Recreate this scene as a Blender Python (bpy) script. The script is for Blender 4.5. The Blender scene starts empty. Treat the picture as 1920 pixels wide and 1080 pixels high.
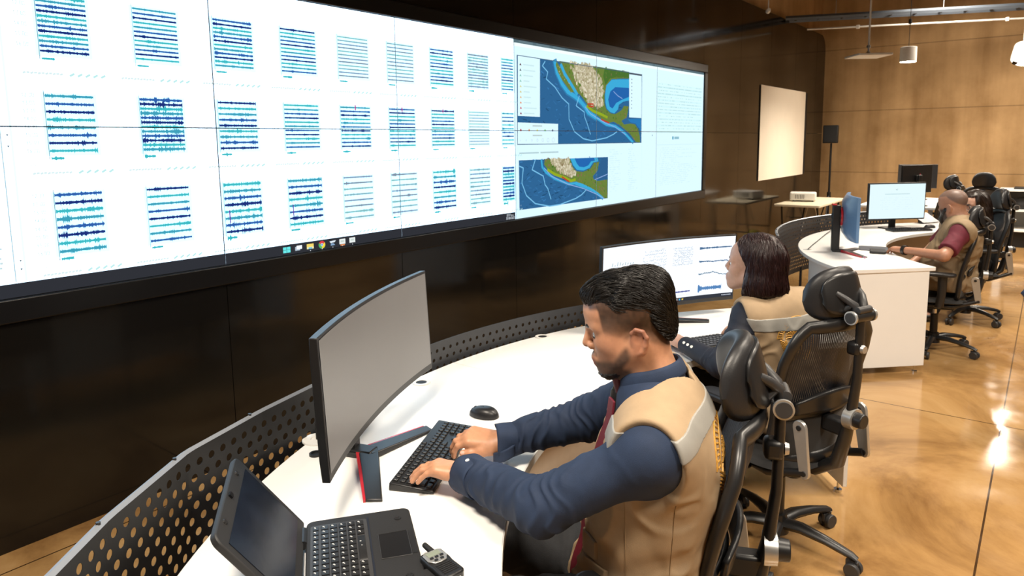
import bpy, bmesh, math, random
import numpy as np
from mathutils import Vector, Matrix, Euler
from mathutils.geometry import tessellate_polygon
from mathutils.bvhtree import BVHTree

R = math.radians
PI = math.pi
SC = bpy.context.scene
COL = SC.collection
random.seed(7)
RNG = np.random.default_rng(11)

# ------------------------------------------------------------------ objects
def empty(name, label, cat, loc=(0, 0, 0), rz=0.0, group=None):
    o = bpy.data.objects.new(name, None)
    COL.objects.link(o)
    o.empty_display_size = 0.05
    o.location = loc
    o.rotation_euler = (0, 0, rz)
    tag(o, label, cat, group)
    return o

def tag(o, label=None, cat=None, group=None, kind=None):
    if label: o['label'] = label
    if cat: o['category'] = cat
    if group: o['group'] = group
    if kind: o['kind'] = kind
    return o

def struct(o):
    o['kind'] = 'structure'
    return o

def copy_tree(o, parent=None):
    c = o.copy()
    COL.objects.link(c)
    if parent is not None:
        c.parent = parent
    for ch in list(o.children):
        copy_tree(ch, c)
    return c

class MB:
    """collects shapes, then links them as one mesh object"""
    def __init__(s):
        s.v = []; s.f = []; s.m = []; s.c = []
        s.mat = 0; s.col = None
    def add(s, vs, fs, M=None):
        n = len(s.v)
        if M is not None:
            vs = [tuple(M @ Vector(p)) for p in vs]
        s.v.extend([tuple(p) for p in vs])
        for f in fs:
            s.f.append(tuple(i + n for i in f)); s.m.append(s.mat); s.c.append(s.col)
        return s
    def box(s, c, d, M=None, taper=None):
        x, y, z = c; a, b, h = d[0] / 2, d[1] / 2, d[2] / 2
        t = taper or (1, 1)
        vs = [(x - a, y - b, z - h), (x + a, y - b, z - h), (x + a, y + b, z - h), (x - a, y + b, z - h),
              (x - a * t[0], y - b * t[1], z + h), (x + a * t[0], y - b * t[1], z + h), (x + a * t[0], y + b * t[1], z + h), (x - a * t[0], y + b * t[1], z + h)]
        return s.add(vs, [(0, 3, 2, 1), (4, 5, 6, 7), (0, 1, 5, 4), (1, 2, 6, 5), (2, 3, 7, 6), (3, 0, 4, 7)], M)
    def prism(s, poly, z0, z1, M=None):
        n = len(poly)
        a = sum(poly[i][0] * poly[(i + 1) % n][1] - poly[(i + 1) % n][0] * poly[i][1] for i in range(n))
        if a < 0: poly = poly[::-1]
        vs = [(p[0], p[1], z0) for p in poly] + [(p[0], p[1], z1) for p in poly]
        fs = [tuple(range(n - 1, -1, -1)), tuple(range(n, 2 * n))]
        fs += [(i, (i + 1) % n, n + (i + 1) % n, n + i) for i in range(n)]
        return s.add(vs, fs, M)
    def cyl(s, p0, p1, r0, r1=None, n=16, caps=True, M=None):
        r1 = r0 if r1 is None else r1
        p0 = Vector(p0); p1 = Vector(p1); d = (p1 - p0).normalized()
        u = d.orthogonal().normalized(); w = d.cross(u)
        vs = []
        for p, r in ((p0, r0), (p1, r1)):
            for i in range(n):
                a = 2 * PI * i / n
                vs.append(p + u * (r * math.cos(a)) + w * (r * math.sin(a)))
        fs = [(i, (i + 1) % n, n + (i + 1) % n, n + i) for i in range(n)]
        if caps: fs += [tuple(range(n - 1, -1, -1)), tuple(range(n, 2 * n))]
        return s.add(vs, fs, M)
    def tube(s, pts, rad, n=8, caps=True, M=None, flat=None, up=None, closed=False):
        """rad: number or list; flat=(a,b) scales the section; up keeps the section's frame"""
        pts = [Vector(p) for p in pts]; k = len(pts)
        rr = rad if isinstance(rad, (list, tuple)) else [rad] * k
        fa, fb = flat or (1, 1)
        vs = []; prev = None
        for i, p in enumerate(pts):
            if closed: t = (pts[(i + 1) % k] - pts[i - 1]).normalized()
            else: t = (pts[min(i + 1, k - 1)] - pts[max(i - 1, 0)]).normalized()
            if up is not None:
                u = Vector(up); u = (u - t * u.dot(t))
                u = u.normalized() if u.length > 1e-6 else t.orthogonal().normalized()
            elif prev is None: u = t.orthogonal().normalized()
            else:
                u = prev - t * prev.dot(t); u = u.normalized() if u.length > 1e-6 else t.orthogonal().normalized()
            prev = u; w = t.cross(u)
            for j in range(n):
                a = 2 * PI * j / n
                vs.append(p + u * (rr[i] * fa * math.cos(a)) + w * (rr[i] * fb * math.sin(a)))
        fs = []
        for i in range(k if closed else k - 1):
            i2 = (i + 1) % k
            for j in range(n):
                fs.append((i * n + j, i * n + (j + 1) % n, i2 * n + (j + 1) % n, i2 * n + j))
        if caps and not closed:
            fs += [tuple(range(n - 1, -1, -1)), tuple(range((k - 1) * n, k * n))]
        return s.add(vs, fs, M)
    def lathe(s, prof, n=24, M=None):
        vs = []; k = len(prof)
        for r, z in prof:
            for j in range(n):
                a = 2 * PI * j / n
                vs.append((r * math.cos(a), r * math.sin(a), z))
        fs = []
        for i in range(k - 1):
            for j in range(n):
                fs.append((i * n + j, i * n + (j + 1) % n, (i + 1) * n + (j + 1) % n, (i + 1) * n + j))
        fs += [tuple(range(n - 1, -1, -1)), tuple(range((k - 1) * n, k * n))]
        return s.add(vs, fs, M)
    def grid(s, fn, nu, nv, M=None, flip=False):
        vs = [fn(i / nu, j / nv) for j in range(nv + 1) for i in range(nu + 1)]
        fs = []
        for j in range(nv):
            for i in range(nu):
                a = j * (nu + 1) + i
                q = (a, a + 1, a + nu + 2, a + nu + 1)
                fs.append(q[::-1] if flip else q)
        return s.add(vs, fs, M)
    def rbox(s, c, d, r, n=4, M=None):
        """box with rounded corners in plan (x,y)"""
        x, y, z = c; a, b = d[0] / 2, d[1] / 2
        poly = []
        for cx, cy, a0 in ((a - r, b - r, 0), (-a + r, b - r, 90), (-a + r, -b + r, 180), (a - r, -b + r, 270)):
            for i in range(n + 1):
                t = R(a0 + 90 * i / n)
                poly.append((x + cx + r * math.cos(t), y + cy + r * math.sin(t)))
        return s.prism(poly, z - d[2] / 2, z + d[2] / 2, M)
    def build(s, name, mats, parent=None, bevel=0, seg=2, smooth=35, solid=0, sub=0, loc=None):
        me = bpy.data.meshes.new(name)
        me.from_pydata(s.v, [], s.f)
        if not isinstance(mats, (list, tuple)): mats = [mats]
        for m in mats: me.materials.append(m)
        if len(mats) > 1:
            me.polygons.foreach_set('material_index', s.m)
        if any(c is not None for c in s.c):
            at = me.color_attributes.new('Col', 'FLOAT_COLOR', 'CORNER')
            buf = []
            for p in me.polygons:
                c = s.c[p.index] or (1, 1, 1)
                buf.extend((c[0], c[1], c[2], 1.0) * p.loop_total)
            at.data.foreach_set('color', buf)
        me.update()
        if smooth:
            me.shade_smooth()
            me.set_sharp_from_angle(angle=R(smooth))
        o = bpy.data.objects.new(name, me)
        COL.objects.link(o)
        if parent is not None: o.parent = parent
        if loc: o.location = loc
        if solid:
            m = o.modifiers.new('thickness', 'SOLIDIFY'); m.thickness = solid; m.offset = 0
        if bevel:
            m = o.modifiers.new('edges', 'BEVEL'); m.width = bevel; m.segments = seg; m.limit_method = 'ANGLE'; m.angle_limit = R(40)
            m.harden_normals = False
        if sub:
            m = o.modifiers.new('soft', 'SUBSURF'); m.levels = sub; m.render_levels = sub
        return o

def np_mesh(name, V, F, mats, parent=None, cols=None, smooth=True):
    me = bpy.data.meshes.new(name)
    nv, nf = len(V), len(F); k = F.shape[1]
    me.vertices.add(nv); me.vertices.foreach_set('co', np.ascontiguousarray(V, np.float32).ravel())
    me.loops.add(nf * k); me.loops.foreach_set('vertex_index', np.ascontiguousarray(F, np.int32).ravel())
    me.polygons.add(nf)
    me.polygons.foreach_set('loop_start', np.arange(0, nf * k, k, dtype=np.int32))
    me.polygons.foreach_set('loop_total', np.full(nf, k, np.int32))
    me.update(calc_edges=True); me.validate()
    if not isinstance(mats, (list, tuple)): mats = [mats]
    for m in mats: me.materials.append(m)
    if cols is not None:
        at = me.color_attributes.new('Col', 'FLOAT_COLOR', 'POINT')
        c = np.ones((nv, 4), np.float32); c[:, :3] = cols
        at.data.foreach_set('color', c.ravel())
    if smooth: me.shade_smooth()
    o = bpy.data.objects.new(name, me)
    COL.objects.link(o)
    if parent is not None: o.parent = parent
    return o

# ------------------------------------------------------------------ materials
def lin(r, g, b):
    f = lambda c: c / 12.92 if c <= 0.04045 else ((c + 0.055) / 1.055) ** 2.4
    return (f(r / 255), f(g / 255), f(b / 255))

def mat(name, col, rough=0.5, metal=0.0, noise=0.0, nscale=30.0, bump=0.0, bscale=200.0, coat=0.0, attr=False, spec=0.5, sheen=0.0, sss=0.0):
    m = bpy.data.materials.new(name); m.use_nodes = True
    nt = m.node_tree; b = nt.nodes['Principled BSDF']
    c = tuple(col) + (1,)
    b.inputs['Base Color'].default_value = c
    b.inputs['Roughness'].default_value = rough
    b.inputs['Metallic'].default_value = metal
    b.inputs['Specular IOR Level'].default_value = spec
    b.inputs['Coat Weight'].default_value = coat
    if sheen: b.inputs['Sheen Weight'].default_value = sheen
    if sss:
        b.inputs['Subsurface Weight'].default_value = sss
        b.inputs['Subsurface Radius'].default_value = (0.012, 0.004, 0.002)
        b.inputs['Subsurface Scale'].default_value = 0.6
    tc = nt.nodes.new('ShaderNodeTexCoord')
    src = None
    if attr:
        a = nt.nodes.new('ShaderNodeVertexColor'); a.layer_name = 'Col'
        src = a.outputs['Color']
    if noise:
        n = nt.nodes.new('ShaderNodeTexNoise'); n.inputs['Scale'].default_value = nscale; n.inputs['Detail'].default_value = 5
        nt.links.new(tc.outputs['Object'], n.inputs['Vector'])
        mr = nt.nodes.new('ShaderNodeMapRange')
        mr.inputs[1].default_value = 0.3; mr.inputs[2].default_value = 0.7
        mr.inputs[3].default_value = 1 - noise; mr.inputs[4].default_value = 1 + noise
        nt.links.new(n.outputs['Fac'], mr.inputs[0])
        mx = nt.nodes.new('ShaderNodeVectorMath'); mx.operation = 'SCALE'
        if src is not None: nt.links.new(src, mx.inputs[0])
        else: mx.inputs[0].default_value = col
        nt.links.new(mr.outputs[0], mx.inputs['Scale'])
        src = mx.outputs[0]
    if src is not None: nt.links.new(src, b.inputs['Base Color'])
    if bump:
        n2 = nt.nodes.new('ShaderNodeTexNoise'); n2.inputs['Scale'].default_value = bscale; n2.inputs['Detail'].default_value = 3
        nt.links.new(tc.outputs['Object'], n2.inputs['Vector'])
        bp = nt.nodes.new('ShaderNodeBump'); bp.inputs['Strength'].default_value = bump; bp.inputs['Distance'].default_value = 0.002
        nt.links.new(n2.outputs['Fac'], bp.inputs['Height'])
        nt.links.new(bp.outputs[0], b.inputs['Normal'])
    return m

def emit_mat(name, col=None, strength=1.0):
    m = bpy.data.materials.new(name); m.use_nodes = True
    nt = m.node_tree; nt.nodes.clear()
    out = nt.nodes.new('ShaderNodeOutputMaterial'); e = nt.nodes.new('ShaderNodeEmission')
    e.inputs['Strength'].default_value = strength
    if col is None:
        a = nt.nodes.new('ShaderNodeVertexColor'); a.layer_name = 'Col'
        nt.links.new(a.outputs['Color'], e.inputs['Color'])
    else: e.inputs['Color'].default_value = tuple(col) + (1,)
    nt.links.new(e.outputs[0], out.inputs[0])
    return m

def nodes_of(m): return m.node_tree.nodes, m.node_tree.links, m.node_tree.nodes['Principled BSDF']

M = {}
M['black_plastic'] = mat('black_plastic', (0.012, 0.012, 0.013), 0.38, noise=0.15, nscale=8)
M['black_matte'] = mat('black_matte', (0.010, 0.010, 0.011), 0.6, bump=0.15, bscale=400)
M['black_gloss'] = mat('black_gloss', (0.007, 0.007, 0.008), 0.30, spec=0.35)
M['dark_grey'] = mat('dark_grey', (0.035, 0.035, 0.037), 0.42, noise=0.1)
M['black_fabric'] = mat('black_fabric', (0.011, 0.011, 0.012), 0.85, bump=0.5, bscale=600, sheen=0.15)
M['silver'] = mat('silver', (0.55, 0.55, 0.54), 0.32, 0.75, noise=0.04)
M['chrome'] = mat('chrome', (0.7, 0.7, 0.7), 0.15, 1.0)
M['white_plastic'] = mat('white_plastic', (0.75, 0.74, 0.71), 0.4, noise=0.03)
M['white_laminate'] = mat('white_laminate', (0.84, 0.83, 0.81), 0.34, noise=0.015, nscale=4)
M['white_edge'] = mat('white_edge', (0.62, 0.61, 0.58), 0.45, noise=0.03)
M['beige_laminate'] = mat('beige_laminate', (0.62, 0.53, 0.43), 0.5, noise=0.03)
M['cream_top'] = mat('cream_top', (0.74, 0.66, 0.50), 0.5, noise=0.04)
M['red_gloss'] = mat('red_gloss', (0.45, 0.02, 0.03), 0.25)
M['blue_black'] = mat('blue_black', (0.012, 0.016, 0.026), 0.3)
M['screen_off'] = mat('screen_off', (0.20, 0.20, 0.205), 0.38, noise=0.03, nscale=3, spec=0.6)  # mid grey stands in for room reflections on a dark panel
M['laptop_glass'] = mat('laptop_glass', (0.008, 0.012, 0.022), 0.18, noise=0.3, nscale=12, bump=0.05, bscale=30)
M['green_sticker'] = mat('green_sticker', (0.35, 0.62, 0.05), 0.5)
M['label_white'] = mat('label_white', (0.8, 0.8, 0.78), 0.5)
M['yellow'] = mat('yellow_fabric', (0.6, 0.6, 0.05), 0.7, noise=0.1)
M['cable'] = mat('cable', (0.015, 0.015, 0.015), 0.5)
M['screen'] = emit_mat('screen_glow')

# ------------------------------------------------------------------ camera
cam = bpy.data.cameras.new('camera'); camo = bpy.data.objects.new('camera', cam); COL.objects.link(camo)
YAW, PIT, ROLL = -0.6570, -0.1320, -0.0131
cy_, sy_ = math.cos(YAW), math.sin(YAW)
fw = Vector((sy_ * math.cos(PIT), cy_ * math.cos(PIT), math.sin(PIT)))
rt = Vector((cy_, -sy_, 0)); upv = rt.cross(fw)
r2 = rt * math.cos(ROLL) + upv * math.sin(ROLL); u2 = -rt * math.sin(ROLL) + upv * math.cos(ROLL)
camo.matrix_world = Matrix(((r2.x, u2.x, -fw.x, 0), (r2.y, u2.y, -fw.y, 0), (r2.z, u2.z, -fw.z, 1.64), (0, 0, 0, 1)))
cam.sensor_fit = 'HORIZONTAL'; cam.sensor_width = 36.0
cam.lens = 1306.99 / 1920 * 36
cam.shift_x = 0.0
cam.shift_y = -(540 - 440) / 1920
cam.clip_start = 0.05; cam.clip_end = 60
cam.dof.use_dof = True; cam.dof.focus_distance = 1.65; cam.dof.aperture_fstop = 10.0
SC.camera = camo

# ------------------------------------------------------------------ room shell
XW = -3.272                       # dark cladding plane
YB = 13.40                       # far concrete wall
def concrete(name, c0, c1, joints=1.06, off=0.0, rough=0.75):
    m = mat(name, c0, rough)
    n, l, b = nodes_of(m)
    tc = n['Texture Coordinate']
    a = n.new('ShaderNodeTexNoise'); a.inputs['Scale'].default_value = 1.3; a.inputs['Detail'].default_value = 9; a.inputs['Roughness'].default_value = 0.62
    l.new(tc.outputs['Object'], a.inputs['Vector'])
    mp = n.new('ShaderNodeMapping'); mp.inputs['Scale'].default_value = (4, 4, 0.35)
    l.new(tc.outputs['Object'], mp.inputs['Vector'])
    a2 = n.new('ShaderNodeTexNoise'); a2.inputs['Scale'].default_value = 1.0; a2.inputs['Detail'].default_value = 6
    l.new(mp.outputs[0], a2.inputs['Vector'])
    add = n.new('ShaderNodeMath'); add.operation = 'ADD'; l.new(a.outputs['Fac'], add.inputs[0]); l.new(a2.outputs['Fac'], add.inputs[1])
    cr = n.new('ShaderNodeValToRGB'); cr.color_ramp.elements[0].position = 0.40; cr.color_ramp.elements[1].position = 0.64
    half = n.new('ShaderNodeMath'); half.operation = 'MULTIPLY'; half.inputs[1].default_value = 0.5; l.new(add.outputs[0], half.inputs[0])
    cr.color_ramp.elements[0].color = tuple(c0) + (1,); cr.color_ramp.elements[1].color = tuple(c1) + (1,)
    l.new(half.outputs[0], cr.inputs['Fac'])
    # formwork joints: thin horizontal lines, and tie holes
    sx = n.new('ShaderNodeSeparateXYZ'); l.new(tc.outputs['Object'], sx.inputs[0])
    def line(sock, period, width, shift):
        p = n.new('ShaderNodeMath'); p.operation = 'ADD'; p.inputs[1].default_value = shift; l.new(sock, p.inputs[0])
        w = n.new('ShaderNodeMath'); w.operation = 'PINGPONG'; w.inputs[1].default_value = period / 2; l.new(p.outputs[0], w.inputs[0])
        g = n.new('ShaderNodeMath'); g.operation = 'LESS_THAN'; g.inputs[1].default_value = width; l.new(w.outputs[0], g.inputs[0])
        return g.outputs[0]
    jz = line(sx.outputs['Z'], joints, 0.008, off)
    mixc = n.new('ShaderNodeMixRGB'); mixc.blend_type = 'MULTIPLY'; mixc.inputs['Color2'].default_value = (0.62, 0.6, 0.58, 1)
    l.new(jz, mixc.inputs['Fac']); l.new(cr.outputs['Color'], mixc.inputs['Color1'])
    l.new(mixc.outputs[0], b.inputs['Base Color'])
    bp = n.new('ShaderNodeBump'); bp.inputs['Strength'].default_value = 0.25; bp.inputs['Distance'].default_value = 0.01
    l.new(half.outputs[0], bp.inputs['Height']); l.new(bp.outputs[0], b.inputs['Normal'])
    return m
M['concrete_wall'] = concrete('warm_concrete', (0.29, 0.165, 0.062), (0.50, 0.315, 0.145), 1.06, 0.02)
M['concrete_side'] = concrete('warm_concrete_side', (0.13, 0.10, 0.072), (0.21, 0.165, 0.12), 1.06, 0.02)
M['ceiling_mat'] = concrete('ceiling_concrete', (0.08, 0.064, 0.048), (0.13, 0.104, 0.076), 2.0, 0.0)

# polished, stained concrete floor
m = mat('polished_floor', (0.4, 0.25, 0.1), 0.16)
n, l, b = nodes_of(m); tc = n['Texture Coordinate']
a = n.new('ShaderNodeTexNoise'); a.inputs['Scale'].default_value = 0.9; a.inputs['Detail'].default_value = 10; a.inputs['Roughness'].default_value = 0.66; a.inputs['Distortion'].default_value = 1.2
l.new(tc.outputs['Object'], a.inputs['Vector'])
cr = n.new('ShaderNodeValToRGB')
e = cr.color_ramp.elements
e[0].position = 0.30; e[0].color = (0.17, 0.082, 0.026, 1)
e[1].position = 0.72; e[1].color = (0.50, 0.315, 0.14, 1)
q = e.new(0.5); q.color = (0.36, 0.205, 0.078, 1)
l.new(a.outputs['Fac'], cr.inputs['Fac'])
# saw-cut joints on a 3 m grid
sx = n.new('ShaderNodeSeparateXYZ'); l.new(tc.outputs['Object'], sx.inputs[0])
masks = []
for sock, sh in ((sx.outputs['X'], 0.12), (sx.outputs['Y'], 1.3)):
    p = n.new('ShaderNodeMath'); p.operation = 'ADD'; p.inputs[1].default_value = sh; l.new(sock, p.inputs[0])
    w = n.new('ShaderNodeMath'); w.operation = 'PINGPONG'; w.inputs[1].default_value = 1.5; l.new(p.outputs[0], w.inputs[0])
    g = n.new('ShaderNodeMath'); g.operation = 'LESS_THAN'; g.inputs[1].default_value = 0.004; l.new(w.outputs[0], g.inputs[0])
    masks.append(g.outputs[0])
mx = n.new('ShaderNodeMath'); mx.operation = 'MAXIMUM'; l.new(masks[0], mx.inputs[0]); l.new(masks[1], mx.inputs[1])
mixc = n.new('ShaderNodeMixRGB'); mixc.inputs['Color2'].default_value = (0.05, 0.025, 0.01, 1)
l.new(mx.outputs[0], mixc.inputs['Fac']); l.new(cr.outputs['Color'], mixc.inputs['Color1'])
l.new(mixc.outputs[0], b.inputs['Base Color'])
rr = n.new('ShaderNodeMapRange'); rr.inputs[1].default_value = 0.3; rr.inputs[2].default_value = 0.7; rr.inputs[3].default_value = 0.06; rr.inputs[4].default_value = 0.16
a3 = n.new('ShaderNodeTexNoise'); a3.inputs['Scale'].default_value = 5; a3.inputs['Detail'].default_value = 6
l.new(tc.outputs['Object'], a3.inputs['Vector']); l.new(a3.outputs['Fac'], rr.inputs[0]); l.new(rr.outputs[0], b.inputs['Roughness'])
bp = n.new('ShaderNodeBump'); bp.inputs['Strength'].default_value = 0.06; bp.inputs['Distance'].default_value = 0.01
l.new(a3.outputs['Fac'], bp.inputs['Height']); l.new(bp.outputs[0], b.inputs['Normal'])
M['floor'] = m

# glossy dark wall cladding in big sheets
m = mat('dark_cladding', (0.030, 0.023, 0.016), 0.12)
n, l, b = nodes_of(m); tc = n['Texture Coordinate']
a = n.new('ShaderNodeTexNoise'); a.inputs['Scale'].default_value = 0.8; a.inputs['Detail'].default_value = 6
l.new(tc.outputs['Object'], a.inputs['Vector'])
cr = n.new('ShaderNodeValToRGB'); cr.color_ramp.elements[0].color = (0.005, 0.0045, 0.004, 1); cr.color_ramp.elements[1].color = (0.010, 0.0085, 0.007, 1)
l.new(a.outputs['Fac'], cr.inputs['Fac']); b.inputs['Specular IOR Level'].default_value = 0.55
l.new(cr.outputs[0], b.inputs['Base Color'])
rr = n.new('ShaderNodeMapRange'); rr.inputs[1].default_value = 0.3; rr.inputs[2].default_value = 0.7; rr.inputs[3].default_value = 0.06; rr.inputs[4].default_value = 0.14
a3 = n.new('ShaderNodeTexNoise'); a3.inputs['Scale'].default_value = 2.2; a3.inputs['Detail'].default_value = 4
l.new(tc.outputs['Object'], a3.inputs['Vector']); l.new(a3.outputs['Fac'], rr.inputs[0]); l.new(rr.outputs[0], b.inputs['Roughness'])
M['cladding'] = m
M['panel_gap'] = mat('panel_gap', (0.004, 0.004, 0.004), 0.6)

b_ = MB(); b_.box((0.6, 5.2, -0.05), (8.6, 16.9, 0.1)); struct(b_.build('floor', M['floor'], smooth=0))
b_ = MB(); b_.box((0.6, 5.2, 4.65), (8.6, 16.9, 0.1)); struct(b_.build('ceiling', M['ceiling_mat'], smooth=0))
b_ = MB(); b_.box((0.6, YB + 0.05, 2.3), (8.6, 0.1, 4.6)); struct(b_.build('wall_far', M['concrete_wall'], smooth=0))
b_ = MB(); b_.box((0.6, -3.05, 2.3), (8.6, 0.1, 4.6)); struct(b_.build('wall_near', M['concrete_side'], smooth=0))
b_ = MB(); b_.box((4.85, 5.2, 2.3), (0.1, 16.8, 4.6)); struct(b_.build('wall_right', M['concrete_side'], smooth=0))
b_ = MB(); b_.box((XW - 0.15, 5.2, 2.3), (0.1, 16.8, 4.6)); struct(b_.build('wall_left', M['concrete_wall'], smooth=0))
# the cladding: sheets 1.2133 m wide with fine dark joints; rounded upper far corner
b_ = MB(); b_.mat = 0
H0 = 3.40
seams = [4.2925 + 1.2134 * k for k in range(-6, 9)]
ys = [-3.0] + [y for y in seams if -2.9 < y < 13.2] + [13.33]
for i in range(len(ys) - 1):
    y0, y1 = ys[i] + 0.002, ys[i + 1] - 0.002
    for z0, z1 in ((0.0, 1.718), (1.722, H0)):
        if i == len(ys) - 2 and z1 == H0:
            poly = [(y0, z0), (y1, z0)] + [(y1 - 0.28 + 0.28 * math.cos(R(t)), z1 - 0.28 + 0.28 * math.sin(R(t))) for t in range(0, 91, 15)] + [(y0, z1)]
            vs = [(XW, p[0], p[1]) for p in poly] + [(XW - 0.02, p[0], p[1]) for p in poly]
            k = len(poly)
            b_.add(vs, [tuple(range(k)), tuple(range(2 * k - 1, k - 1, -1))] + [(j, k + j, k + (j + 1) % k, (j + 1) % k) for j in range(k)])
        else:
            b_.box((XW - 0.01, (y0 + y1) / 2, (z0 + z1) / 2), (0.02, y1 - y0, z1 - z0))
struct(b_.build('trim_1', M['cladding'], smooth=0))
b_ = MB(); b_.box((XW - 0.06, 5.1, 1.55), (0.06, 16.1, 3.1)); struct(b_.build('trim_2', M['panel_gap'], smooth=0))

# ------------------------------------------------------------------ video wall
YC, ZC, PW, PH = 4.2925, 1.7275, 1.2134, 0.684
XS = -3.27
MAPS={
 'land1':[(0.505,0.834),(0.538,0.781),(0.581,0.713),(0.627,0.644),(0.676,0.562),(0.718,0.469),(0.765,0.461),(0.813,0.409),(0.862,0.346),(0.899,0.268),(0.987,0.221),(1.078,0.16),(1.172,0.11),(1.254,0.129),(1.338,0.096),(1.425,0.036),(1.514,-0.026),(1.621,-0.147),(1.699,-0.159),(1.692,-0.064),(1.665,0.026),(1.609,0.102),(1.527,0.112),(1.424,0.097),(1.38,0.145),(1.467,0.197),(1.481,0.26),(1.498,0.347),(1.421,0.355),(1.379,0.292),(1.28,0.233),(1.212,0.24),(1.143,0.292),(1.116,0.372),(1.116,0.489),(1.142,0.607),(1.223,0.698),(1.333,0.717),(1.5,0.736),(1.499,0.828),(1.011,0.834)],
 'baja1':[(0.473,0.825),(0.505,0.777),(0.559,0.689),(0.604,0.619),(0.654,0.561),(0.69,0.48),(0.649,0.473),(0.604,0.534),(0.537,0.616),(0.489,0.701),(0.462,0.781)],
 'tan1':[(0.718,0.827),(0.91,0.831),(1.012,0.686),(1.043,0.529),(1.038,0.344),(0.975,0.318),(0.886,0.381),(0.825,0.488),(0.754,0.635)],
 'green1':[(1.115,0.825),(1.499,0.824),(1.5,0.745),(1.277,0.726),(1.195,0.702),(1.129,0.606),(1.094,0.719)],
 'gulf1':[(1.142,0.607),(1.223,0.691),(1.333,0.707),(1.5,0.726),(1.503,0.433),(1.406,0.41),(1.336,0.362),(1.322,0.3),(1.266,0.243),(1.204,0.255),(1.149,0.303),(1.13,0.374),(1.124,0.489)],
 'gulfd1':[(1.201,0.531),(1.278,0.597),(1.501,0.606),(1.502,0.483),(1.378,0.432),(1.293,0.384),(1.238,0.308),(1.192,0.33),(1.17,0.423)],
 'carib1':[(1.482,0.173),(1.71,0.185),(1.713,0.001),(1.672,0.052),(1.618,0.113),(1.527,0.129)],
 'shelfW1':[(0.451,0.821),(0.477,0.7),(0.537,0.569),(0.608,0.48),(0.695,0.433),(0.765,0.384),(0.838,0.309),(0.881,0.24),(0.988,0.181)],
 'shelfE1':[(0.988,0.181),(1.145,0.091),(1.282,0.069),(1.425,-0.014),(1.575,-0.153)],
 'cortes1':[(0.527,0.79),(0.571,0.691),(0.626,0.612),(0.676,0.54),(0.73,0.458)],
 'l1a':[(0.336,0.805),(0.305,0.749),(0.366,0.686),(0.349,0.603),(0.45,0.52),(0.536,0.4),(0.621,0.33),(0.625,0.145),(0.694,-0.007),(0.814,-0.096),(0.937,-0.125),(1.146,-0.087),(1.255,-0.039),(1.31,-0.002)],
 'l1b':[(0.759,0.438),(0.718,0.314),(0.825,0.242),(0.833,0.175),(0.862,0.107),(0.912,-0.039)],
 'l1c':[(0.838,0.309),(0.912,0.223),(1.118,0.115),(1.282,0.058),(1.455,-0.05)],
 'l1d':[(1.251,0.536),(1.321,0.482),(1.392,0.45)],
 'belt1':[(0.862,0.317),(0.949,0.26),(1.064,0.224),(1.157,0.186)],
 'red1':[(0.874,0.346),(0.949,0.35),(0.949,0.317),(0.886,0.317)],
 'red1b':[(1.065,0.156),(1.186,0.112)],
 'leg1':[(0.037,0.825),(0.277,0.827),(0.272,0.16),(0.031,0.163)],
 'leg1b':[(0.028,0.091),(0.487,0.084),(0.486,-0.154),(0.026,-0.15)],
 'leg1c':[(1.499,0.814),(1.711,0.815),(1.72,0.195),(1.505,0.198)],
 'leg1h':[(1.499,0.818),(1.711,0.819),(1.711,0.795),(1.499,0.795)],
 'map1':[(0.028,0.828),(1.717,0.815),(1.718,-0.159),(0.023,-0.156)],
 'map2':[(0.037,-0.334),(1.174,-0.346),(1.172,-0.907),(0.038,-0.9)],
 'land2':[(0.328,-0.334),(0.318,-0.397),(0.359,-0.463),(0.412,-0.52),(0.533,-0.574),(0.623,-0.637),(0.717,-0.638),(0.814,-0.678),(0.939,-0.748),(1.017,-0.805),(1.123,-0.901),(1.167,-0.907),(1.165,-0.651),(1.016,-0.657),(0.959,-0.628),(0.951,-0.586),(1.016,-0.52),(1.041,-0.403),(0.964,-0.417),(0.913,-0.489),(0.814,-0.521),(0.717,-0.504),(0.67,-0.439),(0.636,-0.341)],
 'tan2':[(0.424,-0.338),(0.601,-0.34),(0.636,-0.426),(0.694,-0.542),(0.623,-0.569),(0.533,-0.508),(0.456,-0.426)],
 'gulf2':[(0.64,-0.341),(1.015,-0.346),(1.028,-0.398),(0.951,-0.407),(0.903,-0.474),(0.814,-0.505),(0.726,-0.488),(0.679,-0.429)],
 'carib2':[(1.08,-0.349),(1.163,-0.35),(1.165,-0.632),(1.016,-0.643),(1.01,-0.543),(1.054,-0.428)],
 'shelf2':[(0.287,-0.343),(0.297,-0.426),(0.338,-0.493),(0.445,-0.577),(0.623,-0.659),(0.717,-0.657)],
 'shelf2b':[(0.717,-0.657),(0.839,-0.71),(0.965,-0.774),(1.096,-0.885)],
 'l2a':[(0.04,-0.4),(0.082,-0.423),(0.066,-0.594),(0.113,-0.742),(0.211,-0.849),(0.378,-0.904),(0.509,-0.901),(0.717,-0.85),(0.789,-0.814),(0.851,-0.762)],
 'l2b':[(0.216,-0.334),(0.179,-0.45),(0.306,-0.533),(0.327,-0.641),(0.358,-0.686),(0.395,-0.819)],
 'l2c':[(0.318,-0.438),(0.401,-0.54),(0.6,-0.657),(0.814,-0.735),(0.99,-0.825),(1.11,-0.9)],
 'l2d':[(0.977,-0.635),(1.165,-0.578)],
 'belt2':[(0.359,-0.463),(0.445,-0.523),(0.578,-0.581),(0.647,-0.624),(0.705,-0.61)],
 'red2':[(0.533,-0.562),(0.623,-0.629)],
}

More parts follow.
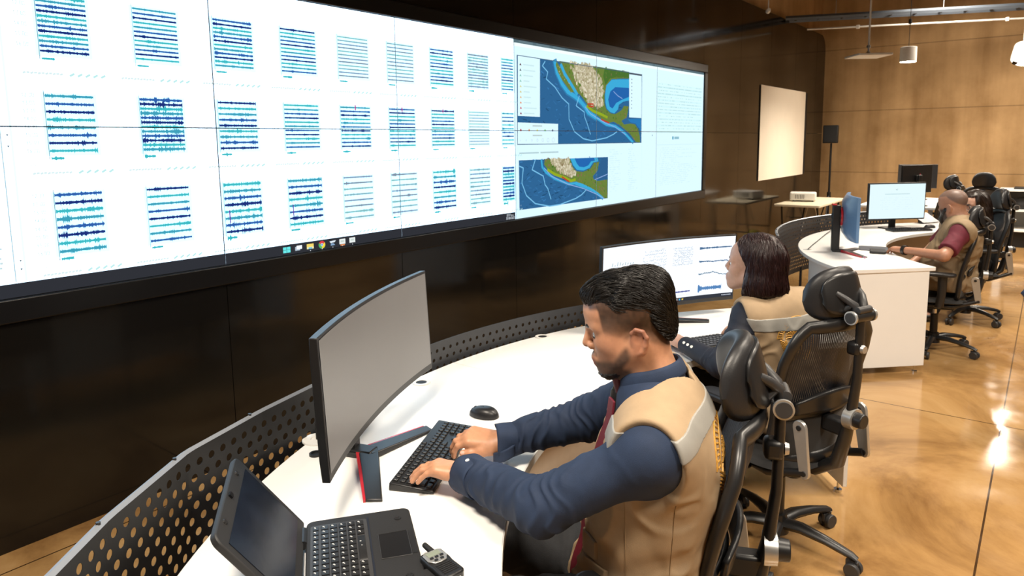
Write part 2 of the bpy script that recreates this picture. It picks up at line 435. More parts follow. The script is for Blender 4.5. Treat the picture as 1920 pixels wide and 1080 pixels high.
def poly_clip(poly, box):
    u0, u1, v0, v1 = box
    for ax, lim, sgn in ((0, u0, 1), (0, u1, -1), (1, v0, 1), (1, v1, -1)):
        out = []
        for i in range(len(poly)):
            a, b = poly[i - 1], poly[i]
            da, db = sgn * (a[ax] - lim), sgn * (b[ax] - lim)
            if da >= 0: out.append(a)
            if (da >= 0) != (db >= 0):
                t = da / (da - db); out.append((a[0] + t * (b[0] - a[0]), a[1] + t * (b[1] - a[1])))
        # keep order: start point handled as previous edge's end
        poly = out
        if len(poly) < 3: return []
    return poly

class Picture:
    """flat coloured shapes in screen units (u along the wall, v up), layered"""
    def __init__(s): s.p = []
    def poly(s, pts, col, layer):
        if len(pts) <= 4: s.p.append((list(pts), col, layer)); return
        for t in tessellate_polygon([[Vector((p[0], p[1], 0)) for p in pts]]):
            s.p.append(([pts[i] for i in t], col, layer))
    def rect(s, u0, v0, u1, v1, col, layer): s.poly([(u0, v0), (u1, v0), (u1, v1), (u0, v1)], col, layer)
    def line(s, pts, w, col, layer, asp=1.774):
        for (a, b) in zip(pts[:-1], pts[1:]):
            dx, dy = (b[0] - a[0]) * asp, b[1] - a[1]; L = math.hypot(dx, dy) or 1
            nx, ny = -dy / L * w / 2 / asp, dx / L * w / 2
            ex, ey = dx / L * w / 4 / asp, dy / L * w / 4
            s.poly([(a[0] - nx - ex, a[1] - ny - ey), (b[0] - nx + ex, b[1] - ny + ey), (b[0] + nx + ex, b[1] + ny + ey), (a[0] + nx - ex, a[1] + ny - ey)], col, layer)
    def disc(s, u, v, r, col, layer, asp=1.774, n=10):
        s.poly([(u + r / asp * math.cos(2 * PI * i / n), v + r * math.sin(2 * PI * i / n)) for i in range(n)], col, layer)
    def text(s, txt, u, v, h, col, layer, asp=1.774, bold=0.16):
        """stroke lettering"""
        x = u
        for ch in txt:
            for st in STROKES.get(ch, []):
                s.line([(x + p[0] * h * 0.5 / asp, v + p[1] * h) for p in st], h * bold, col, layer, asp)
            x += h * (0.72 if ch not in ' .:,' else 0.4) / asp
    def trace(s, u0, u1, v, amp, col, layer, n=96, base=0.0046, burst=0.25):
        env = 0.15 + 0.55 * np.abs(RNG.normal(0, 1, n + 1)) ** 1.4
        for _ in range(RNG.integers(1, 4)):
            c = RNG.uniform(0, n); wd = RNG.uniform(1.5, 7)
            env = env * (1 + burst * 9 * RNG.uniform(0.2, 1) * np.exp(-((np.arange(n + 1) - c) / wd) ** 2))
        env = np.minimum(env, 3.6); dn = np.minimum(env * RNG.uniform(0.6, 1.4, n + 1), 3.6)
        for i in range(n):
            a = u0 + (u1 - u0) * i / n; b = u0 + (u1 - u0) * (i + 1) / n
            s.poly([(a, v - base - amp * dn[i]), (b, v - base - amp * dn[i + 1]), (b, v + base + amp * env[i + 1]), (a, v + base + amp * env[i])], col, layer)

STROKES = {
 '0': [[(0.1, 0), (0.9, 0), (0.9, 1), (0.1, 1), (0.1, 0)]], '1': [[(0.2, 0.75), (0.5, 1), (0.5, 0)]],
 '2': [[(0.1, 0.85), (0.3, 1), (0.8, 1), (0.9, 0.65), (0.1, 0), (0.95, 0)]], '3': [[(0.1, 1), (0.9, 1), (0.5, 0.55), (0.9, 0.3), (0.7, 0), (0.1, 0.05)]],
 '4': [[(0.7, 0), (0.7, 1), (0.05, 0.3), (0.95, 0.3)]], '5': [[(0.9, 1), (0.15, 1), (0.12, 0.55), (0.8, 0.55), (0.9, 0.2), (0.6, 0), (0.1, 0.05)]],
 '6': [[(0.8, 1), (0.2, 0.6), (0.1, 0.1), (0.8, 0), (0.9, 0.5), (0.2, 0.55)]], '7': [[(0.1, 1), (0.9, 1), (0.4, 0)]],
 '8': [[(0.15, 0), (0.85, 0), (0.85, 1), (0.15, 1), (0.15, 0)], [(0.15, 0.52), (0.85, 0.52)]], '9': [[(0.85, 0.5), (0.15, 0.5), (0.15, 1), (0.85, 1), (0.85, 0.3), (0.5, 0)]],
 ':': [[(0.15, 0.15), (0.15, 0.3)], [(0.15, 0.65), (0.15, 0.8)]], '.': [[(0.1, 0), (0.1, 0.12)]], '/': [[(0.1, 0), (0.8, 1)]], '-': [[(0.1, 0.45), (0.8, 0.45)]],
 'a': [[(0.15, 0.55), (0.7, 0.6), (0.75, 0), (0.15, 0.05), (0.15, 0.3), (0.75, 0.3)]], 'p': [[(0.15, -0.3), (0.15, 0.6), (0.8, 0.55), (0.8, 0.05), (0.15, 0)]],
 'm': [[(0.1, 0), (0.1, 0.6), (0.45, 0.55), (0.45, 0), (0.45, 0.55), (0.9, 0.55), (0.9, 0)]], 'k': [[(0.15, 0), (0.15, 1)], [(0.8, 0.6), (0.2, 0.3), (0.85, 0)]],
}
PIC = Picture()
WHITE = (1.80, 2.45, 3.10); WHITE2 = (0.76, 1.0, 1.10)
TEAL = (0.05, 0.50, 0.56); STEEL = (0.06, 0.22, 0.36); BLUE = (0.03, 0.12, 0.42); NAVY = (0.012, 0.03, 0.20); GREY = (0.62, 0.78, 0.80); PALE = (0.85, 1.3, 1.6); DARK = (0.03, 0.032, 0.04); INK = (0.16, 0.24, 0.28)
GLOWC = (0.92, 1.5, 1.8)
# seismogram sheets
colpal = [TEAL, (0.05, 0.36, 0.5), BLUE, NAVY]
rows = [(0.775, 0.405, [12, 12, 12, 12, 12, 11, 11, 12, 11]), (0.195, -0.185, [8, 12, 9, 11, 11, 11, 11, 12, 9]), (-0.40, -0.80, [8, 8, 8, 8, 8, 8, 8, 9, 11])]
amps = [[.0035, .002, .0035, .0022, .0012, .0012, .003, .0045, .003], [.005, .007, .005, .0025, .003, .003, .003, .0012, .003], [.007, .0045, .009, .008, .0035, .003, .007, .004, .010]]
hours = [['12:00', '13:00', '14:00', '15:00', '16:00'], ['12:30', '13:00', '13:30', '14:00', '14:30', '15:00', '15:30', '16:00'], ['12:30', '13:00', '13:30', '14:00', '14:30', '15:00', '15:30', '16:00']]
for ri, (vt, vb, counts) in enumerate(rows):
    for ci in range(10):
        u0 = -2.605 + 0.3095 * (ci)
        wd = 0.152 + 0.03 * min(ci, 3) / 3
        if ci == 9: continue
        u1 = min(u0 + wd, -0.012)
        nl = counts[ci]; b0 = vb - (0.03 if ri == 2 else 0)
        vtt, vbb = vt - 0.012, vb + 0.04
        PIC.rect(u0 - 0.012, vbb - 0.03, u1 + 0.01, vtt + 0.02, GLOWC, 1)
        for j in range(nl):
            v = vtt + (vbb - vtt) * j / max(nl - 1, 1)
            c = colpal[(j + ri + ci) % 4]
            if ci in (4, 5, 7) and ri != 1: c = tuple(0.5 * x + 0.35 * y for x, y in zip(c, GREY))
            if ri == 1 and ci == 7: c = tuple(0.4 * x + 0.5 * y for x, y in zip(c, GREY))
            PIC.trace(u0, u1, v, amps[ri][ci], c, 3)
        PIC.trace(u0 + 0.003, u0 + wd * 0.28, vbb - 0.045, amps[ri][ci] * 0.7, TEAL, 3, n=24)
        PIC.line([(u0 - 0.002, vtt + 0.03), (u0 - 0.002, vbb - 0.05)], 0.004, (0.35, 0.6, 0.65) if ci else (0.15, 0.3, 0.35), 2)
        PIC.line([(u0, vbb - 0.068), (u1, vbb - 0.068)], 0.0025, PALE, 2)
        for k in range(6): PIC.text('0', u0 + wd * k / 5, vbb - 0.095, 0.012, (0.75, 0.95, 0.97), 2)
        # sheet title and tool icons
        for k in range(11):
            PIC.line([(u0 - 0.055 + 0.011 * k, vbb - 0.135 + 0.004 * (k % 2)), (u0 - 0.049 + 0.011 * k, vbb - 0.130)], 0.012, (0.72, 0.88, 0.90), 2)
        for k in range(5):
            PIC.line([(u0 + 0.085 + 0.025 * k, vbb - 0.138), (u0 + 0.097 + 0.025 * k, vbb - 0.125)], 0.013, (0.55, 0.86, 0.86), 2)
        hs = hours[ri]
        for k, h in enumerate(hs):
            v = (vtt + (vbb - vtt) * (2 + k * 2) / 11) if ri == 0 else vtt + (vbb - vtt) * k / (len(hs) - 1)
            PIC.text(h, u0 - 0.066, v - 0.008, 0.02, (0.55, 0.72, 0.74) if ci == 0 else (0.85, 1.1, 1.12), 2)
        PIC.text('0.00', u0 - 0.062, vbb - 0.085, 0.014, (0.6, 0.75, 0.78), 2)
        if ri == 1 and ci in (4, 5, 6):
            PIC.line([(u0 + 0.09, vtt + 0.02), (u0 + 0.09, vtt - 0.02)], 0.012, (0.55, 0.03, 0.25), 4)
        if ri == 2 and ci in (2, 3):
            PIC.line([(u0 + 0.02, vtt - 0.19), (u0 + 0.02, vtt - 0.28)], 0.008, (0.16, 0.03, 0.4), 4)
        if ri < 2: pass
for k in range(-1, 9):
    PIC.line([(-2.695 + 0.3095 * k, 1.0), (-2.695 + 0.3095 * k, -0.905)], 0.003, (0.95, 1.35, 1.7), 1)
# window of the station list
PIC.line([(-2.742, 1.0), (-2.742, -0.905)], 0.006, (0.45, 0.62, 0.7), 2)
PIC.line([(-2.712, 1.0), (-2.712, -0.905)], 0.012, (0.92, 1.3, 1.6), 1)
for k in range(24):
    v = -0.20 - 0.028 * k; L = RNG.uniform(0.05, 0.12)
    for j in range(int(L / 0.008)):
        if RNG.uniform() < 0.8: PIC.line([(-2.79 - L + 0.008 * j + 0.02, v), (-2.785 - L + 0.008 * j + 0.02, v)], 0.012, (0.6, 0.75, 0.78), 2)
for v in (-0.78, -0.83, -0.045, -0.11): PIC.poly([(-2.727, v), (-2.719, v), (-2.723, v - 0.012)], (0.1, 0.12, 0.14), 3)
# desktop taskbar of the wide display with its icons and clock
PIC.rect(-4.2, -1.0, -0.006, -0.915, DARK, 2)
ic = []
icu = [-1.703, -1.641, -1.577, -1.511, -1.449, -1.391, -1.330]
for k, u in enumerate(icu):
    v = -0.957; a, h = 0.019, 0.022
    if k == 0:
        for du in (-1, 1):
            for dv in (-1, 1): PIC.rect(u + du * 0.010 - 0.009, v + dv * 0.012 - 0.011, u + du * 0.010 + 0.009, v + dv * 0.012 + 0.011, (0.15, 0.85, 0.85), 3)
    elif k == 1:
        PIC.rect(u - 0.018, v - 0.018, u + 0.008, v + 0.014, (0.45, 0.55, 0.65), 3); PIC.rect(u - 0.010, v - 0.008, u + 0.019, v + 0.022, (0.95, 0.98, 1), 4)
    elif k == 2:
        PIC.rect(u - 0.019, v - 0.020, u + 0.019, v + 0.022, (0.95, 0.72, 0.16), 3); PIC.rect(u - 0.019, v - 0.020, u + 0.019, v - 0.002, (0.95, 0.88, 0.45), 4); PIC.rect(u - 0.010, v - 0.02, u + 0.01, v - 0.006, (0.2, 0.55, 0.75), 5)
    elif k == 3:
        for t0, t1, c in ((30, 150, (0.75, 0.05, 0.06)), (150, 270, (0.1, 0.5, 0.15)), (270, 390, (0.9, 0.72, 0.05))):
            PIC.poly([(u, v)] + [(u + 0.019 * math.cos(R(t)), v + 0.026 * 1.25 * math.sin(R(t))) for t in range(t0, t1 + 1, 20)], c, 3)
        PIC.disc(u, v, 0.013, (0.9, 0.9, 0.95), 4); PIC.disc(u, v, 0.009, (0.12, 0.35, 0.8), 5)
    elif k == 4:
        PIC.poly([(u - 0.018, v + 0.018), (u + 0.02, v + 0.022), (u + 0.012, v + 0.006), (u - 0.012, v + 0.002)], (0.8, 0.88, 0.95), 3)
        PIC.poly([(u - 0.012, v - 0.020), (u + 0.014, v - 0.018), (u + 0.006, v - 0.002), (u - 0.010, v + 0.0)], (0.25, 0.4, 0.6), 3)
    else:
        PIC.rect(u - 0.018, v - 0.020, u + 0.018, v + 0.024, (0.85, 0.9, 0.88), 3)
        PIC.rect(u - 0.010, v - 0.004, u + 0.010, v + 0.012, (0.6, 0.7, 0.66), 4)
        if k == 5: PIC.rect(u - 0.012, v - 0.034, u + 0.014, v - 0.022, (0.75, 0.25, 0.08), 4)
    if k >= 2: PIC.disc(u, v - 0.034, 0.004, (0.8, 0.85, 0.9), 4)
PIC.text('02:57 p.m.', -0.095, -0.952, 0.022, (0.75, 0.82, 0.9), 3)
PIC.text('30/08/2023', -0.102, -0.986, 0.022, (0.75, 0.82, 0.9), 3)
# the other desktop: browser with earthquake maps and a table
PIC.rect(-0.006, 0.962, 3.0, 1.0, (0.10, 0.16, 0.19), 2)
for k in range(14): PIC.rect(0.05 + 0.19 * k, 0.970, 0.20 + 0.19 * k, 0.992, (0.14, 0.21, 0.24), 3)
PIC.rect(-0.006, 0.925, 3.0, 0.962, (0.95, 1.1, 1.12), 1)
def mp(k, c, l): PIC.poly(MAPS[k], c, l)
OC = (0.030, 0.135, 0.31); OCD = (0.016, 0.055, 0.15); SH = (0.05, 0.42, 0.72); LB = (0.20, 0.55, 0.85)
LAND = (0.15, 0.23, 0.045); TANC = (0.50, 0.44, 0.28); GRN = (0.07, 0.17, 0.03); OLV = (0.16, 0.2, 0.04)
def seabed(rect, nn):
    (ua, va), (ub, vb) = rect
    for _ in range(nn):
        u = RNG.uniform(ua, ub); v = RNG.uniform(vb, va); a = RNG.uniform(-.6, .6); L = RNG.uniform(0.01, 0.045)
        c = RNG.choice([0.55, 0.75, 1.25, 1.5])
        PIC.line([(u, v), (min(u + L * math.cos(a), ub), max(min(v + 1.7 * L * math.sin(a), va), vb))], RNG.uniform(0.004, 0.014), tuple(x * c for x in OC), 3)
def speckle(poly, cols, nn, layer, sz=(0.006, 0.022)):
    us = [p[0] for p in poly]; vs = [p[1] for p in poly]; k = 0
    while k < nn:
        u = RNG.uniform(min(us), max(us)); v = RNG.uniform(min(vs), max(vs)); ins = False
        for i in range(len(poly)):
            a, b2 = poly[i - 1], poly[i]
            if (a[1] > v) != (b2[1] > v) and u < (b2[0] - a[0]) * (v - a[1]) / (b2[1] - a[1]) + a[0]: ins = not ins
        k += 1
        if not ins: continue
        r = RNG.uniform(*sz); c = cols[RNG.integers(len(cols))]
        PIC.poly([(u + r / 1.774 * RNG.uniform(.5, 1.2) * math.cos(t), v + r * RNG.uniform(.5, 1.2) * math.sin(t)) for t in (0, 1.1, 2.2, 3.3, 4.4, 5.4)], c, layer)
BROWN = (0.24, 0.17, 0.08); CREAM = (0.78, 0.72, 0.55)
for tag_, oc in (('1', 0), ('2', 0)):
    mp('map' + tag_, OC, 2)
seabed(((0.03, 0.82), (1.70, -0.15)), 260); seabed(((0.045, -0.33), (1.16, -0.88)), 200)
for k, w in (('shelfW1', 0.11), ('shelfE1', 0.06), ('shelf2', 0.05), ('shelf2b', 0.08)): PIC.line(MAPS[k], w * 0.85, (0.035, 0.22, 0.45), 3)
for k, w in (('shelfW1', 0.055), ('shelfE1', 0.035), ('shelf2', 0.025), ('shelf2b', 0.05)): PIC.line(MAPS[k], w, SH, 4)
for k in ('land1', 'baja1', 'land2'): mp(k, LAND, 5)
def grow(k, fu, fv):
    p = MAPS[k]; cu_ = sum(q_[0] for q_ in p) / len(p); cv_ = sum(q_[1] for q_ in p) / len(p); return [(cu_ + (q_[0] - cu_) * fu, cv_ + (q_[1] - cv_) * fv) for q_ in p]
mp('green1', GRN, 6); mp('tan1', TANC, 6); mp('tan2', TANC, 6)
speckle(grow('tan1', 1.45, 1.08), [CREAM, TANC, TANC, (0.40, 0.36, 0.2)], 750, 7, (0.008, 0.03)); speckle(grow('tan2', 1.3, 1.06), [CREAM, TANC, TANC, (0.40, 0.36, 0.2)], 420, 7, (0.008, 0.026))
speckle(MAPS['land1'], [GRN, OLV, BROWN, (0.13, 0.22, 0.05)], 900, 6)
speckle(MAPS['tan1'], [CREAM, TANC, BROWN, (0.62, 0.55, 0.38)], 420, 7)
speckle(MAPS['land2'], [GRN, OLV, BROWN, (0.13, 0.22, 0.05)], 600, 6)
speckle(MAPS['tan2'], [CREAM, TANC, BROWN], 260, 7)
speckle(MAPS['baja1'], [OLV, BROWN, TANC], 160, 6, (0.005, 0.012))
PIC.line(MAPS['cortes1'], 0.05, SH, 6)
for k in ('gulf1', 'gulf2'): mp(k, SH, 8)
mp('gulfd1', (0.02, 0.13, 0.42), 9); mp('carib1', (0.025, 0.2, 0.5), 8); mp('carib2', (0.03, 0.12, 0.28), 8)
g2 = MAPS['gulf2']; cu = sum(p[0] for p in g2) / len(g2); cv = sum(p[1] for p in g2) / len(g2)
PIC.poly([(cu + (p[0] - cu) * 0.72, cv + 0.02 + (p[1] - cv) * 0.72) for p in g2], (0.02, 0.14, 0.45), 9)
for k in ('belt1', 'belt2'): PIC.line(MAPS[k], 0.035, (0.30, 0.42, 0.02), 9)
for k in ('red1', 'red1b', 'red2'): PIC.line(MAPS[k], 0.018, (0.55, 0.05, 0.02), 10)
for k in ('l1a', 'l1b', 'l2a', 'l2b'): PIC.line(MAPS[k], 0.014, LB, 10)
for k in ('l1c', 'l2c', 'l1d', 'l2d'): PIC.line(MAPS[k], 0.010, (0.3, 0.45, 0.8), 10)
for k in ('leg1', 'leg1b', 'leg1c'): mp(k, WHITE2, 11)
mp('leg1h', (0.08, 0.1, 0.13), 12)
cl = [(0.1, 0.02, 0.02), (0.1, 0.12, 0.12), (0.3, 0.6, 0.5), (0.3, 0.6, 0.5), (0.7, 0.7, 0.3), (0.7, 0.6, 0.2), (0.8, 0.5, 0.2), (0.8, 0.3, 0.1), (0.6, 0.05, 0.05), (0.25, 0.02, 0.05)]
for k, c in enumerate(cl):
    v = 0.735 - 0.06 * k
    PIC.poly([(0.052, v - 0.012), (0.074, v - 0.012), (0.063, v + 0.014)], c, 12)
    for j in range(RNG.integers(5, 12)): PIC.line([(0.095 + 0.013 * j, v), (0.104 + 0.013 * j, v)], 0.014, (0.62, 0.85, 0.87), 12)
for k, c in enumerate([(0.5, 0.02, 0.03), (0.7, 0.3, 0.1), (0.8, 0.8, 0.2), (0.2, 0.6, 0.2), (0.05, 0.08, 0.2)]): PIC.disc(0.06 + 0.09 * k, 0.005, 0.014, c, 12)
for k in range(7): PIC.disc(0.055 + 0.062 * k, -0.11, 0.006 + 0.004 * k, (0.55, 0.7, 0.75), 12); PIC.disc(0.055 + 0.062 * k, -0.11, 0.002 + 0.0036 * k, WHITE2, 13)
for v in (0.055, -0.055):
    for j in range(9): PIC.line([(0.19 + 0.012 * j, v), (0.198 + 0.012 * j, v)], 0.014, (0.5, 0.62, 0.6), 12)
for k in range(9): PIC.line([(1.54, 0.73 - 0.05 * k), (1.548, 0.73 - 0.05 * k)], 0.014, (0.1, 0.15, 0.2), 12)
PIC.line([MAPS['map1'][i] for i in (0, 1, 2, 3, 0)], 0.008, (0.06, 0.12, 0.2), 12)
for k in range(26):
    if RNG.uniform() < .8: PIC.line([(0.045 + 0.018 * k, -0.255), (0.058 + 0.018 * k, -0.255)], 0.016, (0.45, 0.62, 0.65), 3)
# table and fine print beside the maps
for k in range(16):
    v = 0.72 - 0.048 * k
    PIC.rect(2.0, v - 0.016, 2.96, v + 0.016, (0.68, 0.97, 0.99) if k % 2 else (0.72, 1.0, 1.02), 2)
    for j in range(70):
        if RNG.uniform() < (0.35 + 0.4 * (k in (1, 3, 6, 8))): PIC.line([(2.02 + 0.0133 * j, v), (2.028 + 0.0133 * j, v)], 0.010, (0.42, 0.66, 0.70), 3)
for k in range(20):
    v = -0.25 - 0.03 * k
    for (ua, ub) in ((1.2, 1.42), (1.5, 1.68), (2.06, 2.9)):
        L = RNG.uniform(0.4, 1.0)
        for j in range(int((ub - ua) / 0.016 * L)):
            if RNG.uniform() < 0.55: PIC.line([(ua + 0.016 * j, v), (ua + 0.009 + 0.016 * j, v)], 0.009, (0.60, 0.86, 0.88), 3)
PIC.line([(2.0, -0.2), (2.98, -0.2)], 0.005, (0.6, 0.85, 0.88), 3); PIC.line([(2.0, 0.8), (2.0, -0.95)], 0.004, (0.6, 0.9, 0.92), 3); PIC.line([(1.73, 0.9), (1.73, -0.95)], 0.004, (0.62, 0.92, 0.94), 3)
PIC.disc(2.33, -0.095, 0.03, (0.12, 0.4, 0.55), 3); PIC.rect(2.36, -0.115, 2.46, -0.075, (0.3, 0.55, 0.65), 3)
PIC.disc(1.92, -0.055, 0.012, (0.2, 0.35, 0.4), 3)

M['map_glow'] = M['screen']
vw = empty('video_wall', 'huge lit video wall of tiled panels showing seismic traces and sea maps', 'video wall', (XS, YC, 0.0))
def vloc(u, v, dx=0.0): return (dx, u * PW, ZC + v * PH)
fr = MB()
u0, u1 = -4.0, 3.0
zt, zb = 2.506, 0.945
for (ya, yb, za, zc) in ((u0 * PW - 0.07, u1 * PW + 0.085, ZC + PH + 0.001, zt), (u0 * PW - 0.07, u1 * PW + 0.085, zb, ZC - PH - 0.001), (u1 * PW + 0.001, u1 * PW + 0.085, ZC - PH - 0.001, ZC + PH + 0.001), (u0 * PW - 0.07, u0 * PW - 0.001, ZC - PH - 0.001, ZC + PH + 0.001)):
    fr.box((-0.02, (ya + yb) / 2, (za + zc) / 2), (0.075, yb - ya, zc - za))
fr.build('surround_frame', M['black_gloss'], vw, bevel=0.006)
names = {(-4, 1): 'desktop', }
for k in range(-4, 3):
    for rI in (0, 1):
        box = (k + 0.0022, k + 1 - 0.0022, (0.0 if rI == 0 else -1.0) + 0.0035, (1.0 if rI == 0 else 0.0) - 0.0035)
        pb = MB(); pb.box((-0.021, (k + 0.5) * PW, ZC + (0.5 - rI) * PH), (0.04, PW - 0.0015, PH - 0.0015))
        po = pb.build('display_panel', M['black_plastic'], vw, smooth=0)
        sm = MB()
        left = k < 0
        sm.col = WHITE if left else WHITE2
        q = [(box[0], box[2]), (box[1], box[2]), (box[1], box[3]), (box[0], box[3])]
        sm.add([vloc(p[0], p[1], 0.0004) for p in q], [(0, 1, 2, 3)])
        for pts, c, ly in PIC.p:
            uu = [p[0] for p in pts]; vv = [p[1] for p in pts]
            if max(uu) <= box[0] or min(uu) >= box[1] or max(vv) <= box[2] or min(vv) >= box[3]: continue
            a = sum(pts[i - 1][0] * pts[i][1] - pts[i][0] * pts[i - 1][1] for i in range(len(pts)))
            pc = poly_clip(pts if a > 0 else pts[::-1], box)
            if len(pc) < 3: continue
            sm.col = c
            sm.add([vloc(p[0], p[1], 0.0004 + 0.0002 * ly) for p in pc], [tuple(range(len(pc)))])
        so = sm.build('screen_image', M['screen'], po, smooth=0)
        what = 'seismic traces' if k < 0 else ('a sea map' if k < 2 else 'a table of fine print')
        po['label'] = 'display panel showing ' + what

# roll-down projection screen further along the wall
ps = empty('projection_screen', 'plain cream projection screen hung on the dark wall past the video wall', 'projection screen', (XW, 11.04, 0))
q = MB(); q.box((0.0125, 0, 1.718), (0.005, 2.21, 1.335)); q.build('screen_sheet', mat('screen_cloth', (0.90, 0.80, 0.66), 0.8, noise=0.03, nscale=2), ps)
q = MB(); q.box((0.005, 0.07, 1.718), (0.010, 2.34, 1.32)); q.build('backing_frame', M['black_matte'], ps, bevel=0.004)

LAMPS = [(1.6, 0.8, 110, (0, 0, 0)), (0.2, 3.2, 75, (0, 0, 0)), (1.8, 4.6, 90, (0, 0, 0)), (-0.6, 6.6, 90, (0, 0, 0)), (1.6, 8.6, 85, (0, 0, 0)), (-1.0, 11.0, 70, (0.35, 0, 0)), (1.2, 11.2, 90, (0.35, 0, 0)), (-0.9, 0.2, 100, (0, 0, 0))]

# ------------------------------------------------------------------ arc desks
def pol(c, r, deg): return (c[0] + r * math.cos(R(deg)), c[1] + r * math.sin(R(deg)))
def ring(c, r0, r1, a0, a1, n, rc=0.0):
    """plan outline of an arc sector"""
    out = [pol(c, r1, a0 + (a1 - a0) * i / n) for i in range(n + 1)]
    inn = [pol(c, r0, a1 + (a0 - a1) * i / n) for i in range(n + 1)]
    return out + inn

def arc_desk(label, c, r0, r1, a0, a1, cuts, grom, panels, backs=()):
    d = empty('curved_desk', label, 'desk', (0, 0, 0))
    w = MB(); w.prism(ring(c, r0, r1, a0, a1, 64), 0.722, 0.75)
    w.build('worktop', M['white_laminate'], d, bevel=0.003, smooth=30)
    e = MB(); e.prism(ring(c, r0 - 0.001, r0 + 0.003, a0, a1, 64), 0.7235, 0.7485); e.build('edge_band', M['white_edge'], d, smooth=30)
    for g in cuts:                                             # joints between the worktop sections
        q = MB(); p0, p1 = pol(c, r0, g), pol(c, r1, g)
        q.cyl((p0[0], p0[1], 0.7498), (p1[0], p1[1], 0.7498), 0.0011, n=6); q.build('worktop_joint', M['white_edge'], d)
    q = MB()
    q.prism(ring(c, r1 - 0.40, r1 - 0.38, a0 + 1.2, a1 - 1.2, 48), 0.12, 0.72)
    q.build('modesty_panel', M['beige_laminate'], d, smooth=30)
    for g in panels:                                           # upright end and divider panels on levelling feet
        q = MB()
        p = [pol(c, r0 + 0.04, g - 0.35), pol(c, r0 + 0.04, g + 0.35), pol(c, r1 - 0.03, g + 0.28), pol(c, r1 - 0.03, g - 0.28)]
        q.prism(p, 0.05, 0.722)
        po = q.build('side_panel', M['white_laminate'] if g in (panels[0], panels[-1]) else M['beige_laminate'], d, bevel=0.002)
        for rr_ in (r0 + 0.10, r1 - 0.10):
            x, y = pol(c, rr_, g)
            q = MB(); q.cyl((x, y, 0.0), (x, y, 0.012), 0.018, n=14); q.cyl((x, y, 0.012), (x, y, 0.055), 0.006, n=8)
            q.build('levelling_foot', M['chrome'], po)
    for (ga, gb) in backs:                                     # closed outer face near the end
        q = MB(); q.prism(ring(c, r1 - 0.07, r1 - 0.05, ga, gb, 16), 0.10, 0.722); q.build('back_panel', M['white_laminate'], d, smooth=30)
    for (x, y, kind) in grom:
        q = MB()
        Mx = Matrix.Translation((x, y, 0.7503))
        if kind == 'ring':
            q.lathe([(0.034, 0), (0.033, 0.004), (0.022, 0.004), (0.021, 0.001)], 24, Mx)
            go = q.build('cable_grommet', M['white_plastic'], d)
            q = MB(); q.lathe([(0.020, 0.0005), (0.020, 0.0025), (0.006, 0.0025)], 20, Mx); q.build('grommet_hole', M['black_matte'], go)
        elif kind == 'black':
            q.lathe([(0.019, 0), (0.0185, 0.006), (0.013, 0.006), (0.012, 0.002)], 24, Mx); q.build('cable_grommet', M['black_plastic'], d)
        else:
            q.lathe([(0.045, 0), (0.044, 0.004), (0.020, 0.005), (0.018, 0.002)], 28, Mx); q.build('cable_grommet', M['white_plastic'], d)
    return d
CA = (0.40, 2.05); CB = (0.62, 6.70)
arc_desk('long curved white desk shared by the typing man and the woman', CA, 1.60, 2.28, 128.9, 236, (152, 180.5),
         [(-1.709, 1.233, 'plate'), (-1.627, 1.166, 'black'), (-1.812, 1.781, 'ring'), (-1.796, 2.547, 'ring')], [129.6, 163, 196, 235])
arc_desk('second curved white desk with a broad white end panel at the bearded man', CB, 1.68, 2.345, 130, 224.6, (176,),
         [(-1.50, 5.84, 'ring')], [130.8, 178, 224.1], backs=((205, 223.8),))

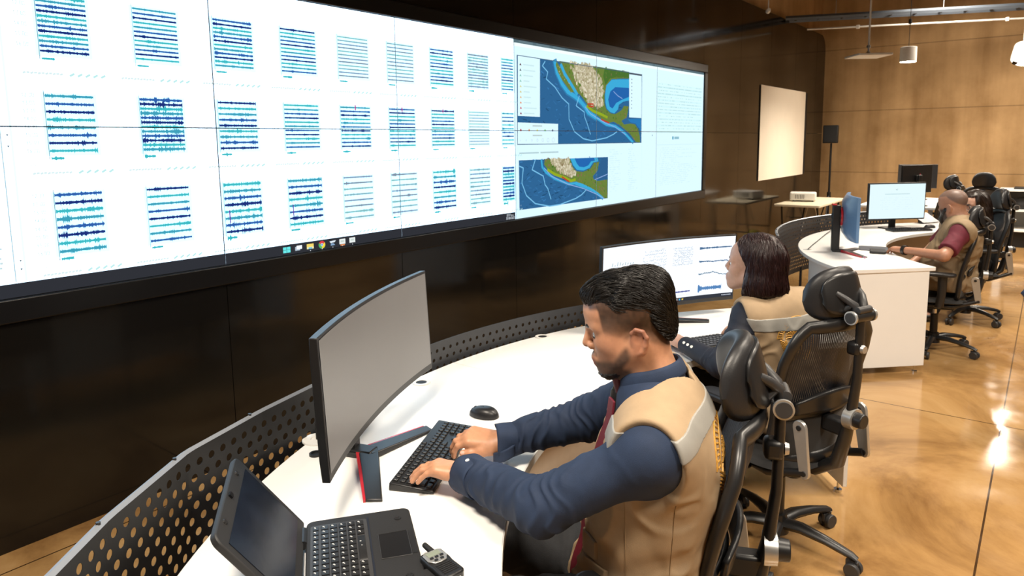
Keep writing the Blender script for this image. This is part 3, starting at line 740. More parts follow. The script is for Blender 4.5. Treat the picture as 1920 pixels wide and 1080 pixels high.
# perforated screens along the outer edge of the desks
M['perf'] = mat('perforated_steel', (0.007, 0.0075, 0.009), 0.5, noise=0.1)
M['perf_grey'] = mat('perforated_steel_grey', (0.035, 0.037, 0.042), 0.45, noise=0.08)
M['rail'] = mat('rail_alu', (0.42, 0.45, 0.50), 0.35, 0.6)
def resample(path, ds):
    P = [np.array(p, float) for p in path]
    seg = [np.linalg.norm(b - a) for a, b in zip(P[:-1], P[1:])]; L = sum(seg)
    n = max(2, round(L / ds)); out = []
    for i in range(n + 1):
        s = L * i / n; k = 0
        while k < len(seg) - 1 and s > seg[k]: s -= seg[k]; k += 1
        out.append(P[k] + (P[k + 1] - P[k]) * (s / seg[k]))
    return out, L
def perforated(name, label, path, z0, z1, pitch, rad, mtl, rail=True, group=None, margin=0.02):
    t = empty(name, label, 'desk screen', (0, 0, 0), group=group)
    fine, L = resample(path, 0.01)
    nf = len(fine) - 1
    def at(s):
        f = min(max(s / L, 0), 1) * nf; i = min(int(f), nf - 1); p = fine[i] + (fine[i + 1] - fine[i]) * (f - i); return p
    q = MB()
    ph = pitch * 0.866
    nr = int((z1 - z0 - 2 * margin) / ph)
    zb = z1 - margin - nr * ph
    def V(s, z): p = at(s); return (p[0], p[1], z)
    nc = int(L / pitch)
    K = 12
    for j in range(nr):
        off = (j % 2) * pitch / 2
        za, zc = zb + j * ph, zb + (j + 1) * ph
        for i in range(-1, nc + 1):
            sa, sb = i * pitch + off, (i + 1) * pitch + off
            if sb <= 0.001 or sa >= L - 0.001: continue
            if sa < 0 or sb > L:
                a, b = max(sa, 0), min(sb, L)
                q.add([V(a, za), V(b, za), V(b, zc), V(a, zc)], [(0, 1, 2, 3)]); continue
            ms, mz = (sa + sb) / 2, (za + zc) / 2
            vs = []; fs = []
            for k in range(K):
                an = 2 * PI * k / K; cx, cz = math.cos(an), math.sin(an)
                vs.append(V(ms + rad * cx, mz + rad * cz))
            for k in range(K):
                an = 2 * PI * k / K; cx, cz = math.cos(an), math.sin(an)
                m_ = max(abs(cx) / (pitch / 2), abs(cz) / (ph / 2))
                vs.append(V(ms + cx / m_, mz + cz / m_))
            # corner points
            cr_ = [V(sb, zc), V(sa, zc), V(sa, za), V(sb, za)]
            vs += cr_
            angc = math.atan2(ph / 2, pitch / 2)
            for k in range(K):
                k2 = (k + 1) % K
                fs.append((k, K + k, K + k2, k2))
                a0, a1 = 2 * PI * k / K, 2 * PI * (k + 1) / K
                for ci, ca in enumerate((angc, PI - angc, PI + angc, 2 * PI - angc)):
                    if a0 < ca - 1e-6 and ca + 1e-6 < a1: fs.append((K + k, 2 * K + ci, K + k2))
            q.add(vs, fs)
    for (a, b) in ((z0, zb), (z1 - margin, z1)):
        for i in range(nf):
            p, r_ = fine[i], fine[i + 1]
            q.add([(p[0], p[1], a), (r_[0], r_[1], a), (r_[0], r_[1], b), (p[0], p[1], b)], [(0, 1, 2, 3)])
    q.build('perforated_sheet', mtl, t, smooth=0, solid=0.0012)
    if rail:
        q = MB(); pr = [(p[0], p[1], z1 + 0.004) for p in fine[::3]] + [(fine[-1][0], fine[-1][1], z1 + 0.004)]
        q.tube(pr, 0.010, n=4, flat=(1.0, 0.55), up=(0.7, 0.7, 0)); q.build('top_rail', M['rail'], t)
        for i in range(8, nf - 4, 28):
            q = MB(); p = fine[i]; q.cyl((p[0], p[1], z1 + 0.006), (p[0], p[1], z1 + 0.013), 0.0045, n=10); q.build('rail_screw', M['black_plastic'], t)
    for p in (fine[2], fine[nf // 2], fine[-3]):
        q = MB(); q.box((p[0], p[1], z0 / 2 + 0.02), (0.02, 0.02, z0 + 0.04)); q.build('post', M['black_plastic'], t)
    return t
perforated('perforated_screen', 'tall black perforated screen with round holes behind the laptop', [(-0.98, 0.06), (-1.23, 0.28), (-1.449, 0.537), (-1.617, 0.789), (-1.705, 1.05), (-1.765, 1.29), (-1.82, 1.55)], 0.42, 0.90, 0.0405, 0.0102, M['perf'], group='perforated desk screens')
perforated('perforated_screen', 'low grey perforated screen running along the desk behind the typing man', [pol(CA, 2.31, g) for g in np.linspace(183.5, 156.5, 28)], 0.40, 0.846, 0.0405, 0.0082, M['perf_grey'], rail=False, group='perforated desk screens')
perforated('perforated_screen', 'dim grey perforated screen curving round the second white desk', [pol(CB, 2.52, g) for g in np.linspace(203, 140, 40)], 0.35, 0.86, 0.0405, 0.0088, M['perf_grey'], rail=True, group='perforated desk screens')

# ------------------------------------------------------------------ monitors
def traces_picture(kind):
    P = Picture(); W1 = (1.0, 1.05, 1.12)
    def tr(u0, u1, v, amp, col, n=40, drift=0.0, base=0.006):
        env = np.abs(RNG.normal(0, 0.5, n + 1)) + 0.4
        env[:4] += 1.0
        d = np.cumsum(RNG.normal(0, drift, n + 1))
        for i in range(n):
            a = u0 + (u1 - u0) * i / n; b = u0 + (u1 - u0) * (i + 1) / n
            P.poly([(a, v + d[i] - base - amp * env[i]), (b, v + d[i + 1] - base - amp * env[i + 1]), (b, v + d[i + 1] + base + amp * env[i + 1]), (a, v + d[i] + base + amp * env[i])], col, 2)
    if kind == 'wave':
        P.rect(-1, -1, 1, 1, W1, 0)
        P.rect(-1, -1, 1, -0.88, (0.04, 0.045, 0.06), 3)
        P.rect(-0.62, -1, 0.2, -0.90, (0.07, 0.03, 0.035), 4)
        for k in range(9): P.rect(-0.12 + 0.045 * k, -0.965, -0.095 + 0.045 * k, -0.915, [(0.8, 0.8, 0.8), (0.1, 0.5, 0.8), (0.8, 0.6, 0.1)][k % 3], 5)
        for k in range(7): P.rect(0.84 + 0.02 * k, -0.955, 0.853 + 0.02 * k, -0.925, (0.7, 0.75, 0.85), 5)
        B2 = (0.07, 0.16, 0.30)
        tr(0.48, 0.95, 0.66, 0.02, B2); tr(0.48, 0.95, 0.25, 0.012, B2, drift=0.012); tr(0.48, 0.95, -0.16, 0.010, (0.14, 0.24, 0.34), drift=0.012); tr(0.48, 0.83, -0.66, 0.06, (0.10, 0.25, 0.52))
        for (ua, ub, va, vb) in ((-0.38, -0.02, 0.72, 0.05), (0.08, 0.38, 0.72, 0.2)):
            for k in range(8):
                v = va + (vb - va) * k / 7
                for j in range(26):
                    if RNG.uniform() < 0.7:
                        u = ua + (ub - ua) * j / 26
                        P.line([(u, v + RNG.normal(0, 0.02)), (u + 0.012, v + RNG.normal(0, 0.02))], 0.012, (0.42, 0.5, 0.58), 2, 2.43)
        tr(-0.25, -0.03, 0.0, 0.02, (0.10, 0.14, 0.42)); tr(-0.20, -0.02, -0.13, 0.05, (0.45, 0.55, 0.78)); tr(0.08, 0.36, -0.69, 0.02, (0.10, 0.12, 0.36))
        for k in range(9): P.line([(-0.86 + 0.04 * k, 0.42), (-0.85 + 0.04 * k, 0.42 + RNG.uniform(0.02, 0.11))], 0.02, (0.3, 0.42, 0.45), 2, 2.43)
        for k in range(14):
            if RNG.uniform() < .8: P.line([(0.09 + 0.02 * k, -0.80), (0.10 + 0.02 * k, -0.80)], 0.012, (0.6, 0.7, 0.8), 2, 2.43)
    else:
        P.rect(-1, -1, 1, 1, (0.80, 0.98, 1.02), 0)
        for k in range(18): P.line([(-0.45 + 0.05 * k, 0.42), (-0.415 + 0.05 * k, 0.42)], 0.03, (0.42, 0.62, 0.66), 2)
        P.line([(-0.07, 0.70), (-0.03, 0.64), (0.0, 0.72)], 0.02, (0.25, 0.38, 0.4), 2)
        for j in range(6):
            for k in range(20):
                if RNG.uniform() < .6: P.line([(-0.6 + 0.06 * k, 0.2 - 0.13 * j), (-0.57 + 0.06 * k, 0.2 - 0.13 * j)], 0.02, (0.68, 0.88, 0.9), 2)
    return P
def gaming_monitor(label, loc, heading, tilt=0.0, pic=None, base_dz=None, group=None, w=0.827, h=0.34, shell_mat=None):
    """local frame: screen faces +x; origin on the desk below the stand joint"""
    t = empty('curved_monitor', label, 'monitor', (loc[0], loc[1], 0.7505), heading, group=group)
    zc = loc[2] - 0.7505
    sag = 0.036
    def cx(y): return -sag * (1 - (y / (w / 2)) ** 2)
    Mt = Matrix.Translation((0, 0, zc)) @ Matrix.Rotation(tilt, 4, 'Y')
    n = 24
    q = MB()
    def shell(u, v):                                            # front border
        y = (u - 0.5) * w; z = (v - 0.5) * h; return (cx(y), y, z)
    ys = [(i / n - 0.5) * w for i in range(n + 1)]
    vs = []; fs = []
    for y in ys:
        b = 0.022 + 0.03 * max(0, 1 - (abs(y) / (w / 2)) ** 4)
        vs += [(cx(y), y, -h / 2), (cx(y), y, h / 2), (cx(y) - 0.020, y, h / 2), (cx(y) - b, y, h / 2 - 0.05), (cx(y) - b, y, -h / 2 + 0.05), (cx(y) - 0.020, y, -h / 2)]
    for i in range(n):
        for j in range(6): fs.append((i * 6 + j, i * 6 + (j + 1) % 6, (i + 1) * 6 + (j + 1) % 6, (i + 1) * 6 + j))
    fs += [(0, 5, 4, 3, 2, 1), tuple(n * 6 + j for j in range(6))]
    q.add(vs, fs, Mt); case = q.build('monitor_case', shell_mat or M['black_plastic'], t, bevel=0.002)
    q = MB()
    mx, mz0, mz1 = 0.008, 0.020, 0.008
    if pic is None:
        def sf(u, v): y = (u - 0.5) * (w - 2 * mx); return (cx(y) + 0.0012, y, -h / 2 + mz0 + v * (h - mz0 - mz1))
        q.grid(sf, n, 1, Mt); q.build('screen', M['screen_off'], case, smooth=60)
    else:
        q.col = (0, 0, 0)
        for pts, c, ly in pic.p:
            a = sum(pts[i - 1][0] * pts[i][1] - pts[i][0] * pts[i - 1][1] for i in range(len(pts)))
            if a < 0: pts = pts[::-1]
            us = [p[0] for p in pts]
            cuts = [-1 + 2 * i / n for i in range(n + 1)] if max(us) - min(us) > 0.2 else [-1.0, 1.0]
            for c0, c1 in zip(cuts[:-1], cuts[1:]):
                pc = poly_clip(pts, (c0, c1, -1, 1))
                if len(pc) < 3: continue
                q.col = c
                vv = []
                for (u, v) in pc:
                    y = u * (w / 2 - mx); vv.append((cx(y) + 0.0008 + 0.0002 * ly, y, -h / 2 + mz0 + (v + 1) / 2 * (h - mz0 - mz1)))
                q.add(vv, [tuple(range(len(vv)))], Mt)
        q.build('screen', M['screen'], case, smooth=0)
    q = MB(); q.cyl((-sag - 0.052, 0, 0), (-sag - 0.066, 0, 0), 0.075, 0.070, n=36, M=Mt); ro = q.build('accent_ring', M['red_gloss'], case)
    q = MB(); q.cyl((-sag - 0.060, 0, 0), (-sag - 0.071, 0, 0), 0.060, 0.055, n=36, M=Mt); q.build('mount_cover', M['black_plastic'], ro)
    # stand: leaning column, arm, V foot with a red outer edge
    q = MB()
    q.prism([(-0.16, -0.03), (-0.10, -0.024), (-0.10, 0.024), (-0.16, 0.03)], 0.01, zc + 0.09)
    q.box((-0.115, 0, zc), (0.10, 0.05, 0.05))
    q.prism([(-0.15, -0.028), (-0.045, -0.042), (-0.040, 0.010), (-0.15, 0.028)], 0.0, 0.022)
    st = q.build('stand_column', M['black_plastic'], t, bevel=0.006)
    q = MB(); q.prism([(-0.165, -0.032), (-0.13, -0.028), (-0.13, 0.028), (-0.165, 0.032)], zc + 0.088, zc + 0.098); q.build('column_cap', M['red_gloss'], st, bevel=0.003)
    for s in (-1, 1):
        a = R(60) if s > 0 else R(-66); Mr = Matrix.Translation((-0.060, -0.018, 0)) @ Matrix.Rotation(a, 4, 'Z')
        q = MB(); L = 0.235 if s > 0 else 0.262
        x0_, x1_ = (-0.010, 0.012) if s > 0 else (0.012, -0.010)
        q.add([(x0_, -0.03, 0), (L, -0.022 , 0), (L + 0.01, 0.022, 0), (x1_, 0.03, 0), (x0_, -0.028, 0.020), (L, -0.020, 0.008), (L + 0.01, 0.020, 0.008), (x1_, 0.028, 0.020)],
              [(0, 3, 2, 1), (4, 5, 6, 7), (0, 1, 5, 4), (1, 2, 6, 5), (2, 3, 7, 6), (3, 0, 4, 7)], Mr)
        lg = q.build('foot', M['black_plastic'], t, bevel=0.003)
        q = MB(); yy = 0.026 * s
        q.add([(-0.02, yy - 0.008 * 0, 0.0), (L, (0.020 * s), 0.0), (L, 0.020 * s, 0.0085), (-0.02, yy, 0.0205), (-0.02, yy + 0.010 * s, 0.0), (L, 0.020 * s + 0.006 * s, 0.0), (L, 0.020 * s + 0.006 * s, 0.008), (-0.02, yy + 0.010 * s, 0.020)],
              [(0, 1, 2, 3), (7, 6, 5, 4), (3, 2, 6, 7), (0, 4, 5, 1), (1, 5, 6, 2), (0, 3, 7, 4)], Mr)
        if s < 0:
            # red edge sits on the wall side of the foot
            pass
        q.build('accent_edge', M['red_gloss'], lg)
    return t
m1 = gaming_monitor('switched off curved monitor in front of the typing man', (-1.449, 1.293, 1.044), 0.485, -0.043)
# sticker on the foot of that monitor
m2 = gaming_monitor('lit curved monitor with blue wave traces in front of the woman', (-1.412, 3.091, 0.994), -0.43, 0.045, traces_picture('wave'))
m4 = gaming_monitor('curved monitor seen from its back with blue sheen and red ring', (-1.18, 5.90, 1.03), 0.32, 0.0, None, w=0.60, shell_mat=mat('blue_spill_shell', (0.13, 0.24, 0.42), 0.28))  # video wall's blue spill is put into the colour of a grey shell
feet = [o for o in m1.children if o.name.startswith('foot')]
q = MB(); q.box((0.195, -0.002, 0.0128), (0.03, 0.022, 0.0006), Matrix.Translation((-0.060, -0.018, 0)) @ Matrix.Rotation(R(-66), 4, 'Z') @ Matrix.Rotation(0.045, 4, 'Y') @ Matrix.Translation((0.0, 0, 0.0065)))
q.build('energy_sticker', M['green_sticker'], feet[0], smooth=0)
q = MB(); q.box((0.168, -0.002, 0.0128), (0.016, 0.010, 0.0006), Matrix.Translation((-0.060, -0.018, 0)) @ Matrix.Rotation(R(-66), 4, 'Z') @ Matrix.Rotation(0.045, 4, 'Y') @ Matrix.Translation((0.0, 0, 0.0065)))
q.build('white_sticker', M['label_white'], feet[0], smooth=0)

def flat_monitor(label, loc, heading, w, h, zc, lit=None, base='plate', group=None):
    t = empty('flat_monitor', label, 'monitor', (loc[0], loc[1], 0.7505), heading, group=group)
    z = zc - 0.7505
    q = MB(); q.box((-0.014, 0, z), (0.028, w, h)); c = q.build('monitor_case', M['black_plastic'], t, bevel=0.004)
    q = MB()
    if lit:
        for pts, cc, ly in lit.p:
            q.col = cc
            q.add([(0.0006 + 0.0002 * ly, u * (w / 2 - 0.010), z + v * (h / 2 - 0.012)) for u, v in pts], [tuple(range(len(pts)))])
        q.build('screen', M['screen'], c, smooth=0)
    else:
        q.box((0.0005, 0, z), (0.001, w - 0.02, h - 0.024)); q.build('screen', M['screen_off'], c)
    q = MB(); q.box((-0.06, 0, z / 2 + 0.03), (0.03, 0.06, z + 0.05)); q.box((-0.035, 0, z), (0.05, 0.10, 0.10)); q.build('stand_neck', M['black_plastic'], t, bevel=0.005)
    q = MB(); q.rbox((-0.02, 0, 0.006), (0.19, 0.25, 0.012), 0.03); q.build('stand_base', M['black_plastic'], t, bevel=0.002)
    if not lit and base == 'red':
        q = MB(); q.tube([(-0.030, -0.05 + 0.02 * math.sin(k), z - 0.02 + 0.03 * k) for k in (0, 1, 2, 3)], [0.004, 0.007, 0.007, 0.003], n=8); q.build('accent_ring', M['red_gloss'], c)
    return t
flat_monitor('brightly lit flat monitor facing the bearded man on the second desk', (-1.16, 7.66), -0.80, 0.60, 0.36, 1.02, traces_picture('doc'))

# third desk: white tables with dark monitors seen from behind
td = empty('white_table', 'plain white table carrying dark monitors near the far concrete wall', 'table', (-1.55, 11.0, 0))
q = MB(); q.rbox((0, 0, 0.735), (0.90, 1.7, 0.03), 0.04); q.build('table_top', M['white_laminate'], td, bevel=0.003)
for sx_ in (-1, 1):
    for sy_2 in (-1, 1):
        q = MB(); q.box((sx_ * 0.38, sy_2 * 0.75, 0.36), (0.05, 0.05, 0.72)); q.build('leg', M['white_plastic'], td)
flat_monitor('dark monitor with a red stripe seen from behind, beyond the lit flat monitor', (-1.37, 10.32), 2.62, 0.54, 0.36, 1.10, None, 'red')
flat_monitor('blank dark monitor standing before the far concrete wall', (-1.50, 11.45), 1.95, 0.50, 0.34, 1.08, None)
pp = MB(); pp.rbox((0, 0, 0.012), (0.21, 0.29, 0.024), 0.004)
o = pp.build('paper_stack', M['label_white']); o.location = (-1.17, 10.9, 0.7505); o.rotation_euler = (0, 0, 0.3)
tag(o, 'small stack of white paper on the far white table', 'paper')

# ------------------------------------------------------------------ keyboards
def keyboard(label, loc, rz, w=0.43, d=0.125, keys_individual=False, mtl=None, keycol=None, cat='keyboard'):
    """local: +x towards the typist, y along the row (typist's right is +y)"""
    mtl = mtl or M['black_plastic']; keycol = keycol or M['key']
    t = empty('keyboard', label, cat, (loc[0], loc[1], 0.7505), rz)
    q = MB()
    vs = [(-d / 2, -w / 2, 0), (d / 2, -w / 2, 0), (d / 2, w / 2, 0), (-d / 2, w / 2, 0), (-d / 2 + 0.002, -w / 2, 0.022), (d / 2 - 0.002, -w / 2, 0.009), (d / 2 - 0.002, w / 2, 0.009), (-d / 2 + 0.002, w / 2, 0.022)]
    q.add(vs, [(0, 3, 2, 1), (4, 5, 6, 7), (0, 1, 5, 4), (1, 2, 6, 5), (2, 3, 7, 6), (3, 0, 4, 7)]); q.build('keyboard_body', mtl, t, bevel=0.003)
    rows = [(-0.048, 13, 0.0), (-0.028, 14, 0.0), (-0.010, 14, 0.006), (0.008, 13, 0.010), (0.026, 12, 0.014), (0.044, 9, 0.0)]
    kw = 0.0172; spots = []
    y0 = -w / 2 + 0.010
    for r_, (x, nk, so) in enumerate(rows):
        y = y0
        for k in range(nk):
            wd = kw
            if r_ == 5: wd = [kw * 1.25, kw * 1.1, kw * 1.1, kw * 5.6, kw * 1.1, kw * 1.1, kw * 1.1, kw * 1.1, kw * 1.1][k]
            if k == 0 and so: wd = kw + so * 1.4
            if r_ in (1, 2, 3, 4) and k == nk - 1: wd = y0 + 0.268 - y
            spots.append((x, y + wd / 2, wd - 0.003)); y += wd + 0.0017
    for r_, x in enumerate((-0.028, -0.010, 0.008, 0.026, 0.044)):
        for k in range(4): spots.append((x, y0 + 0.335 + 0.0187 * k, kw - 0.003))
        if r_ in (0, 1, 4):
            for k in range(3): spots.append((x, y0 + 0.276 + 0.0187 * k, kw - 0.003))
    spots.append((0.026, y0 + 0.276 + 0.0187, kw - 0.003))
    if not keys_individual:
        q = MB()
        for (x, y, wd) in spots:
            z = 0.022 - 0.013 * (x + d / 2) / d; q.box((x, y, z + 0.002), (0.0142, wd, 0.005), taper=(0.86, 0.9))
        q.build('keycap_field', keycol, t)
    else:
        cache = {}
        mk = Matrix.Rotation(0.104, 4, 'Y')
        for i, (x, y, wd) in enumerate(spots):
            z = 0.022 - 0.013 * (x + d / 2) / d
            key = round(wd, 4)
            if i >= 98: break
            if key not in cache:
                q = MB(); q.box((0, 0, 0.002), (0.0148, wd, 0.0060), mk, taper=(0.84, 0.88)); o = q.build('key', keycol, t, bevel=0.0012, seg=1); cache[key] = o
            else:
                o = cache[key].copy(); COL.objects.link(o); o.parent = t
            o.location = (x, y, z)
        if len(spots) > 98:
            q = MB()
            for (x, y, wd) in spots[98:]:
                z = 0.022 - 0.013 * (x + d / 2) / d; q.box((x, y, z + 0.002), (0.0148, wd, 0.006), mk if False else None, taper=(0.84, 0.88))
            tag(q.build('keys_remaining', keycol, t, bevel=0.0012, seg=1), kind='stuff')
    return t
M['key'] = mat('key_black', (0.014, 0.014, 0.015), 0.34)
M['key_grey'] = mat('key_grey', (0.06, 0.065, 0.075), 0.4)
kb1 = keyboard('black keyboard under the hands of the man in the blue shirt', (-1.335, 1.362), 0.45, w=0.42, d=0.122, keys_individual=True)
kb2 = keyboard('dark keyboard with grey keys under the sleeve of the woman', (-1.125, 2.875), -0.52, w=0.34, d=0.115, keycol=M['key_grey'])
keyboard('black keyboard lying before the lit flat monitor', (-1.03, 7.55), -0.8, w=0.40)
# mice
def mouse(label, x, y, rz, z=0.7505):
    t = empty('computer_mouse', label, 'mouse', (x, y, z), rz)
    q = MB()
    def prof(u, v):
        a = 2 * PI * u; s = v * PI / 2
        rx = 0.052 * math.cos(s) ** 0.55; ry = 0.031 * math.cos(s) ** 0.55
        xx = rx * math.cos(a); yy = ry * math.sin(a) * (1 + 0.12 * math.cos(a + 0.4))
        zz = 0.031 * math.sin(s) * (1 - 0.10 * (xx / 0.05 - 0.2) ** 2)
        return (xx, yy, zz + 0.002)
    q.grid(prof, 36, 14); q.rbox((0, 0, 0.002), (0.088, 0.046, 0.004), 0.02); q.build('mouse_shell', M['black_plastic'], t, smooth=70)
    q = MB(); q.cyl((-0.030, -0.0035, 0.0235), (-0.030, 0.0035, 0.0235), 0.007, n=18); q.build('scroll_wheel', M['dark_grey'], t)
    q = MB(); q.tube([(-0.044, 0, 0.0205), (-0.030, 0, 0.0270), (-0.012, 0, 0.0318), (0.0, 0, 0.0330)], 0.0011, n=6); q.build('button_split', M['black_matte'], t)
    return t
mouse('black computer mouse lying on open white desk beyond the keyboard', -1.415, 1.672, 0.25)
mouse('small dark mouse beside the black keyboard on the second desk', -0.90, 7.90, 0.5)
# mouse pad and mouse under the bearded man's hand
q = MB(); q.rbox((0, 0, 0.002), (0.21, 0.25, 0.004), 0.03)
o = q.build('mouse_pad', mat('pad_grey', (0.06, 0.065, 0.08), 0.7, noise=0.1)); o.location = (-1.085, 6.17, 0.7505); o.rotation_euler = (0, 0, 0.2)
tag(o, 'dark grey mouse pad near the hand of the bearded man', 'mouse pad')
q = MB(); q.rbox((0, 0, 0.010), (0.11, 0.17, 0.018), 0.02)
o = q.build('trackpad', M['black_matte'], bevel=0.003); o.location = (-1.02, 5.985, 0.7505); o.rotation_euler = (0, 0, 0.2)
tag(o, 'black touch pad under the hand of the bearded man', 'trackpad')
# tablet, pens and cable on the second desk
t = empty('tablet', 'dark tablet propped up beside the bearded man', 'tablet', (-1.0, 8.35, 0.7505), -0.5)
q = MB(); q.rbox((0, 0, 0.0), (0.17, 0.25, 0.008), 0.01, M=Matrix.Translation((0, 0, 0.05)) @ Matrix.Rotation(0.5, 4, 'Y')); tb = q.build('tablet_body', M['black_plastic'], t)
q = MB(); q.box((-0.04, 0, 0.032), (0.012, 0.08, 0.062)); q.build('prop', M['black_plastic'], t)
q = MB(); q.tube([(-1.50, 5.845, 0.756), (-1.53, 6.1, 0.757), (-1.56, 6.40, 0.756), (-1.60, 6.8, 0.759), (-1.62, 7.15, 0.77), (-1.56, 7.4, 0.80)], 0.0035, n=7)
tag(q.build('cable', M['cable']), 'thin black cable lying across the second white desk', 'cable')
q = MB(); q.cyl((0, -0.07, 0.0045), (0, 0.055, 0.0045), 0.0042, n=10); pb = q
t = empty('pen', 'black tipped pen lying by the foot of the back turned monitor', 'pen', (-1.075, 5.70, 0.7505), 0.5)
q.build('barrel', mat('pen_pink', (0.55, 0.25, 0.40), 0.4), t)
q = MB(); q.cyl((0, 0.055, 0.0045), (0, 0.075, 0.0045), 0.0042, 0.0012, n=10); q.build('tip', M['black_plastic'], t)
# power cable behind the dark monitor
q = MB(); q.tube([(-1.709, 1.233, 0.753), (-1.712, 1.235, 0.80), (-1.70, 1.24, 0.86), (-1.685, 1.26, 0.91), (-1.66, 1.27, 0.96), (-1.60, 1.27, 1.0), (-1.545, 1.26, 1.01)], 0.004, n=8)
tag(q.build('cable', M['cable']), 'black cable rising from the desk plate behind the switched off monitor', 'cable')

# ------------------------------------------------------------------ laptop
lt = empty('laptop', 'scuffed black rugged laptop open on the near end of the white desk', 'laptop', (-1.309, 0.903, 0.7505), math.atan2(-0.60, 0.80))
# local: x along the hinge, y away from hinge towards the typist's side (left-handed check: y = rot90 of x = (0.60,0.80))
LW, LD = 0.34, 0.236
q = MB(); q.rbox((LW / 2, LD / 2, 0.0125), (LW, LD, 0.021), 0.018, n=5)
base = q.build('laptop_base', M['black_matte'], lt, bevel=0.003)
q = MB(); q.rbox((LW / 2, 0.072, 0.0232), (LW - 0.05, 0.125, 0.0006), 0.006); q.build('keyboard_tray', M['dark_grey'], base)
q = MB(); q.box((LW / 2, 0.137, 0.0236), (LW - 0.045, 0.004, 0.0012)); q.build('trim_strip', M['blue_black'], base)
ky = []
cache = {}
M['key_legend'] = mat('key_legend', (0.6, 0.6, 0.58), 0.5)
cnt = 0
for r_ in range(6):
    y = 0.021 + 0.0195 * r_; n_ = 14 if r_ < 5 else 8
    x = 0.033
    for k in range(n_):
        wd = 0.0172
        if r_ == 5: wd = [0.02, 0.0172, 0.0172, 0.098, 0.0172, 0.0172, 0.0172, 0.0172][k]
        elif k == n_ - 1: wd = LW - 0.033 - x
        hh = 0.012 if r_ == 0 else 0.0162
        key = (round(wd, 4), hh)
        if key not in cache:
            q = MB(); q.mat = 0; q.box((0, 0, 0.0014), (wd - 0.001, hh, 0.0028), taper=(0.9, 0.9)); q.mat = 1
            lw = 0.0028; q.box((-wd * 0.22, -hh * 0.18, 0.0029), (lw, 0.0034, 0.0002)); q.box((-wd * 0.05, -hh * 0.05, 0.0029), (0.0022, 0.0022, 0.0002))
            o = q.build('key', [M['key'], M['key_legend']], base); cache[key] = o
        else:
            o = cache[key].copy(); COL.objects.link(o); o.parent = base
        o.location = (x + wd / 2, y, 0.0236); x += wd + 0.0022; cnt += 1
q = MB(); q.rbox((0.15, 0.187, 0.0232), (0.095, 0.062, 0.0006), 0.003); tp = q.build('touchpad', M['black_gloss'], base)
q = MB(); q.tube([(0.15 + sx_ * 0.0485, 0.187 + sy_2 * 0.032, 0.0234) for sx_, sy_2 in ((-1, -1), (1, -1), (1, 1), (-1, 1))], 0.0008, n=5, closed=True); q.build('touchpad_rim', M['dark_grey'], tp)
q = MB(); q.box((0.15, 0.226, 0.0234), (0.09, 0.010, 0.001)); q.build('touchpad_buttons', M['black_plastic'], tp)
for x, y in ((0.045, 0.205), (0.27, 0.205)):
    q = MB(); q.lathe([(0.008, 0), (0.0075, 0.0015), (0.005, 0.0015), (0.0045, 0.0008)], 18, Matrix.Translation((x, y, 0.0232))); q.build('rubber_pad', M['black_plastic'], base)
# lid, leaning back
la = math.atan2(0.140, 0.185)
ML = Matrix.Translation((0, -0.004, 0.022)) @ Matrix.Rotation(la, 4, 'X')      # lid plane: x along hinge, z up the lid
LH = 0.230
q = MB()
poly = []
for cx_, cz_, a0 in ((LW - 0.02, LH - 0.02, 0), (0.02, LH - 0.02, 90), (0.006, 0.006, 180), (LW - 0.006, 0.006, 270)):
    rr_ = 0.02 if cz_ > 0.1 else 0.006
    for i in range(6): t_ = R(a0 + 18 * i); poly.append((cx_ + rr_ * math.cos(t_), cz_ + rr_ * math.sin(t_)))
q.prism(poly, 0.0, 0.014, ML @ Matrix.Rotation(PI / 2, 4, 'X'))
lid = q.build('laptop_lid', M['black_matte'], lt, bevel=0.003)
q = MB(); q.box((LW / 2, 0.0008, LH / 2 - 0.004), (LW - 0.040, 0.0010, LH - 0.058), ML); q.build('screen', M['laptop_glass'], lid, smooth=0)
for x in (0.07, LW - 0.07):
    q = MB(); q.cyl((x, 0.0, LH - 0.014), (x, 0.0035, LH - 0.014), 0.006, 0.005, n=14, M=ML); q.build('rubber_bumper', M['black_plastic'], lid)
q = MB(); q.box((LW / 2, 0.002, LH - 0.012), (0.014, 0.004, 0.010), ML); q.build('latch', M['black_gloss'], lid)
for x in (0.06, LW - 0.06):
    q = MB(); q.cyl((x - 0.03, -0.006, 0.018), (x + 0.03, -0.006, 0.018), 0.010, n=14); q.build('hinge', M['black_plastic'], lt)

# ------------------------------------------------------------------ two-way radio
wt = empty('walkie_talkie', 'small black walkie-talkie with silver face lying beside the laptop', 'radio', (-1.03, 0.986, 0.7505), math.atan2(-0.24, 0.97))
# local: x from aerial tip to bottom end
q = MB(); q.cyl((0.0, 0.016, 0.021), (0.052, 0.016, 0.019), 0.0058, 0.0072, n=14); q.build('antenna', M['black_matte'], wt, bevel=0.002)
q = MB()
pl = [(0.046, -0.020), (0.052, -0.026), (0.085, -0.027), (0.100, -0.025), (0.140, -0.026), (0.146, -0.018), (0.146, 0.018), (0.140, 0.026), (0.100, 0.025), (0.085, 0.027), (0.052, 0.027), (0.046, 0.022)]
q.prism(pl, 0.004, 0.034); bd = q.build('radio_body', M['black_plastic'], wt, bevel=0.004)
q = MB(); q.prism([(0.051, -0.014), (0.056, -0.022), (0.080, -0.023), (0.094, -0.014), (0.096, 0.0), (0.094, 0.014), (0.080, 0.023), (0.056, 0.022), (0.051, 0.014)], 0.034, 0.0365); fp = q.build('face_plate', M['silver'], bd, bevel=0.001)
q = MB(); q.box((0.063, 0.0, 0.0368), (0.016, 0.030, 0.0012)); q.build('display', mat('lcd', (0.22, 0.25, 0.2), 0.25), fp)
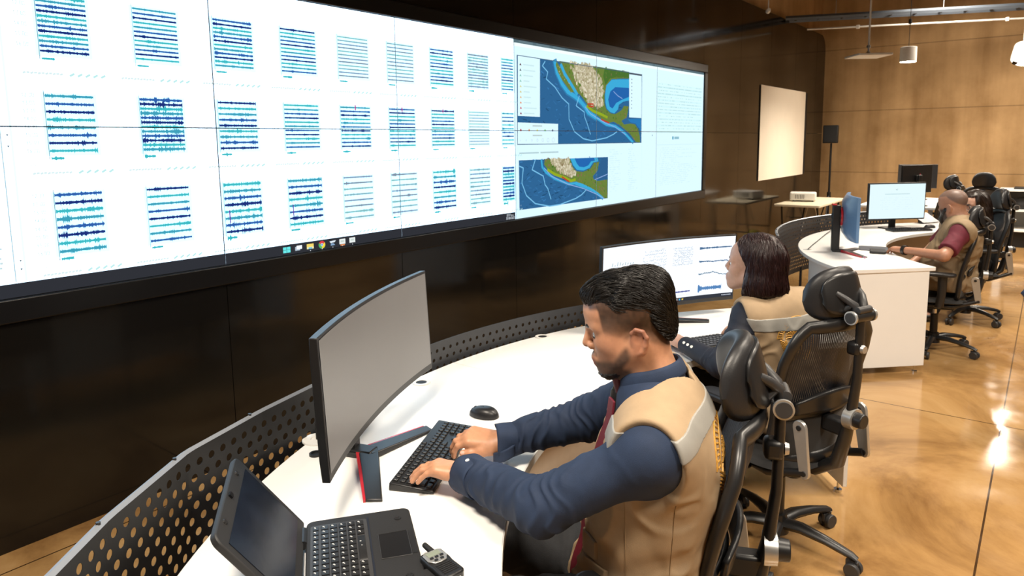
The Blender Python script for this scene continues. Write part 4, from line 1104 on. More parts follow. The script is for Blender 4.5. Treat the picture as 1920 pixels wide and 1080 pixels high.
for x, y in ((0.077, -0.012), (0.077, 0.0), (0.077, 0.012), (0.087, -0.007), (0.087, 0.007)):
    q = MB(); q.rbox((x, y, 0.0372), (0.006, 0.008, 0.002), 0.002); q.build('button', M['black_plastic'], fp)
for k in range(6):
    q = MB(); q.box((0.102 + 0.006 * k, 0.0, 0.0342), (0.0025, 0.034, 0.0016)); q.build('speaker_slot', M['black_matte'], bd)
q = MB(); q.box((0.1465, 0.010, 0.022), (0.001, 0.006, 0.006)); q.box((0.1465, -0.008, 0.022), (0.001, 0.006, 0.006)); q.build('charge_contact', M['silver'], bd)
q = MB(); q.rbox((0.105, -0.034, 0.014), (0.05, 0.016, 0.02), 0.004); q.build('belt_clip', M['black_matte'], bd, bevel=0.002)

# ------------------------------------------------------------------ far end of the room
ft = empty('folding_table', 'cream folding table by the dark wall carrying a projector', 'table', (-2.77, 10.85, 0))
q = MB(); q.rbox((0, 0, 0.705), (0.62, 1.55, 0.03), 0.03); q.build('table_top', M['cream_top'], ft, bevel=0.004)
for s in (-1, 1):
    for s2 in (-1, 1):
        q = MB(); q.tube([(s * 0.24, s2 * 0.62, 0.69), (s * 0.26, s2 * 0.40, 0.02)], 0.013, n=10); q.build('leg', M['black_plastic'], ft)
    q = MB(); q.cyl((-0.25, s * 0.48, 0.25), (0.25, s * 0.48, 0.25), 0.010, n=8); q.build('cross_bar', M['black_plastic'], ft)
    q = MB(); q.tube([(0.0, s * 0.15, 0.68), (0.0, s * 0.50, 0.30)], 0.009, n=8); q.build('brace', M['silver'], ft)
pj_ = empty('projector', 'white projector standing on the cream folding table', 'projector', (-2.86, 10.75, 0.7205), 0.25)
q = MB()
q.rbox((0, 0.02, 0.075), (0.36, 0.30, 0.11), 0.03); q.build('projector_body', M['white_plastic'], pj_, bevel=0.015, seg=3)
q = MB(); q.rbox((0.04, 0.22, 0.055), (0.26, 0.20, 0.075), 0.03); q.build('front_hood', M['white_plastic'], pj_, bevel=0.012, seg=3)
q = MB()
for k in range(6): q.box((-0.10 + 0.022 * k, -0.132, 0.075), (0.008, 0.004, 0.06))
q.build('vent_grille', M['dark_grey'], pj_)
for sx_ in (-1, 1):
    for sy_2 in (-1, 1):
        q = MB(); q.cyl((sx_ * 0.13, 0.04 + sy_2 * 0.10, 0), (sx_ * 0.13, 0.04 + sy_2 * 0.10, 0.024), 0.012, n=10); q.build('foot', M['black_plastic'], pj_)
# speaker on a stand in the corner
ss = empty('speaker_stand', 'black tripod stand of the loudspeaker in the far corner', 'speaker stand', (-2.985, 12.8, 0))
q = MB(); q.cyl((0, 0, 0.12), (0, 0, 1.55), 0.017, n=14); q.build('pole', M['black_plastic'], ss)
q = MB(); q.cyl((0, 0, 0.62), (0, 0, 0.72), 0.032, n=14); q.build('collar', M['black_plastic'], ss)
for k in range(3):
    a = R(30 + 120 * k); q = MB(); q.tube([(0.02 * math.cos(a), 0.02 * math.sin(a), 0.66), (0.25 * math.cos(a), 0.25 * math.sin(a), 0.012)], 0.011, n=8); q.build('leg', M['black_plastic'], ss)
    q = MB(); q.tube([(0.02 * math.cos(a), 0.02 * math.sin(a), 0.25), (0.16 * math.cos(a), 0.16 * math.sin(a), 0.25)], 0.007, n=6); q.build('brace', M['black_plastic'], ss)
sp = empty('loudspeaker', 'black box loudspeaker on a tripod in the far corner', 'loudspeaker', (-2.985, 12.8, 1.552), 0.0)
q = MB(); q.prism([(-0.12, -0.10), (0.12, -0.10), (0.09, 0.10), (-0.09, 0.10)], 0.0, 0.30); sb = q.build('cabinet', M['black_matte'], sp, bevel=0.012)
q = MB(); q.rbox((0, -0.103, 0.15), (0.20, 0.008, 0.26), 0.003); q.build('grille', M['black_fabric'], sb)
# yellow bag under the folding table
o = MB(); o.lathe([(0.02, 0), (0.10, 0.01), (0.12, 0.07), (0.09, 0.14), (0.03, 0.17)], 20)
o = o.build('cloth_bag', M['yellow'], smooth=80); o.location = (-2.78, 11.35, 0.0)
o.scale = (1, 1.2, 1); tag(o, 'small yellow green bag on the floor under the folding table', 'bag')
# white shelf unit by the far wall
cb = empty('shelf_cabinet', 'low white open cabinet with dark things inside near the far wall', 'cabinet', (0.20, 12.75, 0))
CW, CD, CH0, CH1 = 1.55, 0.46, 0.24, 0.86
q = MB(); q.box((0, 0, CH1 - 0.015), (CW, CD, 0.03)); q.build('top_board', M['white_laminate'], cb, bevel=0.002)
q = MB(); q.box((0, 0, CH0 + 0.015), (CW, CD, 0.03)); q.build('bottom_board', M['white_laminate'], cb, bevel=0.002)
for x in (-CW / 2 + 0.05, 0.0, CW / 2 - 0.05):
    q = MB(); q.box((x, 0, (CH0 + CH1) / 2), (0.10, CD - 0.01, CH1 - CH0 - 0.06)); q.build('side_panel', M['white_laminate'], cb, bevel=0.002)
q = MB(); q.box((0, 0, 0.55), (CW - 0.04, CD - 0.02, 0.03)); q.build('shelf', M['white_laminate'], cb)
q = MB(); q.box((0, CD / 2 - 0.01, (CH0 + CH1) / 2), (CW - 0.02, 0.012, CH1 - CH0 - 0.04)); q.build('back_board', mat('cab_grey', (0.25, 0.25, 0.24), 0.6), cb)
q = MB(); q.box((0, 0.04, CH0 / 2), (CW - 0.1, CD - 0.12, CH0)); q.build('plinth', M['black_matte'], cb)
q = MB(); q.lathe([(0.05, 0), (0.13, 0.01), (0.15, 0.08), (0.10, 0.16), (0.04, 0.18)], 16)
o = q.build('dark_bag', M['black_fabric'], smooth=80); o.location = (-0.24, 12.72, 0.566); o.scale = (1.3, 1, 1); tag(o, 'soft black bag on the upper shelf of the white cabinet', 'bag')
q = MB(); q.rbox((0, 0, 0.012), (0.9, 0.3, 0.024), 0.01); o = q.build('flat_case', M['black_matte'], bevel=0.004); o.location = (0.05, 12.72, 0.8615); tag(o, 'flat black case lying on top of the white cabinet', 'case')

# ------------------------------------------------------------------ things hanging from the ceiling
cp = empty('ceiling_antenna', 'flat square white panel hung on a thin rod from the ceiling', 'ceiling panel', (-1.92, 9.9, 2.66), 0.62)
q = MB(); q.rbox((0, 0, 0.0), (0.42, 0.42, 0.025), 0.02); q.build('panel', M['white_plastic'], cp, bevel=0.004)
q = MB(); q.cyl((0, 0, 0.012), (0, 0, 1.94), 0.011, n=10); q.build('rod', M['white_plastic'], cp)
q = MB(); q.cyl((0, 0, 0.012), (0, 0, 0.05), 0.03, 0.022, n=14); q.cyl((0, 0, 0.10), (0, 0, 0.13), 0.024, n=14); q.build('joint', M['silver'], cp)
def pendant(label, x, y, z, r=0.10, h=0.19, power=0):
    t = empty('pendant_lamp', label, 'ceiling lamp', (x, y, z))
    q = MB(); k = 32
    prof = [(r - 0.006, 0.012), (r, 0.0), (r, h), (r - 0.01, h + 0.004), (0.02, h + 0.006)]
    q.lathe(prof[1:], k); sh = q.build('lamp_shade', M['white_plastic'], t)
    q = MB(); q.cyl((0, 0, -0.0015), (0, 0, -0.0008), r - 0.008, n=k); q.build('lamp_lens', M['lamp_glow'], sh)
    q = MB(); q.cyl((0, 0, h), (0, 0, 4.6 - z), 0.004, n=8); q.build('cord', M['cable'], t)
    q = MB(); q.cyl((0, 0, h + 0.30), (0, 0, h + 0.36), 0.02, n=12); q.build('connector', M['black_plastic'], t)
    return t
M['lamp_glow'] = emit_mat('lamp_glow', (1.0, 0.93, 0.80), 90.0)
pendant('lit white cylinder lamp hanging before the far wall', -1.60, 10.75, 2.63)
# cable tray and pipe
ct = empty('cable_tray', 'blue grey ladder cable tray crossing high before the far wall', 'cable tray', (0, 0, 0))
A_, B_ = Vector((-3.30, 11.02, 3.40)), Vector((2.3, 14.2 - 0.9, 3.40))
dirv = (B_ - A_).normalized(); sidev = Vector((0, 0, 1)).cross(dirv)
for s in (-1, 1):
    q = MB(); c0 = A_ + sidev * 0.12 * s; c1 = B_ + sidev * 0.12 * s
    q.tube([c0, c1], 0.032, n=4, flat=(1.0, 0.35), up=(0, 0, 1)); q.build('side_rail', mat('tray_rail', (0.10, 0.12, 0.15), 0.5, 0.3), ct)
Lr = (B_ - A_).length
for k in range(int(Lr / 0.32)):
    p = A_ + dirv * (0.16 + 0.32 * k); q = MB(); q.box((0, 0, 0), (0.022, 0.24, 0.03), Matrix.Translation(p) @ Matrix.Rotation(math.atan2(dirv.y, dirv.x), 4, 'Z')); q.build('rung', M['dark_grey'], ct)
for k in range(4):
    p = A_ + dirv * (0.7 + 1.4 * k); q = MB(); q.cyl(p, p + Vector((0, 0, 1.2)), 0.006, n=8); q.build('hanger_rod', M['silver'], ct)
q = MB(); A2, B2 = A_ + Vector((0.30, 0.1, -0.16)), B_ + Vector((0, 0, -0.16))
q.cyl(A2, B2, 0.014, n=10); pi_ = q.build('conduit_pipe', M['white_edge']); tag(pi_, 'thin pale conduit pipe running under the cable tray', 'pipe')
for f_ in (0.12, 0.45, 0.62):
    p = A2.lerp(B2, f_); q = MB(); q.box((p.x, p.y, p.z), (0.10 if f_ > .6 else 0.04, 0.05, 0.05)); q.build('conduit_box', M['white_plastic'], pi_)
# small white device hung near the cladding top
dv = empty('ceiling_sensor', 'small white device hung from a thin rod above the dark cladding', 'sensor', (-2.80, 8.70, 3.155), 0.4)
q = MB(); q.cyl((0, -0.07, 0), (0, 0.05, 0), 0.022, 0.028, n=16); q.build('sensor_body', M['white_plastic'], dv, bevel=0.004)
q = MB(); q.cyl((0, 0, 0.02), (0, 0, 1.445), 0.007, n=8); q.build('rod', M['white_plastic'], dv)
# white spotlight hung at the edge of the view
hu = empty('pendant_spotlight', 'white tilted spotlight hung from the ceiling past the flat white panel', 'ceiling lamp', (-0.40, 12.0, 2.74), -0.2)
MT = Matrix.Rotation(R(-38), 4, 'X')
q = MB(); q.lathe([(0.125, -0.10), (0.13, -0.08), (0.13, 0.12), (0.10, 0.14), (0.03, 0.145)], 32, MT); sh_ = q.build('lamp_shade', M['white_plastic'], hu)
q = MB(); q.cyl((0, 0, -0.103), (0, 0, -0.102), 0.115, n=32, M=MT); q.build('lamp_lens', M['lamp_glow'], sh_)
q = MB(); q.cyl((-0.06, -0.02, -0.12), (-0.06, -0.02, -0.17), 0.03, 0.034, n=18, M=MT); q.build('lens_knob', M['black_gloss'], sh_)
q = MB(); q.cyl((0, 0, 0.14), (0, 0, 1.86), 0.012, n=10); q.build('rod', M['white_plastic'], hu)

# ------------------------------------------------------------------ light
def area(name, loc, size, power, col, rot=(0, 0, 0), spread=None, shape='DISK'):
    L = bpy.data.lights.new(name, 'AREA'); L.shape = shape; L.size = size; L.energy = power; L.color = col
    if spread: L.spread = R(spread)
    o = bpy.data.objects.new(name, L); COL.objects.link(o); o.location = loc; o.rotation_euler = rot
    return o
WARM = (1.0, 0.885, 0.735)
for (x, y, p, rot) in LAMPS:
    area('ceiling_spot', (x, y, 3.75), 0.8, p, WARM, rot, spread=140)
area('pendant_light', (-1.60, 10.75, 2.62), 0.17, 45, WARM, (0, 0, 0), spread=150)
area('spotlight', (-0.40, 11.90, 2.64), 0.2, 34, WARM, (R(-38), 0, 0), spread=150)
w = bpy.data.worlds.new('world'); SC.world = w; w.use_nodes = True
w.node_tree.nodes['Background'].inputs[0].default_value = (0.8, 0.7, 0.6, 1); w.node_tree.nodes['Background'].inputs[1].default_value = 0.15
SC.view_settings.view_transform = 'Standard'; SC.view_settings.look = 'None'; SC.view_settings.exposure = 0.0; SC.view_settings.gamma = 1.0
SC.view_settings.use_curve_mapping = False
SC.cycles.use_denoising = True
SC.cycles.max_bounces = 8

# ------------------------------------------------------------------ office chairs
def mesh_cloth():
    m = bpy.data.materials.new('mesh_cloth'); m.use_nodes = True
    nt = m.node_tree; n, l = nt.nodes, nt.links; b = n['Principled BSDF']
    b.inputs['Base Color'].default_value = (0.012, 0.014, 0.020, 1); b.inputs['Roughness'].default_value = 0.55
    tc = n.new('ShaderNodeTexCoord'); sx = n.new('ShaderNodeSeparateXYZ'); l.new(tc.outputs['Object'], sx.inputs[0])
    def stripe(s, per, w):
        p = n.new('ShaderNodeMath'); p.operation = 'PINGPONG'; p.inputs[1].default_value = per / 2; l.new(s, p.inputs[0])
        g = n.new('ShaderNodeMath'); g.operation = 'LESS_THAN'; g.inputs[1].default_value = w; l.new(p.outputs[0], g.inputs[0]); return g.outputs[0]
    a = stripe(sx.outputs['Y'], 0.0080, 0.0007)
    t = n.new('ShaderNodeBsdfTransparent'); mx = n.new('ShaderNodeMixShader')
    ml = n.new('ShaderNodeMath'); ml.operation = 'MULTIPLY'; ml.inputs[1].default_value = 0.28; l.new(a, ml.inputs[0])
    l.new(ml.outputs[0], mx.inputs[0]); l.new(b.outputs[0], mx.inputs[1]); l.new(t.outputs[0], mx.inputs[2])
    l.new(mx.outputs[0], n['Material Output'].inputs[0])
    return m
M['mesh_cloth'] = mesh_cloth()
M['pad_black'] = mat('pad_black', (0.016, 0.016, 0.018), 0.42, bump=0.12, bscale=300)
M['chair_black'] = mat('chair_black', (0.013, 0.013, 0.014), 0.36, noise=0.1, nscale=6)

M['blue_pad'] = mat('blue_pad', (0.012, 0.03, 0.075), 0.35, bump=0.1, bscale=300)
BZ0, BZ1 = 0.46, 0.975
def back_half(v):
    pts = [(0, 0.155), (0.08, 0.200), (0.20, 0.212), (0.33, 0.205), (0.45, 0.212), (0.60, 0.222), (0.75, 0.225), (0.87, 0.212), (0.95, 0.185), (1.0, 0.14)]
    for (a, x), (b, y) in zip(pts[:-1], pts[1:]):
        if a <= v <= b:
            t = (v - a) / (b - a); t = t * t * (3 - 2 * t) * 0.5 + t * 0.5; return x + (y - x) * t
    return 0.14
def back_x(u, v):
    z = v
    return -0.185 - 0.085 * z - 0.030 * math.sin(PI * min(z * 1.15, 1)) * -1 * 0.6 + 0.055 * u * u - 0.02 * max(0, z - 0.8) * 5 * 0.2
def back_p(u, v, off=0.0): return (back_x(u, v) + off, u * back_half(v), BZ0 + (BZ1 - BZ0) * v)
def make_chair(label, group='office chairs'):
    t = empty('office_chair', label, 'chair', (0, 0, 0), 0, group)
    B = M['chair_black']
    # five-star base
    for k in range(5):
        q = MB()
        q.tube([(0.03, 0, 0.105), (0.10, 0, 0.112), (0.20, 0, 0.100), (0.29, 0, 0.080), (0.312, 0, 0.070)], [0.030, 0.028, 0.022, 0.018, 0.014], n=8, flat=(0.75, 1.0), up=(0, 0, 1))
        lg = q.build('base_leg', B, t, smooth=50); lg.rotation_euler = (0, 0, R(72 * k))
        q = MB(); q.cyl((0.30, -0.026, 0.029), (0.30, -0.008, 0.029), 0.0285, n=22); q.cyl((0.30, 0.008, 0.029), (0.30, 0.026, 0.029), 0.0285, n=22)
        q.box((0.295, 0, 0.045), (0.045, 0.014, 0.035)); q.cyl((0.30, 0, 0.05), (0.30, 0, 0.085), 0.009, n=10)
        q.build('caster', M['dark_grey'], lg, bevel=0.003, smooth=50)
    q = MB(); q.cyl((0, 0, 0.065), (0, 0, 0.145), 0.048, 0.038, n=24); q.build('hub', B, t)
    q = MB(); q.cyl((0, 0, 0.14), (0, 0, 0.30), 0.027, n=22); gl = q.build('gas_lift', B, t)
    q = MB(); q.cyl((0, 0, 0.29), (0, 0, 0.365), 0.014, n=18); q.build('piston', M['chrome'], gl)
    q = MB(); q.rbox((-0.02, 0, 0.375), (0.22, 0.15, 0.05), 0.03); q.rbox((0.02, 0, 0.405), (0.34, 0.30, 0.02), 0.04); q.build('tilt_mechanism', B, t, bevel=0.008)
    # seat
    q = MB()
    def seat_top(u, v):
        y = (u - 0.5) * 2; x = (v - 0.5) * 2
        k = max(abs(x), abs(y)); rr_ = (abs(x) ** 4 + abs(y) ** 4) ** 0.25
        s = k / rr_ if rr_ > 1e-6 else 1
        X, Y = x * s * 0.235, y * s * 0.245
        e = max(0, rr_ * 1.0 * s - 0.0)
        edge = max(0, (k - 0.72) / 0.28)
        z = 0.462 - 0.030 * edge ** 2.2 - 0.02 * max(0, x) ** 3 + 0.008 * y * y - 0.004 * (1 - y * y)
        return (X + 0.03, Y, z)
    q.grid(seat_top, 24, 24)
    def seat_bot(u, v):
        p = seat_top(u, v); k = max(abs(u - 0.5), abs(v - 0.5)) * 2
        return (p[0], p[1], min(0.425 + 0.006 * k, p[2]) if k < 0.999 else p[2])
    q.grid(seat_bot, 24, 24, flip=True)
    q.build('seat', M['black_fabric'], t, smooth=60)
    # back: outer frame, stretched mesh, lumbar plate
    q = MB(); loop = []
    for k in range(0, 33): v = k / 32; loop.append(back_p(1, v))
    top = [back_p(1 - 2 * k / 12, 1.0) for k in range(1, 12)]
    top = [(p[0], p[1], p[2] + 0.012 * (1 - (1 - 2 * (i + 1) / 12) ** 2)) for i, p in enumerate(top)]
    loop += top
    for k in range(32, -1, -1): loop.append(back_p(-1, k / 32))
    loop += [back_p(-1 + 2 * k / 10, 0.0) for k in range(1, 10)]
    q.tube(loop, 0.022, n=10, flat=(0.75, 1.15), up=(1, 0, 0), closed=True)
    fr = q.build('back_frame', B, t, smooth=60)
    q = MB(); q.tube([back_p(u, 0.34 + 0.03 * (1 - u * u)) for u in [-1 + 2 * k / 14 for k in range(15)]], 0.020, n=10, flat=(0.6, 1.2), up=(1, 0, 0)); q.build('cross_rail', B, fr, smooth=60)
    q = MB(); q.grid(lambda u, v: back_p((u * 2 - 1) * 0.98, 0.36 + 0.64 * v, 0.004), 24, 30); q.build('back_mesh', M['mesh_cloth'], t, smooth=80)
    q = MB(); q.grid(lambda u, v: back_p((u * 2 - 1) * 0.98, 0.01 + 0.32 * v, 0.002), 20, 10); q.build('lumbar_panel', M['black_fabric'], t, smooth=80, solid=0.012)
    q = MB(); q.grid(lambda u, v: back_p((u * 2 - 1) * 0.78, 0.37 + 0.16 * v * (1 - 0.45 * abs(2 * u - 1) ** 2), -0.022), 16, 6); q.build('lumbar_support', B, t, smooth=80, solid=0.014)
    # spine post behind the back
    q = MB(); q.tube([(-0.06, 0, 0.385), (-0.17, 0, 0.400), (-0.255, 0, 0.46), (-0.280, 0, 0.56), (-0.300, 0, 0.66), (-0.316, 0, 0.80), (-0.318, 0, 0.94), (-0.318, 0, 1.022)], [0.030, 0.030, 0.030, 0.026, 0.020, 0.017, 0.016, 0.016], n=12, flat=(0.8, 1.25), up=(1, 0, 0))
    spn = q.build('spine_post', B, t, smooth=60)
    q = MB(); q.box((-0.305, 0, 0.905), (0.046, 0.052, 0.05)); q.build('height_clamp', B, spn, bevel=0.012)
    q = MB(); q.cyl((-0.330, 0, 0.905), (-0.340, 0, 0.905), 0.016, 0.013, n=20); q.build('clamp_button', M['silver'], spn)
    q = MB(); q.box((-0.245, 0, 0.60), (0.10, 0.05, 0.06)); q.build('lumbar_carrier', B, spn, bevel=0.010)
    q = MB(); q.cyl((-0.290, 0.0, 0.645), (-0.322, 0.0, 0.645), 0.042, 0.038, n=28); kr = q.build('knob_ring', M['silver'], spn)
    q = MB(); q.cyl((-0.32, 0.0, 0.645), (-0.352, 0.0, 0.645), 0.028, 0.026, n=24); q.build('tension_knob', B, kr, bevel=0.003)
    # side brackets with two pivots
    for s in (-1, 1):
        q = MB(); y = 0.188 if s > 0 else -0.150
        A_, C_ = Vector((-0.235, y, 0.625)), Vector((-0.262, y, 0.465))
        d = (C_ - A_).normalized(); nrm = Vector((0, 1, 0)).cross(d)
        pts = []
        for c_, r_, a0 in ((A_, 0.027, 180), (C_, 0.020, 0)):
            for k in range(9):
                a = R(a0 - 90 + 180 * k / 8) if a0 == 180 else R(-90 + 180 * k / 8)
                dd = d * math.cos(a) * r_ + nrm * math.sin(a) * r_ if a0 == 0 else d * math.cos(R(90 + 180 * k / 8)) * r_ + nrm * math.sin(R(90 + 180 * k / 8)) * r_
                pts.append(c_ + dd)
        n_ = len(pts)
        vs = [p + Vector((0, -0.007, 0)) for p in pts] + [p + Vector((0, 0.007, 0)) for p in pts]
        q.add(vs, [tuple(range(n_)), tuple(range(2 * n_ - 1, n_ - 1, -1))] + [(k, n_ + k, n_ + (k + 1) % n_, (k + 1) % n_) for k in range(n_)])
        br = q.build('side_bracket', M['silver'], t, bevel=0.002)
        for c_ in (A_, C_):
            q = MB(); q.cyl(c_ + Vector((0, -0.011, 0)), c_ + Vector((0, 0.011, 0)), 0.0095, n=16); q.build('pivot', M['black_plastic'], br)
        q = MB(); q.tube([(-0.262, y * 0.97, 0.465), (-0.10, y * 0.98, 0.405), (0.06, y * 0.9, 0.405)], 0.016, n=8); q.build('seat_arm', B, br, smooth=60)
    # armrests
    for s in (-1, 1):
        q = MB(); q.tube([(-0.01, s * 0.20, 0.40), (-0.02, s * 0.275, 0.42), (-0.03, s * 0.285, 0.52), (-0.03, s * 0.285, 0.658)], [0.018, 0.02, 0.02, 0.022], n=10, flat=(1.4, 0.8), up=(1, 0, 0))
        ar = q.build('armrest', B, t, smooth=60)
        q = MB(); q.rbox((0.01, s * 0.283, 0.670), (0.25, 0.085, 0.028), 0.04, n=6); q.build('armrest_pad', M['pad_black'], ar, bevel=0.010, seg=3)
    # headrest
    HC = Vector((-0.245, 0, 1.080)); tl = R(14)
    MH = Matrix.Translation(HC) @ Matrix.Rotation(tl, 4, 'Y')
    q = MB()
    def hr(u, v):
        # closed pad: v round the thickness, u across
        y = (u * 2 - 1); a = 2 * PI * v
        hw = 0.132; hh = 0.094 * (1 - 0.30 * abs(y) ** 3); th = 0.030 * (1 - 0.25 * abs(y) ** 4)
        ends = max(0.0, 1 - abs(y) ** 6) ** 0.5
        ca, sa = math.cos(a), math.sin(a)
        zz = hh * ends * (abs(sa) ** 0.7) * (1 if sa >= 0 else -1)
        xx = th * (0.2 + 0.8 * ends) * (abs(ca) ** 0.7) * (1 if ca >= 0 else -1)
        return (xx + 0.065 * y * y - 0.16 * zz * 0.5, y * hw, zz + 0.012 * (1 - y * y))
    q.grid(hr, 28, 28, MH); hp = q.build('headrest', M['pad_black'], t, smooth=80)
    q = MB()
    def hs(u, v):
        y = (u * 2 - 1) * 0.80; w_ = (v * 2 - 1)
        e = max(0, 1 - abs(y / 0.80) ** 4) ** 0.5
        return (-0.034 + 0.065 * y * y - 0.004 * (1 - w_ * w_) , y * 0.132, w_ * 0.072 * (0.25 + 0.75 * e) + 0.012 * (1 - y * y))
    q.grid(hs, 20, 10, MH, flip=True); q.build('headrest_shell', B, hp, smooth=80, solid=0.008)
    q = MB(); q.cyl((-0.318, -0.052, 1.022), (-0.318, 0.052, 1.022), 0.021, n=24); cb_ = q.build('headrest_bar', B, t)
    for s in (-1, 1):
        q = MB(); q.cyl((-0.318, s * 0.050, 1.022), (-0.318, s * 0.059, 1.022), 0.024, n=26); rg = q.build('ring_cap', M['silver'], cb_)
        q = MB(); q.cyl((-0.318, s * 0.056, 1.022), (-0.318, s * 0.062, 1.022), 0.019, n=24); q.build('cap_face', M['dark_grey'], rg)
    q = MB()
    for s in (-1, 1):
        q.tube([(-0.318, s * 0.022, 1.022), (-0.310, s * 0.024, 1.060), (-0.285, s * 0.05, 1.085), (-0.262, s * 0.062, 1.10)], [0.015, 0.014, 0.012, 0.010], n=8)
        q.tube([(-0.300, s * 0.03, 1.06), (-0.27, s * 0.045, 1.03)], [0.012, 0.009], n=8)
    q.tube([(-0.325, -0.035, 1.045), (-0.325, 0.035, 1.045)], 0.014, n=10)
    q.build('headrest_bracket', M['dark_grey'], cb_, smooth=60)
    return t
def place(o, x, y, th, phase):
    o.location = (x, y, 0); o.rotation_euler = (0, 0, R(th))
    k = 0
    for ch in o.children:
        if ch.name.startswith('base_leg'):
            ch.rotation_euler = (0, 0, R(phase - th + 72 * k)); k += 1
proto = make_chair('black mesh office chair holding the typing man in the blue shirt')
CHAIRS = [(-0.761, 1.520, 203, 20, None),
          (-0.780, 2.745, 157, -8, 'black mesh office chair with silver side bracket holding the woman'),
          (-0.63, 6.15, 187, -20, 'black office chair holding the bearded man at the second desk'),
          (-0.52, 7.34, 203, -35, 'black office chair holding the woman in glasses'),
          (-0.633, 10.42, 275, 10, 'empty black office chair with upright headrest before the white cabinet'),
          (-1.125, 9.97, 160, 0, 'black office chair pulled up to the far white table')]
CH = []
for i, (x, y, th, ph, lb) in enumerate(CHAIRS):
    o = proto if i == 0 else copy_tree(proto)
    if lb: o['label'] = lb
    place(o, x, y, th, ph); CH.append(o)
CH[2].scale = (1, 1, 0.955)

# stool whose padded back just enters the view
sl = empty('stool', 'stool with a low dark blue padded back, cut by the view over the open floor', 'stool', (0.125, 4.45, 0), R(-90))
q = MB(); q.lathe([(0.05, 0.44), (0.15, 0.445), (0.165, 0.47), (0.15, 0.495), (0.03, 0.50)], 28); q.build('seat', M['blue_pad'], sl, smooth=70)
for k in range(4):
    a = R(45 + 90 * k); q = MB(); q.tube([(0.09 * math.cos(a), 0.09 * math.sin(a), 0.44), (0.13 * math.cos(a), 0.13 * math.sin(a), 0.0)], 0.012, n=10); q.build('leg', M['black_plastic'], sl)
q = MB(); q.tube([(-0.10, 0, 0.45), (-0.19, 0, 0.52), (-0.20, 0, 0.76)], 0.013, n=10); q.build('back_post', M['black_plastic'], sl)
q = MB(); q.grid(lambda u, v: (-0.185 + 0.022 * math.cos(2 * PI * v) * max(0, 1 - abs(2 * u - 1) ** 4) ** 0.5 - 0.06 * (2 * u - 1) ** 2 * -1, (u - 0.5) * 0.41, 0.80 + 0.062 * math.sin(2 * PI * v) * max(0, 1 - abs(2 * u - 1) ** 2.5) ** 0.6), 30, 20); q.build('back_pad', M['blue_pad'], sl, smooth=80)

# ------------------------------------------------------------------ smooth solid modelling on a grid
f32 = np.float32
def _hash(ix, iy, iz):
    h = (ix * 374761393 + iy * 668265263 + iz * 2147483647 + 1013904223) & 0xFFFFFFFF
    h = ((h ^ (h >> 13)) * 1274126177) & 0xFFFFFFFF
    return ((h ^ (h >> 16)) & 0xFFFF).astype(f32) / 65535.0
def vnoise(P):
    i = np.floor(P).astype(np.int64); t = (P - i).astype(f32); t = t * t * (3 - 2 * t)
    r = 0
    for dx in (0, 1):
        for dy in (0, 1):
            for dz in (0, 1):
                w = (t[:, 0] if dx else 1 - t[:, 0]) * (t[:, 1] if dy else 1 - t[:, 1]) * (t[:, 2] if dz else 1 - t[:, 2])
                r = r + w * _hash(i[:, 0] + dx, i[:, 1] + dy, i[:, 2] + dz)
    return r * 2 - 1
def smin(a, b, k):
    if k <= 0: return np.minimum(a, b)
    h = np.clip(0.5 + 0.5 * (b - a) / k, 0, 1)
    return b + (a - b) * h - k * h * (1 - h)
def smax(a, b, k): return -smin(-a, -b, k)
class Prim:
    def __init__(s, fn, c, r, k, sub=False, grp=0): s.fn, s.c, s.r, s.k, s.sub, s.grp = fn, np.array(c, float), r, k, sub, grp
def cone(a, b, ra, rb, k=0.02, sub=False, grp=0):
    a = np.array(a, float); b = np.array(b, float)
    ba = b - a; l2 = float(ba @ ba); rr = ra - rb; a2 = max(l2 - rr * rr, 1e-9); il2 = 1 / l2
    def fn(P):
        pa = P - a; y = pa @ ba; z = y - l2
        q = pa * l2 - ba[None] * y[:, None]; x2 = (q * q).sum(1); y2 = y * y * l2; z2 = z * z * l2
        kk = np.sign(rr) * rr * rr * x2
        d = (np.sqrt(x2 * a2 * il2) + y * rr) * il2 - ra
        c1 = np.sign(z) * a2 * z2 > kk; c2 = (np.sign(y) * a2 * y2 < kk) & ~c1
        d = np.where(c1, np.sqrt(x2 + z2) * il2 - rb, d)
        return np.where(c2, np.sqrt(x2 + y2) * il2 - ra, d)
    return Prim(fn, (a + b) / 2, math.sqrt(l2) / 2 + max(ra, rb), k, sub, grp)
def ell(c, r, A=None, k=0.02, sub=False, grp=0):
    """A: 3x3 rows = local axes in world"""
    c = np.array(c, float); r = np.array(r, float); A_ = np.eye(3) if A is None else np.array(A, float)
    def fn(P):
        q = (P - c) @ A_.T
        k0 = np.sqrt(((q / r) ** 2).sum(1)); k1 = np.sqrt(((q / (r * r)) ** 2).sum(1))
        return np.where(k1 > 1e-9, k0 * (k0 - 1) / np.maximum(k1, 1e-9), -r.min())
    return Prim(fn, c, float(r.max()), k, sub, grp)
def sphere(c, r, k=0.02, sub=False, grp=0): return cone(np.array(c, float), np.array(c, float) + np.array([0, 0, 1e-4]), r, r, k, sub, grp)
